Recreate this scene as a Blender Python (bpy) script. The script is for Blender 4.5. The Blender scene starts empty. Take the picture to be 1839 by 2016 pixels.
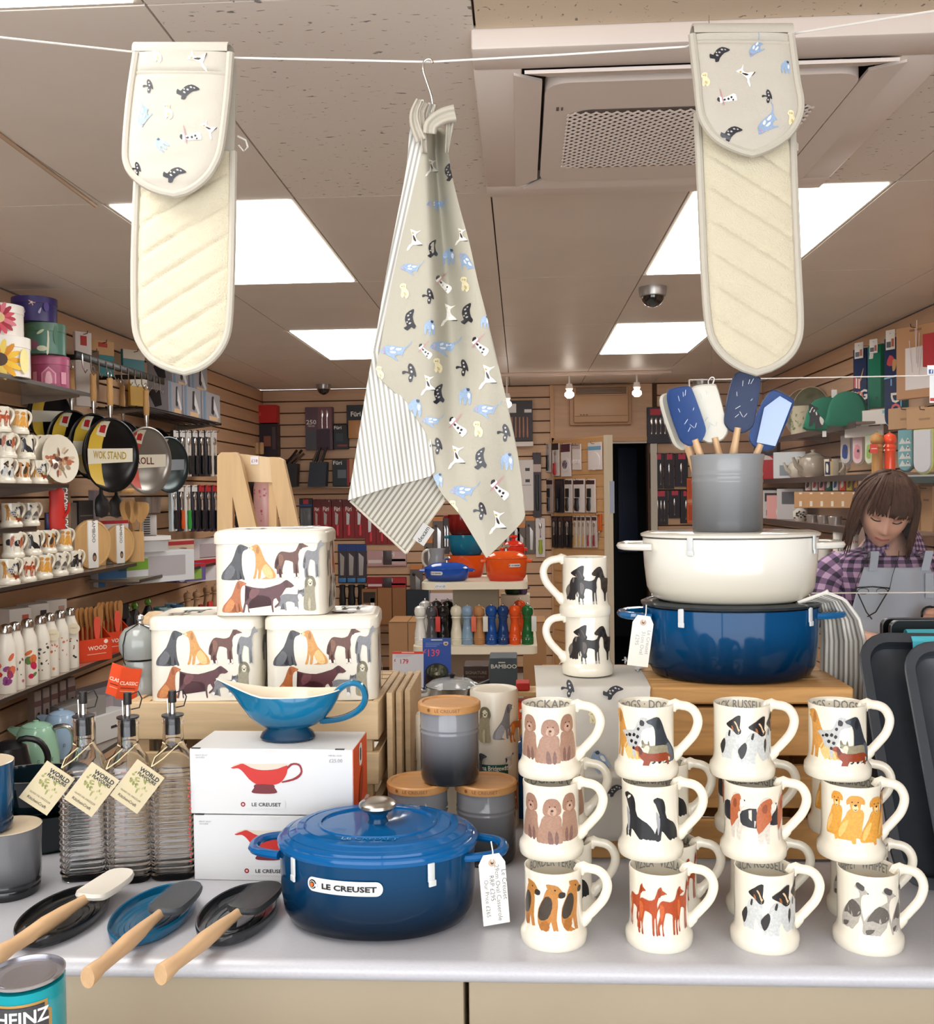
import bpy, bmesh, math, random
from mathutils import Vector, Matrix
from math import pi, sin, cos, radians, sqrt, atan2, hypot
random.seed(7)
SC = bpy.context.scene
COL = SC.collection

# ------------------------------------------------------------------ camera
FPX = 1945.8                                   # focal length in pixels of the 1839 x 2016 frame
YAW, PITCH, ROLL = 0.05409466, -0.01973773, 0.01204428
EYE = Vector((0, 0, 1.55))
RM = Matrix.Rotation(YAW, 3, 'Z') @ Matrix.Rotation(PITCH, 3, 'X') @ Matrix.Rotation(ROLL, 3, 'Y')
cd = bpy.data.cameras.new('camera')
cam = bpy.data.objects.new('camera', cd)
COL.objects.link(cam)
cd.sensor_fit = 'VERTICAL'
cd.sensor_height = 36.0
cd.lens = 36.0 * FPX / 2016.0
cd.clip_start = 0.05
m4 = (RM @ Matrix.Rotation(pi / 2, 3, 'X')).to_4x4()
m4.translation = EYE
cam.matrix_world = m4
SC.camera = cam

# ------------------------------------------------------------------ daylight, exposure
W = bpy.data.worlds.new('overcast_street')
SC.world = W
W.use_nodes = True
bg = W.node_tree.nodes['Background']
bg.inputs['Color'].default_value = (0.93, 0.96, 1.0, 1)
bg.inputs['Strength'].default_value = 3.9
PANEL_GLOW = 6.5
SC.view_settings.view_transform = 'Standard'
SC.view_settings.look = 'None'
SC.view_settings.gamma = 1
SC.view_settings.use_curve_mapping = False
SC.view_settings.exposure = 0.4
SC.cycles.max_bounces = 16
SC.cycles.transmission_bounces = 16
SC.cycles.diffuse_bounces = 5
SC.cycles.glossy_bounces = 5
SC.cycles.transparent_max_bounces = 12
SC.cycles.sample_clamp_indirect = 6.0
SC.cycles.caustics_reflective = False
SC.cycles.caustics_refractive = False

# ------------------------------------------------------------------ survey helpers: sight lines of the photograph into the room
def ray(x, y):
 return RM @ Vector(((x - 919.5) / FPX, 1, -(y - 1008) / FPX))
def at(x, y, Y):
 d = ray(x, y); return EYE + d * (Y / d.y)
def atz(x, y, z):
 d = ray(x, y); return EYE + d * ((z - 1.55) / d.z)
def atx(x, y, X):
 d = ray(x, y); return EYE + d * (X / d.x)
def PX(Y):
 return Y / FPX
def lerp(a, b, t):
 return a + (b - a) * t
def interp(tab, y):
 if y <= tab[0][0]: return tab[0][1]
 for (a, b), (c, d) in zip(tab, tab[1:]):
  if y <= c: return b + (d - b) * (y - a) / (c - a)
 return tab[-1][1]

# ------------------------------------------------------------------ materials
def lin(h):
 h = h.lstrip('#')
 o = []
 for i in (0, 2, 4):
  c = int(h[i:i + 2], 16) / 255
  o.append(c / 12.92 if c <= .04045 else ((c + .055) / 1.055) ** 2.4)
 return (*o, 1)
MC = {}
def node(nt, t, **kw):
 n = nt.nodes.new(t)
 for k, v in kw.items(): setattr(n, k, v)
 return n
def mat(col, r=.5, m=0., coat=0., var=0., vs=30., bump=0., bs=60., stretch=(1, 1, 1), glow=0., trans=0., alpha=1., grad=None, kind=None, spec=.5, sheen=0.):
 """procedural principled material; var = tone variation by noise, bump = fine relief, grad = (hex, z0, z1) glaze running from col to hex"""
 key = (col, r, m, coat, var, vs, bump, bs, stretch, glow, trans, alpha, grad, kind, spec, sheen)
 if key in MC: return MC[key]
 M = bpy.data.materials.new((kind or 'mat') + '_' + col.lstrip('#'))
 M.use_nodes = True
 nt = M.node_tree
 p = nt.nodes['Principled BSDF']
 L = nt.links.new
 p.inputs['Base Color'].default_value = lin(col)
 p.inputs['Roughness'].default_value = r
 p.inputs['Metallic'].default_value = m
 p.inputs['Coat Weight'].default_value = coat
 p.inputs['Coat Roughness'].default_value = .05
 p.inputs['Transmission Weight'].default_value = trans
 p.inputs['Alpha'].default_value = alpha
 p.inputs['Specular IOR Level'].default_value = spec
 p.inputs['Sheen Weight'].default_value = sheen
 if glow:
  p.inputs['Emission Color'].default_value = lin(col)
  p.inputs['Emission Strength'].default_value = glow
 tc = node(nt, 'ShaderNodeTexCoord')
 mp = node(nt, 'ShaderNodeMapping')
 mp.inputs['Scale'].default_value = stretch
 L(tc.outputs['Object'], mp.inputs['Vector'])
 src = None
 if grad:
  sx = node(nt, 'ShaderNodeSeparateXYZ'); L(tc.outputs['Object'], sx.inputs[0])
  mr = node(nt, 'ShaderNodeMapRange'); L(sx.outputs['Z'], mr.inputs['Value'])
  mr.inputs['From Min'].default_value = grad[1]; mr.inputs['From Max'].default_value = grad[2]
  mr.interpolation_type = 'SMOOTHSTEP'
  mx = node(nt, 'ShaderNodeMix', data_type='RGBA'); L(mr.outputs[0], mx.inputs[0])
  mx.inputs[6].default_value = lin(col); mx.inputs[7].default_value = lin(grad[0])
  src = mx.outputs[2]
 if kind in ('wood', 'slat'):
  wv = node(nt, 'ShaderNodeTexNoise'); L(mp.outputs[0], wv.inputs['Vector'])
  wv.inputs['Scale'].default_value = vs; wv.inputs['Detail'].default_value = 5; wv.inputs['Distortion'].default_value = .8
  cr = node(nt, 'ShaderNodeValToRGB'); L(wv.outputs['Fac'], cr.inputs[0])
  c = lin(col)
  cr.color_ramp.elements[0].position = .3; cr.color_ramp.elements[1].position = .7
  cr.color_ramp.elements[0].color = tuple(x * (1 - var) for x in c[:3]) + (1,)
  cr.color_ramp.elements[1].color = tuple(min(1, x * (1 + var * .5)) for x in c[:3]) + (1,)
  src = cr.outputs[0]
 elif var:
  nz = node(nt, 'ShaderNodeTexNoise'); L(mp.outputs[0], nz.inputs['Vector'])
  nz.inputs['Scale'].default_value = vs; nz.inputs['Detail'].default_value = 4
  mr2 = node(nt, 'ShaderNodeMapRange'); L(nz.outputs['Fac'], mr2.inputs['Value'])
  mr2.inputs['From Min'].default_value = .3; mr2.inputs['From Max'].default_value = .7
  mr2.inputs['To Min'].default_value = 1 - var; mr2.inputs['To Max'].default_value = 1 + var
  ml = node(nt, 'ShaderNodeMix', data_type='RGBA', blend_type='MULTIPLY'); ml.inputs[0].default_value = 1
  if src: L(src, ml.inputs[6])
  else: ml.inputs[6].default_value = lin(col)
  L(mr2.outputs[0], ml.inputs[7])
  src = ml.outputs[2]
 if kind == 'stripe':
  uv = node(nt, 'ShaderNodeUVMap'); uv.uv_map = 'UV'
  sx = node(nt, 'ShaderNodeSeparateXYZ'); L(uv.outputs[0], sx.inputs[0])
  fr = node(nt, 'ShaderNodeMath', operation='FRACT'); L(sx.outputs[0], fr.inputs[0])
  cr = node(nt, 'ShaderNodeValToRGB'); L(fr.outputs[0], cr.inputs[0])
  e = cr.color_ramp.elements
  e[0].color = lin(grad[0] if grad else 'f0efe8'); e[0].position = .50
  e[1].color = lin(col); e[1].position = .56
  x = e.new(.96); x.color = lin(col)
  x = e.new(1.0); x.color = e[0].color
  src = cr.outputs[0]
 if kind == 'plaid':
  uv = node(nt, 'ShaderNodeUVMap'); uv.uv_map = 'UV'
  sx = node(nt, 'ShaderNodeSeparateXYZ'); L(uv.outputs[0], sx.inputs[0])
  fs = []
  for k in (0, 1):
   fr = node(nt, 'ShaderNodeMath', operation='FRACT'); L(sx.outputs[k], fr.inputs[0])
   gt = node(nt, 'ShaderNodeMath', operation='GREATER_THAN'); L(fr.outputs[0], gt.inputs[0]); gt.inputs[1].default_value = .5
   fs.append(gt)
  ad = node(nt, 'ShaderNodeMath', operation='ADD'); L(fs[0].outputs[0], ad.inputs[0]); L(fs[1].outputs[0], ad.inputs[1])
  dv = node(nt, 'ShaderNodeMath', operation='DIVIDE'); L(ad.outputs[0], dv.inputs[0]); dv.inputs[1].default_value = 2
  cr = node(nt, 'ShaderNodeValToRGB'); L(dv.outputs[0], cr.inputs[0]); cr.color_ramp.interpolation = 'CONSTANT'
  e = cr.color_ramp.elements
  e[0].color = lin('b898b6'); e[1].position = .4; e[1].color = lin('74587a')
  x = e.new(.9); x.color = lin('2c2438')
  src = cr.outputs[0]
 if kind == 'fissured':
  nz = node(nt, 'ShaderNodeTexNoise'); L(mp.outputs[0], nz.inputs['Vector'])
  nz.inputs['Scale'].default_value = 1.0; nz.inputs['Detail'].default_value = 3; nz.inputs['Distortion'].default_value = .6
  cr = node(nt, 'ShaderNodeValToRGB'); L(nz.outputs['Fac'], cr.inputs[0])
  e = cr.color_ramp.elements
  e[0].position = .30; e[1].position = .345
  e[0].color = tuple(x * .33 for x in lin(col)[:3]) + (1,); e[1].color = lin(col)
  src = cr.outputs[0]
  bp = node(nt, 'ShaderNodeBump'); bp.inputs['Strength'].default_value = .5; bp.inputs['Distance'].default_value = .004
  L(cr.outputs[0], bp.inputs['Height']); L(bp.outputs[0], p.inputs['Normal'])
 if src: L(src, p.inputs['Base Color'])
 if bump:
  nz = node(nt, 'ShaderNodeTexNoise'); L(mp.outputs[0], nz.inputs['Vector'])
  nz.inputs['Scale'].default_value = bs; nz.inputs['Detail'].default_value = 3
  bp = node(nt, 'ShaderNodeBump'); bp.inputs['Strength'].default_value = bump; bp.inputs['Distance'].default_value = .002
  L(nz.outputs['Fac'], bp.inputs['Height']); L(bp.outputs[0], p.inputs['Normal'])
 MC[key] = M
 return M
def ink(h, var=.12):
 return mat(h, r=.35, var=var, vs=350., kind='ink')
def flat(h, r=.5):
 return mat(h, r=r)
def wood(h, st=(1, 12, 12), vs=6., var=.22, r=.5, coat=0.):
 return mat(h, r=r, kind='wood', stretch=st, vs=vs, var=var, coat=coat)
def gloss(h, **k):
 k.setdefault('r', .12); k.setdefault('coat', .2); k.setdefault('spec', .4)
 return mat(h, **k)
STEEL = mat('c8c8c6', r=.22, m=1.)
CHROME = mat('d8d8d8', r=.12, m=1.)
DARKWIRE = mat('3a3734', r=.35, m=.8)
BLACK = mat('15151a', r=.35)
WHITE = mat('f2f0ec', r=.4)
CREAM = mat('e6dfce', r=.14, coat=.5)
CARD = mat('b98d62', r=.8, var=.06, vs=12.)
KRAFT = mat('c79d6e', r=.8, var=.05, vs=20.)
GLASS = mat('ffffff', r=.0, trans=1., kind='glass')
GLASS.node_tree.nodes['Principled BSDF'].inputs['IOR'].default_value = 1.3
CLEAR = mat('f4f8fa', r=.08, alpha=.03, kind='film', spec=.2)

# ------------------------------------------------------------------ 2D outlines
def pp(s):
 return [tuple(float(v) for v in q.split(',')) for q in s.split()]
def smooth(P, n=3):
 o = []
 N = len(P)
 for i in range(N):
  a, b, c, d = P[i - 1], P[i], P[(i + 1) % N], P[(i + 2) % N]
  for k in range(n):
   t = k / n
   o.append(tuple(.5 * (2 * b[j] + (c[j] - a[j]) * t + (2 * a[j] - 5 * b[j] + 4 * c[j] - d[j]) * t * t + (3 * b[j] - a[j] - 3 * c[j] + d[j]) * t ** 3) for j in (0, 1)))
 return o
def ell(cx, cy, rx, ry, n=14, a=0.):
 return [(cx + rx * cos(t) * cos(a) - ry * sin(t) * sin(a), cy + rx * cos(t) * sin(a) + ry * sin(t) * cos(a)) for t in (2 * pi * k / n for k in range(n))]
def rrect(w, h, r, n=4, cx=0., cy=0.):
 o = []
 for sx, sy, a0 in ((1, 1, 0), (-1, 1, pi / 2), (-1, -1, pi), (1, -1, 1.5 * pi)):
  for k in range(n + 1):
   a = a0 + pi / 2 * k / n
   o.append((cx + sx * (w / 2 - r) + r * cos(a), cy + sy * (h / 2 - r) + r * sin(a)))
 return o

# ------------------------------------------------------------------ mesh builder
TXT = {}
def text2d(s, bold=0.):
 """outline lettering as (verts, faces), cap height 1, centred on x"""
 k = (s, bold)
 if k in TXT: return TXT[k]
 cu = bpy.data.curves.new('lettering', 'FONT')
 cu.body = s; cu.align_x = 'CENTER'; cu.resolution_u = 2; cu.offset = bold; cu.fill_mode = 'FRONT'
 ob = bpy.data.objects.new('lettering', cu)
 me = bpy.data.meshes.new_from_object(ob)
 TXT[k] = ([(v.co.x / .69, v.co.y / .69) for v in me.vertices], [tuple(f.vertices) for f in me.polygons])
 bpy.data.objects.remove(ob); bpy.data.curves.remove(cu); bpy.data.meshes.remove(me)
 return TXT[k]

class B:
 def __init__(s, *ms):
  s.bm = bmesh.new(); s.mats = []; s.i = 0; s.uvl = None
  for q in ms: s.m(q)
  if ms: s.m(ms[0])
 def m(s, mt):
  if mt not in s.mats: s.mats.append(mt)
  s.i = s.mats.index(mt); return s
 def add(s, V, F):
  vs = [s.bm.verts.new(v) for v in V]
  for f in F:
   try:
    fc = s.bm.faces.new([vs[k] for k in f]); fc.material_index = s.i; fc.smooth = True
   except ValueError: pass
  return s
 def merge(s, b2, M=None):
  b2.verts.ensure_lookup_table(); b2.verts.index_update()
  s.add([(M @ v.co) if M else v.co for v in b2.verts], [[v.index for v in f.verts] for f in b2.faces])
  b2.free(); return s
 def box(s, c, d, bev=0., M=None, seg=2):
  t = bmesh.new(); bmesh.ops.create_cube(t, size=1)
  bmesh.ops.scale(t, vec=d, verts=t.verts)
  if bev: bmesh.ops.bevel(t, geom=list(t.edges), offset=bev, segments=seg, affect='EDGES', profile=.5)
  bmesh.ops.translate(t, vec=c, verts=t.verts)
  return s.merge(t, M)
 def lathe(s, prof, n=28, c=(0, 0, 0), sx=1., sy=1., M=None, p=2.):
  V, F = [], []
  for r, z in prof:
   for k in range(n):
    a = 2 * pi * k / n
    ca, sa = cos(a), sin(a)
    q = 1. if p == 2. else (abs(ca) ** p + abs(sa) ** p) ** (-1 / p)
    V.append(Vector((c[0] + r * q * ca * sx, c[1] + r * q * sa * sy, c[2] + z)))
  for i in range(len(prof) - 1):
   for k in range(n):
    F.append((i * n + k, i * n + (k + 1) % n, (i + 1) * n + (k + 1) % n, (i + 1) * n + k))
  if prof[0][0] > 1e-6: F.append(tuple(range(n))[::-1])
  if prof[-1][0] > 1e-6: F.append(tuple((len(prof) - 1) * n + k for k in range(n)))
  if M: V = [M @ v for v in V]
  return s.add(V, F)
 def tube(s, P, r, n=8, closed=False, flat=1., up=None, caps=True):
  P = [Vector(p) for p in P]
  N = len(P); V, F = [], []
  prev = None
  for i in range(N):
   if closed: t = P[(i + 1) % N] - P[i - 1]
   else: t = P[min(i + 1, N - 1)] - P[max(i - 1, 0)]
   t.normalize()
   if up is not None: b = Vector(up)
   elif prev is None: b = Vector((0, 0, 1)) if abs(t.z) < .9 else Vector((0, 1, 0))
   else: b = prev
   b = (b - t * b.dot(t)).normalized(); prev = b
   a = t.cross(b)
   ri = r[i] if isinstance(r, (list, tuple)) else r
   for k in range(n):
    th = 2 * pi * k / n
    V.append(P[i] + a * (ri * cos(th)) + b * (ri * flat * sin(th)))
  for i in range(N if closed else N - 1):
   j = (i + 1) % N
   for k in range(n): F.append((i * n + k, i * n + (k + 1) % n, j * n + (k + 1) % n, j * n + k))
  if not closed and caps: F += [tuple(range(n))[::-1], tuple((N - 1) * n + k for k in range(n))]
  return s.add(V, F)
 def prism(s, P, h, M=None, z0=0.):
  """2D outline in local xy, thickness h along z, then placed by M"""
  n = len(P)
  V = [Vector((x, y, z0)) for x, y in P] + [Vector((x, y, z0 + h)) for x, y in P]
  if M: V = [M @ v for v in V]
  return s.add(V, [tuple(range(n))[::-1], tuple(range(n, 2 * n))] + [(k, (k + 1) % n, n + (k + 1) % n, n + k) for k in range(n)])
 def grid(s, nu, nv, fn, uv=None, back=None):
  """surface fn(u,v); back = vector giving it a closed back at that offset"""
  V = [Vector(fn(u / nu, v / nv)) for v in range(nv + 1) for u in range(nu + 1)]
  w = nu + 1
  F = [(v * w + u, v * w + u + 1, (v + 1) * w + u + 1, (v + 1) * w + u) for v in range(nv) for u in range(nu)]
  if back is not None:
   o = len(V); bk = Vector(back)
   V += [q + bk for q in V]
   F += [tuple(o + k for k in f)[::-1] for f in F]
   edge = [u for u in range(w)] + [v * w + nu for v in range(1, nv + 1)] + [nv * w + u for u in range(nu - 1, -1, -1)] + [v * w for v in range(nv - 1, 0, -1)]
   F += [(edge[k], edge[k - 1], o + edge[k - 1], o + edge[k]) for k in range(len(edge))]
  a = len(s.bm.faces)
  s.add(V, F)
  if uv:
   if s.uvl is None: s.uvl = s.bm.loops.layers.uv.new('UV')
   s.bm.verts.ensure_lookup_table()
   base = len(s.bm.verts) - len(V)
   UV = [uv(u / nu, v / nv) for v in range(nv + 1) for u in range(nu + 1)]
   s.bm.verts.index_update(); s.bm.faces.ensure_lookup_table()
   for fc in list(s.bm.faces)[a:]:
    for lp in fc.loops: lp[s.uvl].uv = UV[(lp.vert.index - base) % len(UV)]
  return s
 def art(s, shapes, mp, cut=0., cuty=0.):
  """shapes = [(material, outline)...] each a little proud of the one before; mp(u, v, layer) -> point"""
  for k, (mt, P) in enumerate(shapes):
   s.m(mt)
   t = bmesh.new()
   vs = [t.verts.new((x, y, 0)) for x, y in P]
   try: t.faces.new(vs)
   except ValueError: t.free(); continue
   s._cut(t, cut, cuty)
   bmesh.ops.triangulate(t, faces=t.faces)
   t.verts.index_update()
   s.add([Vector(mp(v.co.x, v.co.y, k)) for v in t.verts], [[v.index for v in f.verts] for f in t.faces])
   t.free()
  return s
 def _cut(s, t, cut, cuty):
  for step, ax in ((cut, 0), (cuty, 1)):
   if not step: continue
   c = [v.co[ax] for v in t.verts]
   lo, hi = min(c), max(c)
   k = math.floor(lo / step) + 1
   no = Vector((1, 0, 0)) if ax == 0 else Vector((0, 1, 0))
   while k * step < hi - 1e-9:
    bmesh.ops.bisect_plane(t, geom=t.verts[:] + t.edges[:] + t.faces[:], dist=1e-7, plane_co=no * (k * step), plane_no=no)
    k += 1
 def text(s, st, h, mp, mt, x=0., y=0., layer=2, bold=0., wid=1., cut=0., rot=0.):
  s.m(mt)
  V, F = text2d(st, bold)
  t = bmesh.new()
  cr, sr = cos(rot), sin(rot)
  vs = [t.verts.new((x + h * (a * wid * cr - b * sr), y + h * (a * wid * sr + b * cr), 0)) for a, b in V]
  for f in F:
   try: t.faces.new([vs[k] for k in f])
   except ValueError: pass
  s._cut(t, cut, 0)
  t.verts.index_update()
  s.add([Vector(mp(v.co.x, v.co.y, layer)) for v in t.verts], [[v.index for v in f.verts] for f in t.faces])
  t.free(); return s
 def mesh(s, name, fix=True, ang=38):
  if fix: bmesh.ops.recalc_face_normals(s.bm, faces=s.bm.faces)
  me = bpy.data.meshes.new(name)
  s.bm.to_mesh(me); s.bm.free()
  for q in s.mats: me.materials.append(q)
  me.set_sharp_from_angle(angle=radians(ang))
  return me
 def o(s, name, parent=None, loc=(0, 0, 0), rot=(0, 0, 0), fix=True, ang=38):
  ob = bpy.data.objects.new(name, s.mesh(name, fix, ang))
  COL.objects.link(ob); ob.location = loc; ob.rotation_euler = rot
  if parent: ob.parent = parent
  return ob
 def top(s, name, label, cat, loc=(0, 0, 0), rot=(0, 0, 0), grp=None, fix=True):
  ob = s.o(name, None, loc, rot, fix)
  return tag(ob, label, cat, grp)
def tag(o, label, cat, grp=None):
 o['label'] = label; o['category'] = cat
 if grp: o['group'] = grp
 return o
def T(name, label, cat, loc=(0, 0, 0), rz=0., grp=None, rot=None):
 e = bpy.data.objects.new(name, None); COL.objects.link(e)
 e.empty_display_size = .05
 e.location = loc; e.rotation_euler = rot or (0, 0, rz)
 return tag(e, label, cat, grp)
def link(name, me, parent, loc=(0, 0, 0), rot=(0, 0, 0)):
 o = bpy.data.objects.new(name, me); COL.objects.link(o); o.parent = parent; o.location = loc; o.rotation_euler = rot
 return o
def kids(o):
 return [c for c in bpy.data.objects if c.parent == o]
def struct(o):
 o['kind'] = 'structure'; return o
def front(w=1., z0=0., y0=0., e=.00015):
 """mapper onto a plane facing the viewer (-y) at local y0"""
 return lambda u, v, k: (u, y0 - .0003 - e * (k + 1), z0 + v)
def side(x0, e=.00015, sgn=1):
 return lambda u, v, k: (x0 + sgn * (.0003 + e * (k + 1)), u * sgn, v)
def cylm(R, z0=0., e=.00012, sx=1., sy=1., a0=0.):
 return lambda u, v, k: ((R + .0002 + e * (k + 1)) * sin(u / R + a0) * sx, -(R + .0002 + e * (k + 1)) * cos(u / R + a0) * sy, z0 + v)
ORD = ['first', 'second', 'third', 'fourth', 'fifth', 'sixth', 'seventh', 'eighth', 'ninth', 'tenth', 'eleventh', 'twelfth', 'thirteenth', 'fourteenth', 'fifteenth', 'sixteenth', 'seventeenth', 'eighteenth']
# ------------------------------------------------------------------ the room
XL, XR, YB, CZ, YF = -2.23, 2.06, 8.45, 2.454, -0.9
X0, Y0 = -0.0787, 3.0032                                   # ceiling grid origin, tiles 0.6 x 1.2 m
SLAT = mat('d2ac8a', r=.5, kind='slat', stretch=(1, 1, 14), vs=2.2, var=.10)
GROOVE = mat('5b4030', r=.8)
b = B(mat('b8b3aa', r=.6, var=.08, vs=3.))
b.box(((XL + XR) / 2, (YB + YF) / 2, -.03), (XR - XL + .3, YB - YF + .3, .06)); struct(b.o('floor'))
b = B(mat('6a5d52', r=.9)); b.box(((XL + XR) / 2, (YB + YF) / 2, CZ + .05), (XR - XL + .3, YB - YF + .3, .06)); CEIL = struct(b.o('ceiling'))
TS = mat('e8ddd2', r=.42, var=.03, vs=3.)
TR = mat('e6dbd0', r=.8, kind='fissured', stretch=(38, 95, 1))
TP = mat('dcc9b0', r=.8, kind='fissured', stretch=(75, 60, 1))
LIGHTS = [(-2, 0), (1, 0), (-2, 2), (1, 2), (-2, -2)]
tile_me = {}
def tile(i, j, mt, y0=None, y1=None, x0=None, x1=None):
 xa = max(X0 + .6 * i, XL + .01) if x0 is None else x0; xb = min(X0 + .6 * i + .6, XR - .01) if x1 is None else x1
 ya = Y0 + 1.2 * j if y0 is None else y0; yb = min(Y0 + 1.2 * (j + 1), YB - .01) if y1 is None else y1
 key = (round(xb - xa, 3), round(yb - ya, 3), mt.name)
 if key not in tile_me:
  t = B(mt); t.box((0, 0, .008), (xb - xa - .005, yb - ya - .005, .016)); tile_me[key] = t.mesh('ceiling_tile')
 link('ceiling_tile', tile_me[key], CEIL, ((xa + xb) / 2, (ya + yb) / 2, CZ))
for j in range(-4, 5):
 for i in range(-4, 4):
  if (i, j) in LIGHTS: continue
  if Y0 + 1.2 * j > YB - .05 or X0 + .6 * i > XR - .05: continue
  if j < -2 and i < 4: mt = TR
  elif j == -2: mt = TP if i >= 0 else TR
  elif j == -1: mt = TR if i in (-2, -1, 0, 1) else TS
  else: mt = TS
  if j == -1 and i in (0, 1): continue                   # the air conditioner fills these bays
  tile(i, j, TS if (j == -1 and i < -1) else mt)
tile(1, -1, TR, x0=.885, x1=X0 + 1.2)
tile(0, -1, TP, x1=.885, y1=1.948)
tile(0, -1, TR, x1=.885, y0=2.922)
PANEL = mat('fffdf8', r=.4, glow=PANEL_GLOW)
RIM = mat('c9bdb0', r=.5)
for (i, j), lb in zip(LIGHTS, ('square bright ceiling light panel behind the left oven glove', 'bright ceiling light panel behind the right oven glove',
  'far ceiling light panel left of the hanging tea towel', 'far ceiling light panel near the right oven glove tip', 'nearest ceiling light panel cut off by the top left corner')):
 t = T('ceiling_light', lb, 'light', (X0 + .6 * i + .3, Y0 + 1.2 * j + .6, CZ), 0, 'ceiling light panels')
 q = B(RIM); q.prism(rrect(.594, 1.194, .002, 1), .012); q.o('frame', t, (0, 0, .001))
 q = B(PANEL); q.box((0, 0, 0), (.566, 1.166, .004)); q.o('diffuser', t, (0, 0, -.0012))

def boards(parent, p0, p1, z0, z1, nrm, pitch=.1):
 """horizontal slat boards from p0 to p1 (xy), face towards nrm"""
 p0, p1 = Vector(p0), Vector(p1)
 d = p1 - p0; ln = d.length; an = atan2(d.y, d.x)
 me = B(SLAT); me.box((0, 0, 0), (ln, .016, pitch - .009), .0025, seg=1); me = me.mesh('slat_board')
 c = (p0 + p1) / 2
 z = z1 - pitch / 2
 while z > z0:
  link('slat_board', me, parent, (c.x + nrm[0] * .01, c.y + nrm[1] * .01, z), (0, 0, an)); z -= pitch
b = B(GROOVE); b.box((XL - .06, (YB + YF) / 2, CZ / 2), (.12, YB - YF + .2, CZ)); WL = struct(b.o('wall_left'))
boards(WL, (XL, 2.2), (XL, YB), .05, CZ - .004, (1, 0))
b = B(GROOVE); b.box((XR + .06, (YB + YF) / 2, CZ / 2), (.12, YB - YF + .2, CZ)); WR = struct(b.o('wall_right'))
boards(WR, (XR, 2.2), (XR, YB), .05, CZ - .004, (-1, 0))
b = B(GROOVE)
b.box((-1.03, YB + .06, CZ / 2), (2.64, .12, CZ)); b.box((1.63, YB + .06, CZ / 2), (1.1, .12, CZ)); b.box((.69, YB + .06, 2.22), (.8, .12, .47))
WB = struct(b.o('wall_back'))
boards(WB, (XL + .02, YB), (.27, YB), .05, CZ - .004, (0, -1))
boards(WB, (1.16, YB), (XR - .02, YB), .05, CZ - .004, (0, -1))
q = B(SLAT); q.box((.70, YB - .012, 2.215), (.84, .02, .47)); q.o('wall_panel', WB)
q = B(mat('cfa47b', r=.5))
q.box((.275, YB - .02, 1.225), (.03, .05, 2.45)); q.box((.70, YB - .02, 1.985), (.86, .05, .035)); q.o('door_post', WB)
# front wall with the shop window behind the camera
b = B(mat('d8d2c8', r=.7))
b.box(((XL + XR) / 2, YF - .06, .3), (XR - XL + .2, .12, .6)); b.box(((XL + XR) / 2, YF - .06, 2.43), (XR - XL + .2, .12, .1))
b.box((XL + .1, YF - .06, 1.5), (.2, .12, 1.9)); b.box((XR - .1, YF - .06, 1.5), (.2, .12, 1.9)); struct(b.o('wall_front'))
b = B(mat('9a9690', r=.5)); b.box((-.085, YF - .05, 1.5), (.05, .06, 1.84)); struct(b.o('window_1'))
# doorway: white frame, back room coloured near black for its lack of light, open slatted leaf
b = B(mat('d9d2c4', r=.45)); b.box((1.125, YB - .02, 1.0), (.055, .07, 1.98)); b.box((.93, YB + .03, 1.965), (.4, .1, .03)); D1 = struct(b.o('door_1'))
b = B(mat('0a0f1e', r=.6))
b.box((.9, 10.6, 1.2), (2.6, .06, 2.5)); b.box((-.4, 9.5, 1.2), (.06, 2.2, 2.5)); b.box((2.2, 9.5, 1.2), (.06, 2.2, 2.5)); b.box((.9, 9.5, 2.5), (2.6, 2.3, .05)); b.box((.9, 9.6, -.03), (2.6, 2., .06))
struct(b.o('dark_back_room'))
q = B(mat('1d3566', r=.4)); q.box((1.13, 10.5, 1.45), (.2, .05, 1.1)); q.box((1.13, 10.47, 1.75), (.12, .03, .18)); q.box((1.13, 10.47, 1.3), (.12, .03, .3)); q.o('faint_window_panel', bpy.data.objects['dark_back_room'])  # blue panels made up in place of a faint window in the dark room
hp = Vector((.295, YB - .05)); tip = at(1203, 900, 7.77); tp = Vector((tip.x, tip.y))
dv = tp - hp; dn = Vector((dv.y, -dv.x)).normalized(); an = atan2(dv.y, dv.x)
b = B(mat('dcb98e', r=.5)); mid = (hp + tp) / 2
Md = Matrix.Translation((mid.x, mid.y, 1.0)) @ Matrix.Rotation(an, 4, 'Z')
b.box((0, 0, 0), (dv.length, .03, 1.97), M=Md); b.m(mat('e8dcc4', r=.5)); b.box((dv.length / 2 - .02, -.012, 0), (.05, .05, 1.97), M=Md)
D2 = struct(b.o('door_2'))
DP = mat('d8ab78', r=.5, kind='slat', stretch=(1, 1, 14), vs=2.2, var=.10)
me = B(DP); me.box((0, 0, 0), (dv.length - .06, .012, .09), .002, seg=1); me = me.mesh('slat_board')
for k in range(19):
 c = mid + dn * .018 - dv.normalized() * .025
 link('slat_board', me, D2, (c.x, c.y, 1.93 - .1 * k), (0, 0, an))
def on_leaf(t, z, off=.03):
 """point on the open leaf, t along it from the hinge"""
 c = hp + dv * t + dn * off
 return Vector((c.x, c.y, z))
q = B(mat('b9c4d8', r=.4)); c_ = tp + dv.normalized() * .008; q.box((0, 0, 0), (.004, .045, .25), M=Matrix.Translation((c_.x, c_.y, 1.50)) @ Matrix.Rotation(an, 4, 'Z')); tag(q.o('door_notice'), 'pale notice taped beside the dark doorway edge', 'sign')
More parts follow.
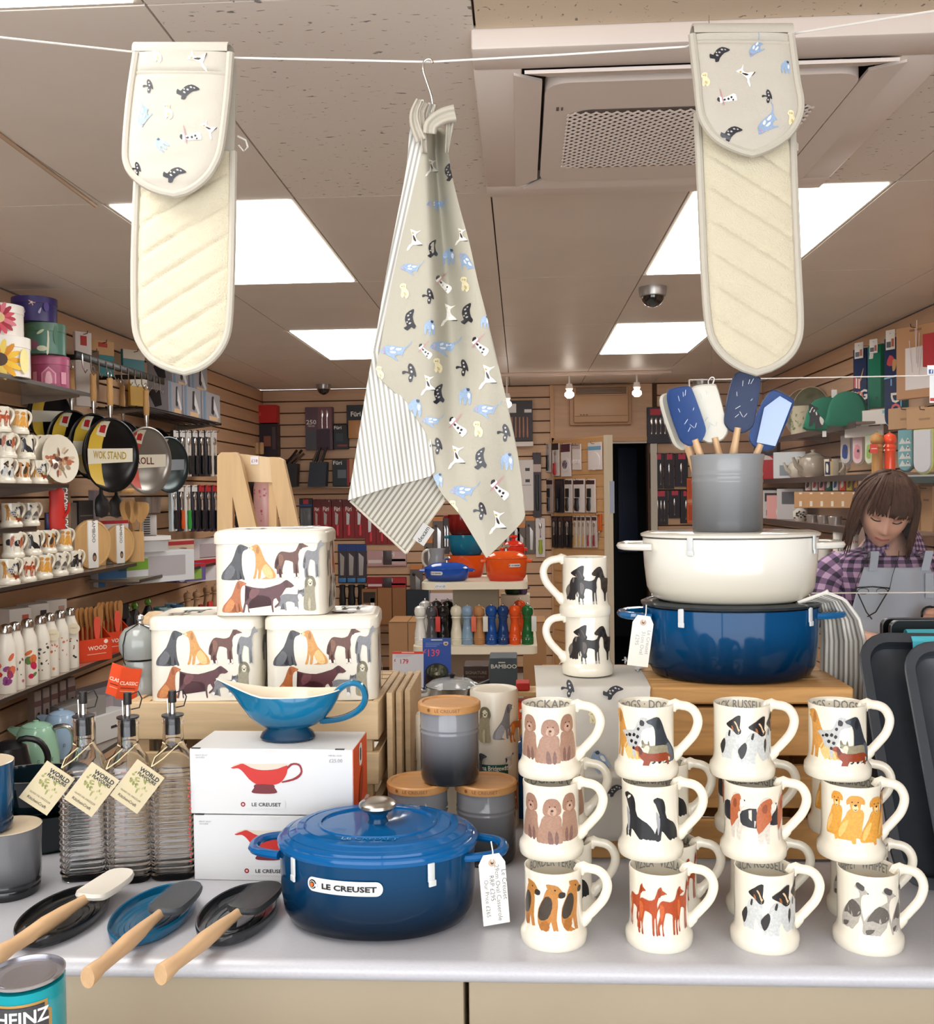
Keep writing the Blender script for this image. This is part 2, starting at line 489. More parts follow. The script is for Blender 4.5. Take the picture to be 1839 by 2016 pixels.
# cable trunking on the ceiling, cassette air conditioner
p0, p1 = atz(-40, 232, CZ), atz(188, 402, CZ)
b = B(mat('c0a48a', r=.4)); b.tube([(p0.x, p0.y, CZ - .005), (p1.x, p1.y, CZ - .005)], .006, 6); b.top('cable_trunking', 'thin cable trunking strip running along the ceiling at far left', 'trunking')
AM = mat('e6d9cf', r=.45)
ac = T('ceiling_air_conditioner', 'square ceiling cassette air conditioner with perforated grille behind right oven glove', 'air conditioner', (.393, 2.435, CZ))
q = B(AM)
for a, (cx, cy, dx, dy) in enumerate(((0, -.437, .96, .1), (0, .437, .96, .1), (-.43, 0, .1, .78), (.43, 0, .1, .78))): q.box((cx, cy, -.014), (dx, dy, .05), .006)
q.o('frame', ac)
q = B(mat('35312f', r=.5)); q.box((0, 0, .02), (.86, .86, .03)); q.o('recess', ac)
q = B(mat('e6d9cf', r=.45))
q.prism(rrect(.66, .66, .05, 4), .03, Matrix.Translation((0, 0, -.045))); q.o('grille_panel', ac)
q = B(mat('6d5f58', r=.7)); q.prism(rrect(.545, .40, .05, 4), .001, Matrix.Translation((.0, .02, -.0462))); q.o('grille_recess', ac)
q = B(mat('e8dbd2', r=.45))
for k in range(-24, 25):                                        # diagonal bars of the perforated screen, both ways
 for sg in (-1, 1):
  x = k * .0235
  a, c = Vector((x - .19, -.19 * sg)), Vector((x + .19, .19 * sg))
  P = []
  for t in (max(0, (-.275 - a.x) / .38), min(1, (.275 - a.x) / .38)): P.append(a.lerp(c, t))
  if P[0].x < P[1].x - .01: q.tube([(P[0].x, P[0].y + .02, -.0485), (P[1].x, P[1].y + .02, -.0485)], .0042, 4, flat=.5, up=(0, 0, 1))
g = q.o('grille_screen', ac); g['kind'] = 'stuff'
for nm, cx, cy, rz in (('flap', 0, -.363, 0), ('flap', 0, .363, pi), ('flap', -.363, 0, -pi / 2), ('flap', .363, 0, pi / 2)):
 q = B(AM); q.prism([(-.375, -.034), (.375, -.034), (.325, .026), (-.325, .026)], .007, Matrix.Rotation(radians(16 if cy < 0 else 5), 4, 'X'))
 q.o('flap', ac, (cx, cy, -.042), (0, 0, rz))
q = B(mat('6b615c')); q.box((-.30, -.19, -.0455), (.006, .02, .002)); q.box((-.29, -.19, -.0455), (.004, .016, .002)); q.o('badge', ac)
# dome cameras, track lights, wall unit
def dome(p, R, lb):
 t = T('dome_camera', lb, 'camera', (p.x, p.y, CZ))
 q = B(mat('a8a4a2', r=.3, m=.6)); q.lathe([(0, 0), (R, 0), (R, -R * .25), (R * .94, -R * .62), (R * .8, -R * .68), (0, -R * .68)], 24); q.o('housing', t)
 q = B(mat('0d0d10', r=.05, coat=1.)); q.lathe([(R * .82, -R * .6)] + [(R * .82 * cos(a), -R * .66 - R * .75 * sin(a)) for a in (.2, .5, .8, 1.1, 1.35)] + [(0, -R * 1.43)], 24); q.o('dome', t)
dome(atz(1285, 566, CZ), .062, 'large silver dome camera on the ceiling beside the right light panels')
dome(atz(637, 757, CZ), .06, 'small dome camera on the ceiling near the back left corner')
dome(atz(1382, 747, CZ), .075, 'dome camera at the far ceiling above the blue spatulas')
for (x, y), lb in zip(((998, 789), (1121, 770), (1254, 767)), ('lit spot lamp half hidden by the tea towel edge', 'lit spot lamp left of the wall heater grille', 'lit spot lamp right of the wall heater grille')):
 p = at(x, y, 7.6)
 t = T('spot_lamp', lb, 'lamp', (p.x, p.y, CZ), 0, 'spot lamps near the back wall')
 d = p.z - CZ
 q = B(mat('e8e2dc')); q.tube([(0, 0, 0), (0, 0, d + .05)], .007, 6); q.lathe([(0, d + .06), (.022, d + .055), (.03, d + .02), (.02, d + .0)], 12); q.o('stem', t)
 q = B(mat('fff1e2', glow=14.)); q.lathe([(.018, d), (.034, d - .015), (.036, d - .035), (.02, d - .052), (0, d - .056)], 12); q.o('bulb', t)
a, c = atz(985, 738, CZ), atz(1320, 730, CZ)
b = B(mat('e6cfc0', r=.4)); b.box(((a.x + c.x) / 2, 7.55, CZ - .012), (c.x - a.x, .05, .024), .004); b.top('light_track', 'pale light track on the ceiling before the back wall', 'track')
p = at(1183, 797, YB - .1)
t = T('wall_heater', 'beige wall heater with louvres above the open door', 'heater', (p.x, YB - .024, p.z))
q = B(mat('c9a37f', r=.45)); q.box((0, -.03, 0), (.52, .06, .335), .01); q.box((0, -.075, 0.), (.46, .05, .30), .015); q.box((0, -.105, -.01), (.45, .02, .17), .006); q.o('casing', t)
for k in range(5):
 q = B(mat('4a3426')); q.box((0, -.1005, .092 + k * .0115), (.42, .008, .0062)); q.o('slot_shade', t)  # dark bars put in for the shade inside the heater's slots
for k in range(3):
 q = B(mat('3a2c24')); q.box((-.17 + k * .025, -.117, -.085), (.014, .004, .006)); q.o('button', t)
# ------------------------------------------------------------------ dog drawings (outlines, y down, normalised to their own height)
DOGS = {
'sit': ["0 428,285 385,262 350,262 325,310 290,400 215,490 200,545 225,558 300,562 325,558 290,545 300,500 325,478 335,552 358,556 352,500 360,470 375,552 400,556 385,510 375,430 378,345 395,310 420,300",
  "1 285,430 318,470 302,520 270,552 225,550 232,495 258,455", "2 352,268 366,290 370,328 352,338 340,312", "3 428,285 410,272 396,288 404,302 422,298", "4 424,281 432,285 424,290"],
'stand': ["0 1000,285 960,265 952,245 920,262 890,320 835,335 770,325 735,345 708,400 700,460 712,470 708,410 738,370 740,420 720,480 725,546 742,545 735,490 757,470 765,545 780,545 768,490 785,425 800,400 860,415 865,450 872,542 886,542 885,450 898,440 905,540 918,540 908,430 916,395 912,350 930,310 955,296",
  "1 740,350 775,360 780,400 760,450 742,430", "2 925,266 945,262 950,296 932,310 920,290", "3 721,520 727,547 744,546 736,515", "3 869,515 872,543 888,543 885,512", "3 902,512 905,542 920,541 913,512", "3 762,520 765,546 781,546 772,518", "4 996,281 1002,286 994,290"],
'point': ["0 858,660 820,625 790,610 745,640 700,655 600,680 500,670 440,652 437,660 490,685 470,720 465,770 430,800 412,880 427,885 440,820 455,830 460,882 472,885 462,820 500,770 540,740 620,750 655,770 660,830 668,885 680,885 674,820 684,775 718,762 750,740 790,680 830,678",
  "0 696,755 724,802 694,832 688,846 700,850 736,814 738,750", "1 500,680 560,690 540,740 500,770 475,760 475,715", "2 775,618 800,622 808,660 785,676 770,645", "4 852,655 860,661 850,666"],
'french': ["0 955,745 950,680 935,715 910,720 905,685 898,725 885,735 800,730 755,745 752,775 728,850 735,872 752,845 775,805 785,865 802,870 792,810 820,795 870,810 872,868 892,872 905,860 900,800 925,780 940,755",
  "3 905,735 900,760 915,800 930,775 938,750 922,730", "3 728,845 735,873 752,850 746,835", "3 872,845 872,870 894,873 903,858 890,842", "4 950,740 958,746 948,750", "2 952,684 938,716 950,722 956,712", "2 906,688 900,722 912,722"],
'front': ["0 975,640 968,700 960,790 962,860 990,876 1030,878 1068,868 1062,790 1058,700 1060,640 1020,620", "2 1020,565 990,575 975,610 972,650 985,672 1000,645 1040,645 1058,668 1070,640 1062,600 1048,575",
  "3 1020,590 1000,610 1004,645 1022,660 1040,645 1042,610", "1 1012,760 1000,800 1005,870 1020,872 1022,780", "4 1012,634 1022,642 1032,634 1022,629", "4 1006,617 1011,622 1006,627 1001,622", "4 1036,617 1041,622 1036,627 1031,622"],
'poo': ["0 268,365 238,430 215,500 212,558 260,572 300,578 352,580 392,570 400,520 388,430 378,365", "2 325,240 285,250 262,290 258,345 285,368 325,372 365,360 387,340 384,290 362,252",
  "3 325,300 300,312 292,345 322,366 352,350 350,312", "1 300,470 322,500 330,575 300,572 292,520", "1 352,470 340,520 345,572 362,572 368,520", "4 312,325 322,336 334,328 324,318", "4 306,292 311,298 306,303 301,297", "4 343,292 348,298 343,303 338,297"],
'lab': ["0 965,940 930,1000 905,1080 925,1098 1000,1100 1010,1145 1030,1145 1030,1080 1060,1090 1075,1080 1068,1010 1080,940 1070,890 990,890", "2 1025,795 995,800 972,830 975,860 992,850 1000,895 1030,905 1055,890 1062,850 1085,855 1085,825 1060,800",
  "3 1022,850 1006,868 1012,892 1030,900 1045,885 1040,862", "1 985,960 965,1030 930,1085 920,1050 945,990", "4 1015,857 1027,868 1038,857 1027,852", "4 1006,833 1011,838 1006,843 1001,838", "4 1043,833 1048,838 1043,843 1038,838", "4 1014,882 1028,890 1038,880 1028,896"],
'dachs': ["0 940,472 958,455 978,455 1000,490 1060,498 1140,495 1190,532 1186,538 1155,520 1165,576 1148,576 1138,545 1090,548 1040,545 1028,576 990,578 1000,545 972,515 972,488 955,482", "2 972,458 988,470 990,500 976,505 968,478", "4 938,470 946,469 943,476"],
'terr': ["0 185,1450 160,1520 130,1590 128,1680 160,1740 215,1755 225,1740 195,1720 208,1660 225,1740 250,1760 255,1745 240,1650 248,1560 245,1500 215,1470", "2 215,1420 180,1420 195,1460 210,1480 245,1505 285,1505 292,1480 275,1465 250,1430",
  "1 175,1500 210,1510 215,1570 190,1640 150,1660 130,1640 138,1580", "3 262,1468 292,1474 290,1502 262,1508 250,1490", "5 150,1670 185,1660 200,1700 170,1738 140,1710", "4 232,1448 238,1454 232,1460 226,1454"],
'jack': ["0 300,345 270,400 250,470 230,530 260,556 300,545 310,575 328,570 330,500 350,470 360,500 385,535 410,520 395,440 400,380 370,345", "2 340,265 285,300 300,320 330,335 350,350 375,370 405,365 412,340 400,320 408,240 370,245",
  "3 352,285 372,310 385,345 405,360 410,345 392,330 378,300 362,280", "1 220,455 262,405 275,440 262,490 240,520 225,490", "1 310,345 300,380 314,388 322,350", "5 330,310 345,320 350,345 335,338", "4 396,345 411,340 408,358 398,362", "4 352,320 360,324 354,330 347,326"],
'whip': ["0 1285,1420 1255,1450 1290,1470 1300,1520 1230,1550 1160,1620 1125,1690 1130,1770 1180,1785 1250,1775 1290,1780 1240,1760 1290,1700 1310,1650 1345,1770 1365,1790 1360,1760 1318,1620 1312,1540 1330,1500 1375,1485 1330,1450 1310,1425",
  "1 1235,1545 1300,1580 1310,1640 1250,1670 1190,1650 1150,1660 1180,1600", "2 1290,1415 1270,1425 1275,1450 1310,1470 1335,1468 1340,1440 1312,1425", "1 1145,1720 1205,1710 1180,1745 1150,1750", "4 1366,1480 1376,1486 1366,1490"],
'beag': ["0 470,880 440,850 430,810 390,805 360,830 340,880 230,905 205,930 215,1000 200,1060 205,1110 222,1110 235,1030 320,1015 340,1060 350,1140 375,1150 385,1060 400,1060 405,1150 425,1145 420,1050 430,960 450,920 478,895",
  "2 235,905 330,880 335,1000 320,1018 240,1005 222,960", "1 340,880 375,830 430,812 446,850 430,900 440,960 400,1000 345,1060 330,980", "3 440,850 478,850 480,885 448,900 436,880", "5 385,850 405,860 400,910 375,910 368,880", "4 470,846 482,850 476,862"],
'span': ["0 870,790 850,830 890,930 880,1000 850,1080 860,1140 900,1130 910,1060 950,1100 1000,1150 1080,1165 1095,1120 1080,1060 1030,1000 960,960 940,880 930,820", "1 860,900 895,960 888,1060 875,1090 868,1010", "2 905,800 935,830 945,900 925,930 905,880", "4 838,808 868,795 880,820 850,838"],
'dal': ["0 1040,1280 1000,1240 965,1235 940,1270 915,1320 840,1330 820,1345 850,1370 870,1430 900,1440 905,1495 925,1500 930,1440 960,1400 965,1340 985,1310 1030,1300", "4 960,1250 985,1262 980,1290 955,1285", "4 880,1345 898,1352 890,1370 872,1362", "4 915,1340 928,1350 918,1366 905,1358", "4 940,1350 952,1362 940,1378 930,1365",
  "4 895,1385 910,1392 902,1410 888,1402", "4 925,1395 940,1400 932,1418 918,1410", "4 860,1355 870,1362 862,1372 853,1365", "4 910,1430 922,1436 916,1452 905,1446", "4 945,1300 956,1308 948,1324 936,1314", "4 1034,1276 1042,1280 1034,1286"],
# small sketches printed on the textiles
't_scot': ["0 620,35 600,40 560,70 550,120 565,165 540,180 570,202 600,175 622,190 636,165 620,140 610,90 618,60", "1 570,80 585,78 580,90 568,92", "1 575,110 590,108 586,120 574,122", "1 582,140 600,138 594,150 580,152", "1 592,60 602,62 596,70 586,70", "1 565,130 574,132 570,142 560,138"],
't_grey': ["0 595,290 570,325 530,345 450,330 400,335 385,350 365,375 400,390 440,410 490,442 492,434 470,405 510,395 522,408 540,360 582,322", "1 440,345 470,342 462,356 440,362", "1 480,350 520,352 508,366 482,366", "1 440,370 480,376 470,388 442,384", "2 392,350 402,352 398,385 386,378"],
't_poo': ["0 420,760 445,770 442,800 465,830 462,870 440,885 430,860 415,880 400,860 405,810 390,790 400,765", "1 425,775 436,785 430,796 418,788", "1 425,830 445,845 440,865 425,850", "2 410,782 415,786 410,790 406,786"],
't_terr': ["0 500,1370 545,1390 582,1380 560,1398 542,1415 550,1450 592,1490 520,1492 490,1530 470,1535 490,1495 510,1478 515,1420", "1 520,1415 538,1440 545,1468 525,1455", "2 510,1395 530,1400 520,1412", "1 545,1496 592,1498 588,1490"],
't_dal': ["0 925,875 905,890 900,920 925,935 940,960 985,1010 1000,1020 1030,985 1020,960 985,940 950,915 945,885", "1 905,882 925,872 935,885 915,900 902,910", "1 935,920 952,930 945,942 932,934", "1 960,945 975,950 968,965 955,960", "1 985,960 1000,965 992,978 980,974", "1 975,985 988,990 982,1000 972,996", "2 985,855 990,860 908,950 902,945"],
't_bull': ["0 1300,1200 1340,1170 1362,1175 1368,1200 1378,1215 1372,1280 1360,1282 1352,1240 1340,1285 1328,1282 1325,1240 1312,1245 1308,1280 1298,1278 1295,1230", "1 1345,1175 1365,1178 1362,1195 1348,1192", "2 1355,1205 1370,1215 1365,1245 1352,1230"],
't_spot': ["0 580,465 600,470 618,500 630,550 620,556 610,545 600,590 580,592 575,560 585,540 560,530 535,540 532,520 550,515 575,520 570,490", "1 588,485 598,490 594,500 585,496", "1 592,512 604,518 600,530 590,525", "1 586,555 596,560 592,572 582,568"],
}
DC = {}
def dog(nm, pal, x, y, h, flip=False, sx=1., up=1):
 """list of (material, outline) with feet at y, centred on x, height h (up = -1 for pictures measured y-down)"""
 if nm not in DC:
  ps = [(int(q[0]), pp(q[2:])) for q in DOGS[nm]]
  xs = [p[0] for _, P in ps for p in P]; ys = [p[1] for _, P in ps for p in P]
  H = max(ys) - min(ys); cx = (max(xs) + min(xs)) / 2; my = max(ys)
  DC[nm] = [(sl, smooth([((a - cx) / H, (my - c) / H) for a, c in P], 2)) for sl, P in ps]
 f = -1 if flip else 1
 return [(ink(pal[min(sl, len(pal) - 1)]), [(x + f * sx * h * a, y + up * h * c) for a, c in P]) for sl, P in DC[nm]]
BLK = ['3a3a3e', '58585c', '202024', '4a4a4e', '101012']
GOLD = ['c98f45', 'e0b878', 'a86f30', 'e8c894', '1a1410']
BRN = ['5e3426', '7a5038', '472418', 'e6ddd0', '15100e']
GRY = ['77777a', '96969a', '55555a', 'e2e0dc', '151518']
RUST = ['a85a20', 'c47c3c', '8a4414', 'b86a2c', '2a1408']
LIVER = ['54262a', '6c3a3c', '421a1e', '5e2e30', '1a0c0c']
POOD = ['8f876e', 'b0a88c', '6d664e', 'cfc8b0', '15140f']
COCKA = ['a07c68', '7a5a52', '9a7460', 'b8947e', '2a1c1a']
LAB = ['d99b40', 'eab868', 'd0903a', 'eec88a', '2a180c']
BORD = ['b5793a', '3c3228', 'b07838', '2a2420', '0e0c0a', 'a06428']
JACK = ['c2c4c2', '2a2828', '241f1f', 'd8b894', '0c0c0c', '9a6038']
WHIP = ['aaa49a', '5c5650', '4c4848', 'e0dcd4', '141414']
BEAG = ['cfc6ba', 'b0603a', '26262c', 'e4dcd2', '0e0e10', '8a4628']
SPAN = ['1e2024', '9a9aa0', '14161a', '26282c', '0a0a0c']
VIZ = ['a8441c', 'c05c2c', '8c3414', '9a3c18', '2a0e06']
DALM = ['b4b4b2', '2a2a2c', '2a2a2c', 'e4e4e0', '17171a']
DBLK = ['2c3238', '56606a', '1c2024', '3a4248', '08080a']
MUGART = {
 'poodle mix': (lambda: dog('poo', COCKA, -.026, .024, .056, sx=.9) + dog('poo', COCKA, .0285, .024, .057, True, .9) + dog('poo', COCKA, .001, .020, .056), 'COCKAPOO'),
 'terrier': (lambda: dog('terr', BORD, -.027, .021, .058) + dog('terr', BORD, .0, .018, .060, sx=1.1) + dog('terr', BORD, .026, .021, .060), 'BORDER TERRIER'),
 'spaniel': (lambda: dog('span', SPAN, -.016, .021, .060) + dog('span', SPAN, .019, .022, .056, sx=.9), 'COCKER SPANIEL'),
 'vizsla': (lambda: dog('stand', VIZ, -.030, .024, .054, sx=.5) + dog('stand', VIZ, .030, .024, .056, sx=.5) + dog('stand', VIZ, .012, .020, .056, sx=.62) + dog('stand', VIZ, -.011, .020, .057, sx=.62), 'VIZSLA · VIZSLA'),
 'mixed dogs': (lambda: dog('sit', GOLD, -.030, .022, .062, True) + dog('dal', DALM, -.0135, .030, .048) + dog('sit', DBLK, .020, .022, .056, True) + dog('french', POOD, .011, .024, .028, True, 1.1) + dog('dachs', ['8a3a1c', '8a3a1c', '5c2412', '8a3a1c', '1a0a06'], .008, .019, .024), 'DOGS · DOGS'),
 'jack russell': (lambda: dog('jack', JACK, -.020, .022, .058, sx=.8) + dog('jack', JACK, .031, .022, .058, sx=.7) + dog('jack', JACK, .007, .018, .060), 'JACK RUSSELL'),
 'beagle': (lambda: dog('beag', BEAG, -.034, .024, .058, sx=.8) + dog('beag', BEAG, .026, .022, .058, sx=.8) + dog('beag', BEAG, -.001, .020, .058), 'BEAGLE BEAGLE'),
 'yellow labrador': (lambda: dog('lab', LAB, -.030, .024, .060, sx=.7) + dog('lab', LAB, -.011, .020, .061) + dog('lab', LAB, .015, .018, .060) + dog('lab', LAB, .033, .022, .060, sx=.7), 'YELLOW LABRADOR'),
 'whippet': (lambda: dog('whip', WHIP, -.026, .022, .060, sx=.8) + dog('whip', WHIP, .029, .021, .056, sx=.7) + dog('whip', WHIP, .003, .018, .060, sx=.95), 'WHIPPET · WHIPPET'),
 'black terriers': (lambda: dog('jack', ['2a2626', '6a625a', '1e1a1a', '4a3c34', '08080a', '5a4638'], -.022, .022, .056) + dog('dal', ['3a302c', '3a302c', '3a302c', '3a302c', '1a1616'], .026, .024, .052, True) + dog('stand', ['2c2a2c', '5c5450', '1c1a1c', '9c948c', '0a0a0a'], .003, .019, .052, sx=.8), 'DOGS · DOGS'),
}
MUG = {}
MR, MH = .0372, .097
def mug_parts(des):
 if des in MUG: return MUG[des]
 b = B(CREAM)
 b.lathe([(0, .003), (.0395, .003), (.0395, 0), (.0418, 0), (.0430, .003), (.0434, .010), (.0424, .015), (.0400, .018), (.0386, .021), (.0380, .024), (MR, .030), (MR, .088), (.0376, .0945), (.0372, .0968), (.0362, .097), (.0350, .0955), (.0345, .09), (.0340, .02), (.028, .014), (0, .013)], 40)
 body = b.mesh('body')
 b = B(CREAM)
 P = smooth([(.033, .088), (.049, .093), (.063, .0875), (.0695, .073), (.065, .056), (.054, .042), (.043, .031), (.034, .027)], 4)
 P = P[:-4]
 b.tube([(x, 0, z) for x, z in P], [.0062 + (.0018 if i < 3 or i > len(P) - 5 else 0) for i in range(len(P))], 10, flat=.8, up=(0, 1, 0))
 hd = b.mesh('handle')
 fn, tx = MUGART[des]
 b = B(); cm = cylm(MR, 0, .00005); b.art(fn(), lambda u, v, k: cm(u * 1.12, .0185 + (v - .0185) * 1.1, k), cut=.006); pr = b.mesh('print', fix=False)
 b = B(); Ri = .0343
 b.text(tx, .0115, lambda u, v, k: ((Ri - .0004) * sin(u / Ri), (Ri - .0004) * cos(u / Ri), .0815 + v), mat('8c8c8a', r=.4), cut=.004, wid=min(.98, 8.6 / len(tx)), bold=.01)
 le = b.mesh('rim_lettering', fix=False)
 MUG[des] = (('body', body), ('handle', hd), ('print', pr), ('rim_lettering', le))
 return MUG[des]
def mug(p, des, lb, rz=0., grp='cream dog mugs stacked on the counter'):
 t = T('dog_mug', lb, 'mug', p, rz, grp)
 for nm, me in mug_parts(des): link(nm, me, t)
 return t

# ------------------------------------------------------------------ the counter
CT = .97
GREYTOP = mat('b6b6bc', r=.3, var=.05, vs=220., coat=.15, stretch=(1, 6, 1))
b = B(GREYTOP)
prof = [(1.90, CT), (1.214, CT)] + [(1.214 - .016 * sin(a), CT - .013 + .013 * cos(a)) for a in (.3, .6, .9, 1.2, 1.57, 1.9, 2.2, 2.5, 2.8)] + [(1.214, CT - .026), (1.90, CT - .026)]
V = [(x, y, z) for x in (-2.1, 1.65) for y, z in prof]
n = len(prof)
b.add(V, [tuple(range(n)), tuple(range(n, 2 * n))[::-1]] + [(k, k + 1, n + k + 1, n + k) for k in range(n - 1)] + [(n - 1, 0, n, 2 * n - 1)])
b.top('worktop', 'grey laminate counter top with a rounded front edge under all the display', 'worktop')
BEIGE = mat('9c8d74', r=.5, var=.04, vs=4.)
for x0, x1, lb in ((-2.08, -.0775, 'beige counter front panel left of the dark gap below the casserole'), (-.0715, 1.63, 'beige counter front panel right of the dark gap below the mugs')):
 b = B(BEIGE); b.box(((x0 + x1) / 2, 1.535, .471), (x1 - x0, .62, .942), .003); b.top('counter_unit', lb, 'counter', grp='counter base units')
b = B(mat('cfcac2', r=.5)); b.box((-.1, .86, .42), (3.4, .5, .84)); b.o('trim_2')['kind'] = 'structure'

# ------------------------------------------------------------------ mug stacks at the front: three courses, each course bridging the pair below
cols = [((1090, 1.277), (1087, 1.323), (1085, 1.352), ('terrier', 'poodle mix', 'poodle mix'), 'first column'),
  ((1297, 1.277), (1282, 1.323), (1275, 1.352), ('vizsla', 'spaniel', 'mixed dogs'), 'second column'),
  ((1505, 1.277), (1484, 1.323), (1463, 1.352), ('jack russell', 'beagle', 'jack russell'), 'third column'),
  ((1709, 1.277), (1676, 1.323), (1650, 1.352), ('whippet', 'yellow labrador', 'mixed dogs'), 'rightmost column')]
crs = ('bottom mug', 'middle mug', 'top mug')
what = {'terrier': 'black and tan terriers', 'poodle mix': 'curly brown dogs', 'vizsla': 'striding red-brown dogs', 'spaniel': 'black spaniels', 'mixed dogs': 'dalmatian and dachshund', 'jack russell': 'white and black terriers', 'beagle': 'tricolour beagles', 'whippet': 'brindle and white whippets', 'yellow labrador': 'golden labradors', 'black terriers': 'black terriers'}
for ci, (a, c, d, ds, cn) in enumerate(cols):
 for k, (x, Y) in enumerate((a, c, d)):
  p = at(x, 1800, Y); p.z = CT + MH * k + .0003 * k
  mug(p, ds[k], 'cream mug printed with %s, %s of the %s' % (what[ds[k]], crs[k], cn), radians(-6 + 2 * ci))
back = [(1108, 1097), (1313, 1300), (1487, 1463), (1686, 1648)]
bds = [('spaniel', 'poodle mix'), ('vizsla', 'spaniel'), ('jack russell', 'beagle'), ('whippet', 'yellow labrador')]
for ci, (xs, ds) in enumerate(zip(back, bds)):
 for k in (0, 1):
  p = at(xs[k], 1790, 1.372 + .046 * k); p.z = CT + MH * k + .0003 * k
  p.x += .004
  mug(p, ds[k], 'cream mug mostly hidden behind the %s, %s row' % (cols[ci][4].replace('column', 'mug column'), ('lower', 'upper')[k]), radians(-6))
# ------------------------------------------------------------------ enamelled cast iron
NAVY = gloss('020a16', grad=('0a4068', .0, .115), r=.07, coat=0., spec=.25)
NAVYLID = gloss('0d5690', r=.07, coat=0., spec=.3)
def oval_loop(b, a, z, w, out, r=.0085, sy=1.):
 """casserole handle: a flat loop standing out at +a in x"""
 P = smooth([(a - .012, -w), (a + out * .55, -w * .92), (a + out, -w * .45), (a + out, w * .45), (a + out * .55, w * .92), (a - .012, w)], 5)[:-6]
 b.tube([(x, y * sy, z) for x, y in P], r, 8, flat=.75, up=(0, 0, 1))
def wordplate(parent, W_, H_, mp, txt='LE CREUSET', name='badge', th=.72):
 q = B(mat('d9dadb', r=.35))
 q.art([(mat('d9dadb', r=.35), rrect(W_, H_, H_ * .48, 5))], mp, cut=.008)
 q.art([(BLACK, ell(-W_ * .415, 0, H_ * .33, H_ * .33, 16)), (mat('d9dadb', r=.35), ell(-W_ * .415, 0, H_ * .25, H_ * .25, 16)), (BLACK, ell(-W_ * .415, 0, H_ * .2, H_ * .2, 14)), (mat('ef6a1e', r=.4), ell(-W_ * .415, 0, H_ * .14, H_ * .14, 12)), (mat('d9dadb', r=.35), [(-W_ * .37, -H_ * .05), (-W_ * .33, -H_ * .16), (-W_ * .33, H_ * .16), (-W_ * .37, H_ * .05)])], lambda u, v, k: mp(u, v, k + 1), cut=.008)
 q.text(txt, H_ * .36, lambda u, v, k: mp(u, v, 3), BLACK, x=W_ * .075, y=-H_ * .18, bold=.03, wid=1.02 * (W_ * .76 / (H_ * .36)) / 8.6, cut=.008)
 return q.o(name, parent, fix=False)
def price_tag(parent_name, lb, p, w, h, lines, rz=0., tilt=0., ink_='5a5a66', top=True):
 t = T(parent_name, lb, 'tag', p, rz)
 q = B(mat('ece8dd', r=.7))
 P = [(-w / 2, -h), (w / 2, -h), (w / 2, -.012), (w * .3, 0), (-w * .3, 0), (-w / 2, -.012)]
 Mt = Matrix.Rotation(tilt, 4, 'Y') @ Matrix.Rotation(pi / 2, 4, 'X')
 q.prism(P, .0012, Mt, -.0006); q.o('card', t)
 q = B(mat('c2a690', r=.6)); q.prism(ell(0, -.011, .005, .005, 14), .0008, Mt, .0006); q.m(BLACK); q.prism(ell(0, -.011, .002, .002, 10), .0010, Mt, .0006); q.o('eyelet', t)
 q = B(); I = mat(ink_, r=.6)
 for st, x, y, s, ro in lines: q.text(st, s, lambda u, v, k: Mt @ Vector((u, v, .0010)), I, x=x, y=y, rot=ro, bold=-.005)
 q.o('handwriting', t, fix=False)
 q = B(mat('efe9dd', r=.7)); R2 = Mt.to_3x3()
 q.tube([R2 @ Vector(v) for v in ((0, -.011, .001), (.002, .004, .003), (.001, .018, .002))], .0009, 5); q.o('string', t)
 return t
def clip(parent, x, y, z, an, name='lid_clip'):
 M_ = Matrix.Translation((x, y, z)) @ Matrix.Rotation(an, 4, 'Z')
 q = B(mat('cfd3d4', r=.3)); q.box((0, -.002, 0), (.010, .003, .024), .001, M=M_); q.box((.001, -.003, -.014), (.011, .003, .008), .001, M=M_); q.o(name, parent)

# front blue oval casserole
c0 = at(745, 1700, 1.345); c0.z = CT
t = T('oval_casserole', 'large blue oval casserole with steel knob in the middle of the counter front', 'casserole', c0, radians(-1))
A, Bs, H = .137, .107, .105
b = B(NAVY); ry = Bs / A
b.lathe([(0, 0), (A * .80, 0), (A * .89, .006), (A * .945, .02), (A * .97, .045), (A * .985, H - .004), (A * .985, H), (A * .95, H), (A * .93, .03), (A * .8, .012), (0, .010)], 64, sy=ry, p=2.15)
b.o('pot', t)
b = B(NAVYLID)
zl = H + .002
b.lathe([(A * 1.0, zl - .004), (A * 1.006, zl - .001), (A * 1.006, zl + .003), (A * .985, zl + .0065), (A * .955, zl + .0075), (A * .95, zl + .0105), (A * .905, zl + .0125), (A * .895, zl + .0115), (A * .885, zl + .0135), (A * .82, zl + .0165), (A * .81, zl + .0185), (A * .745, zl + .0195), (A * .735, zl + .018), (A * .725, zl + .0195), (A * .60, zl + .0205), (A * .592, zl + .0225), (A * .57, zl + .0225), (A * .56, zl + .0198), (A * .3, zl + .0212), (0, zl + .022)], 72, sy=ry, p=2.1)
b.o('lid', t)
b = B(NAVYLID); b.text('LE CREUSET', .0085, lambda u, v, k: (u, -Bs * .66 + v, zl + .0204 + .0006 * k), NAVYLID, wid=1.15, bold=.02, layer=0)
b.text('LE CREUSET', .0085, lambda u, v, k: (u, -Bs * .66 + v, zl + .0204 + .0006 * k), gloss('3a93c8', r=.1), wid=1.15, bold=.01, layer=1); b.o('raised_lettering', t, fix=False)
b = B(NAVY); b.lathe([(.0160, zl + .019), (.0125, zl + .026), (.0125, zl + .029), (.0155, zl + .035), (.017, zl + .037)], 24); b.o('knob_neck', t)
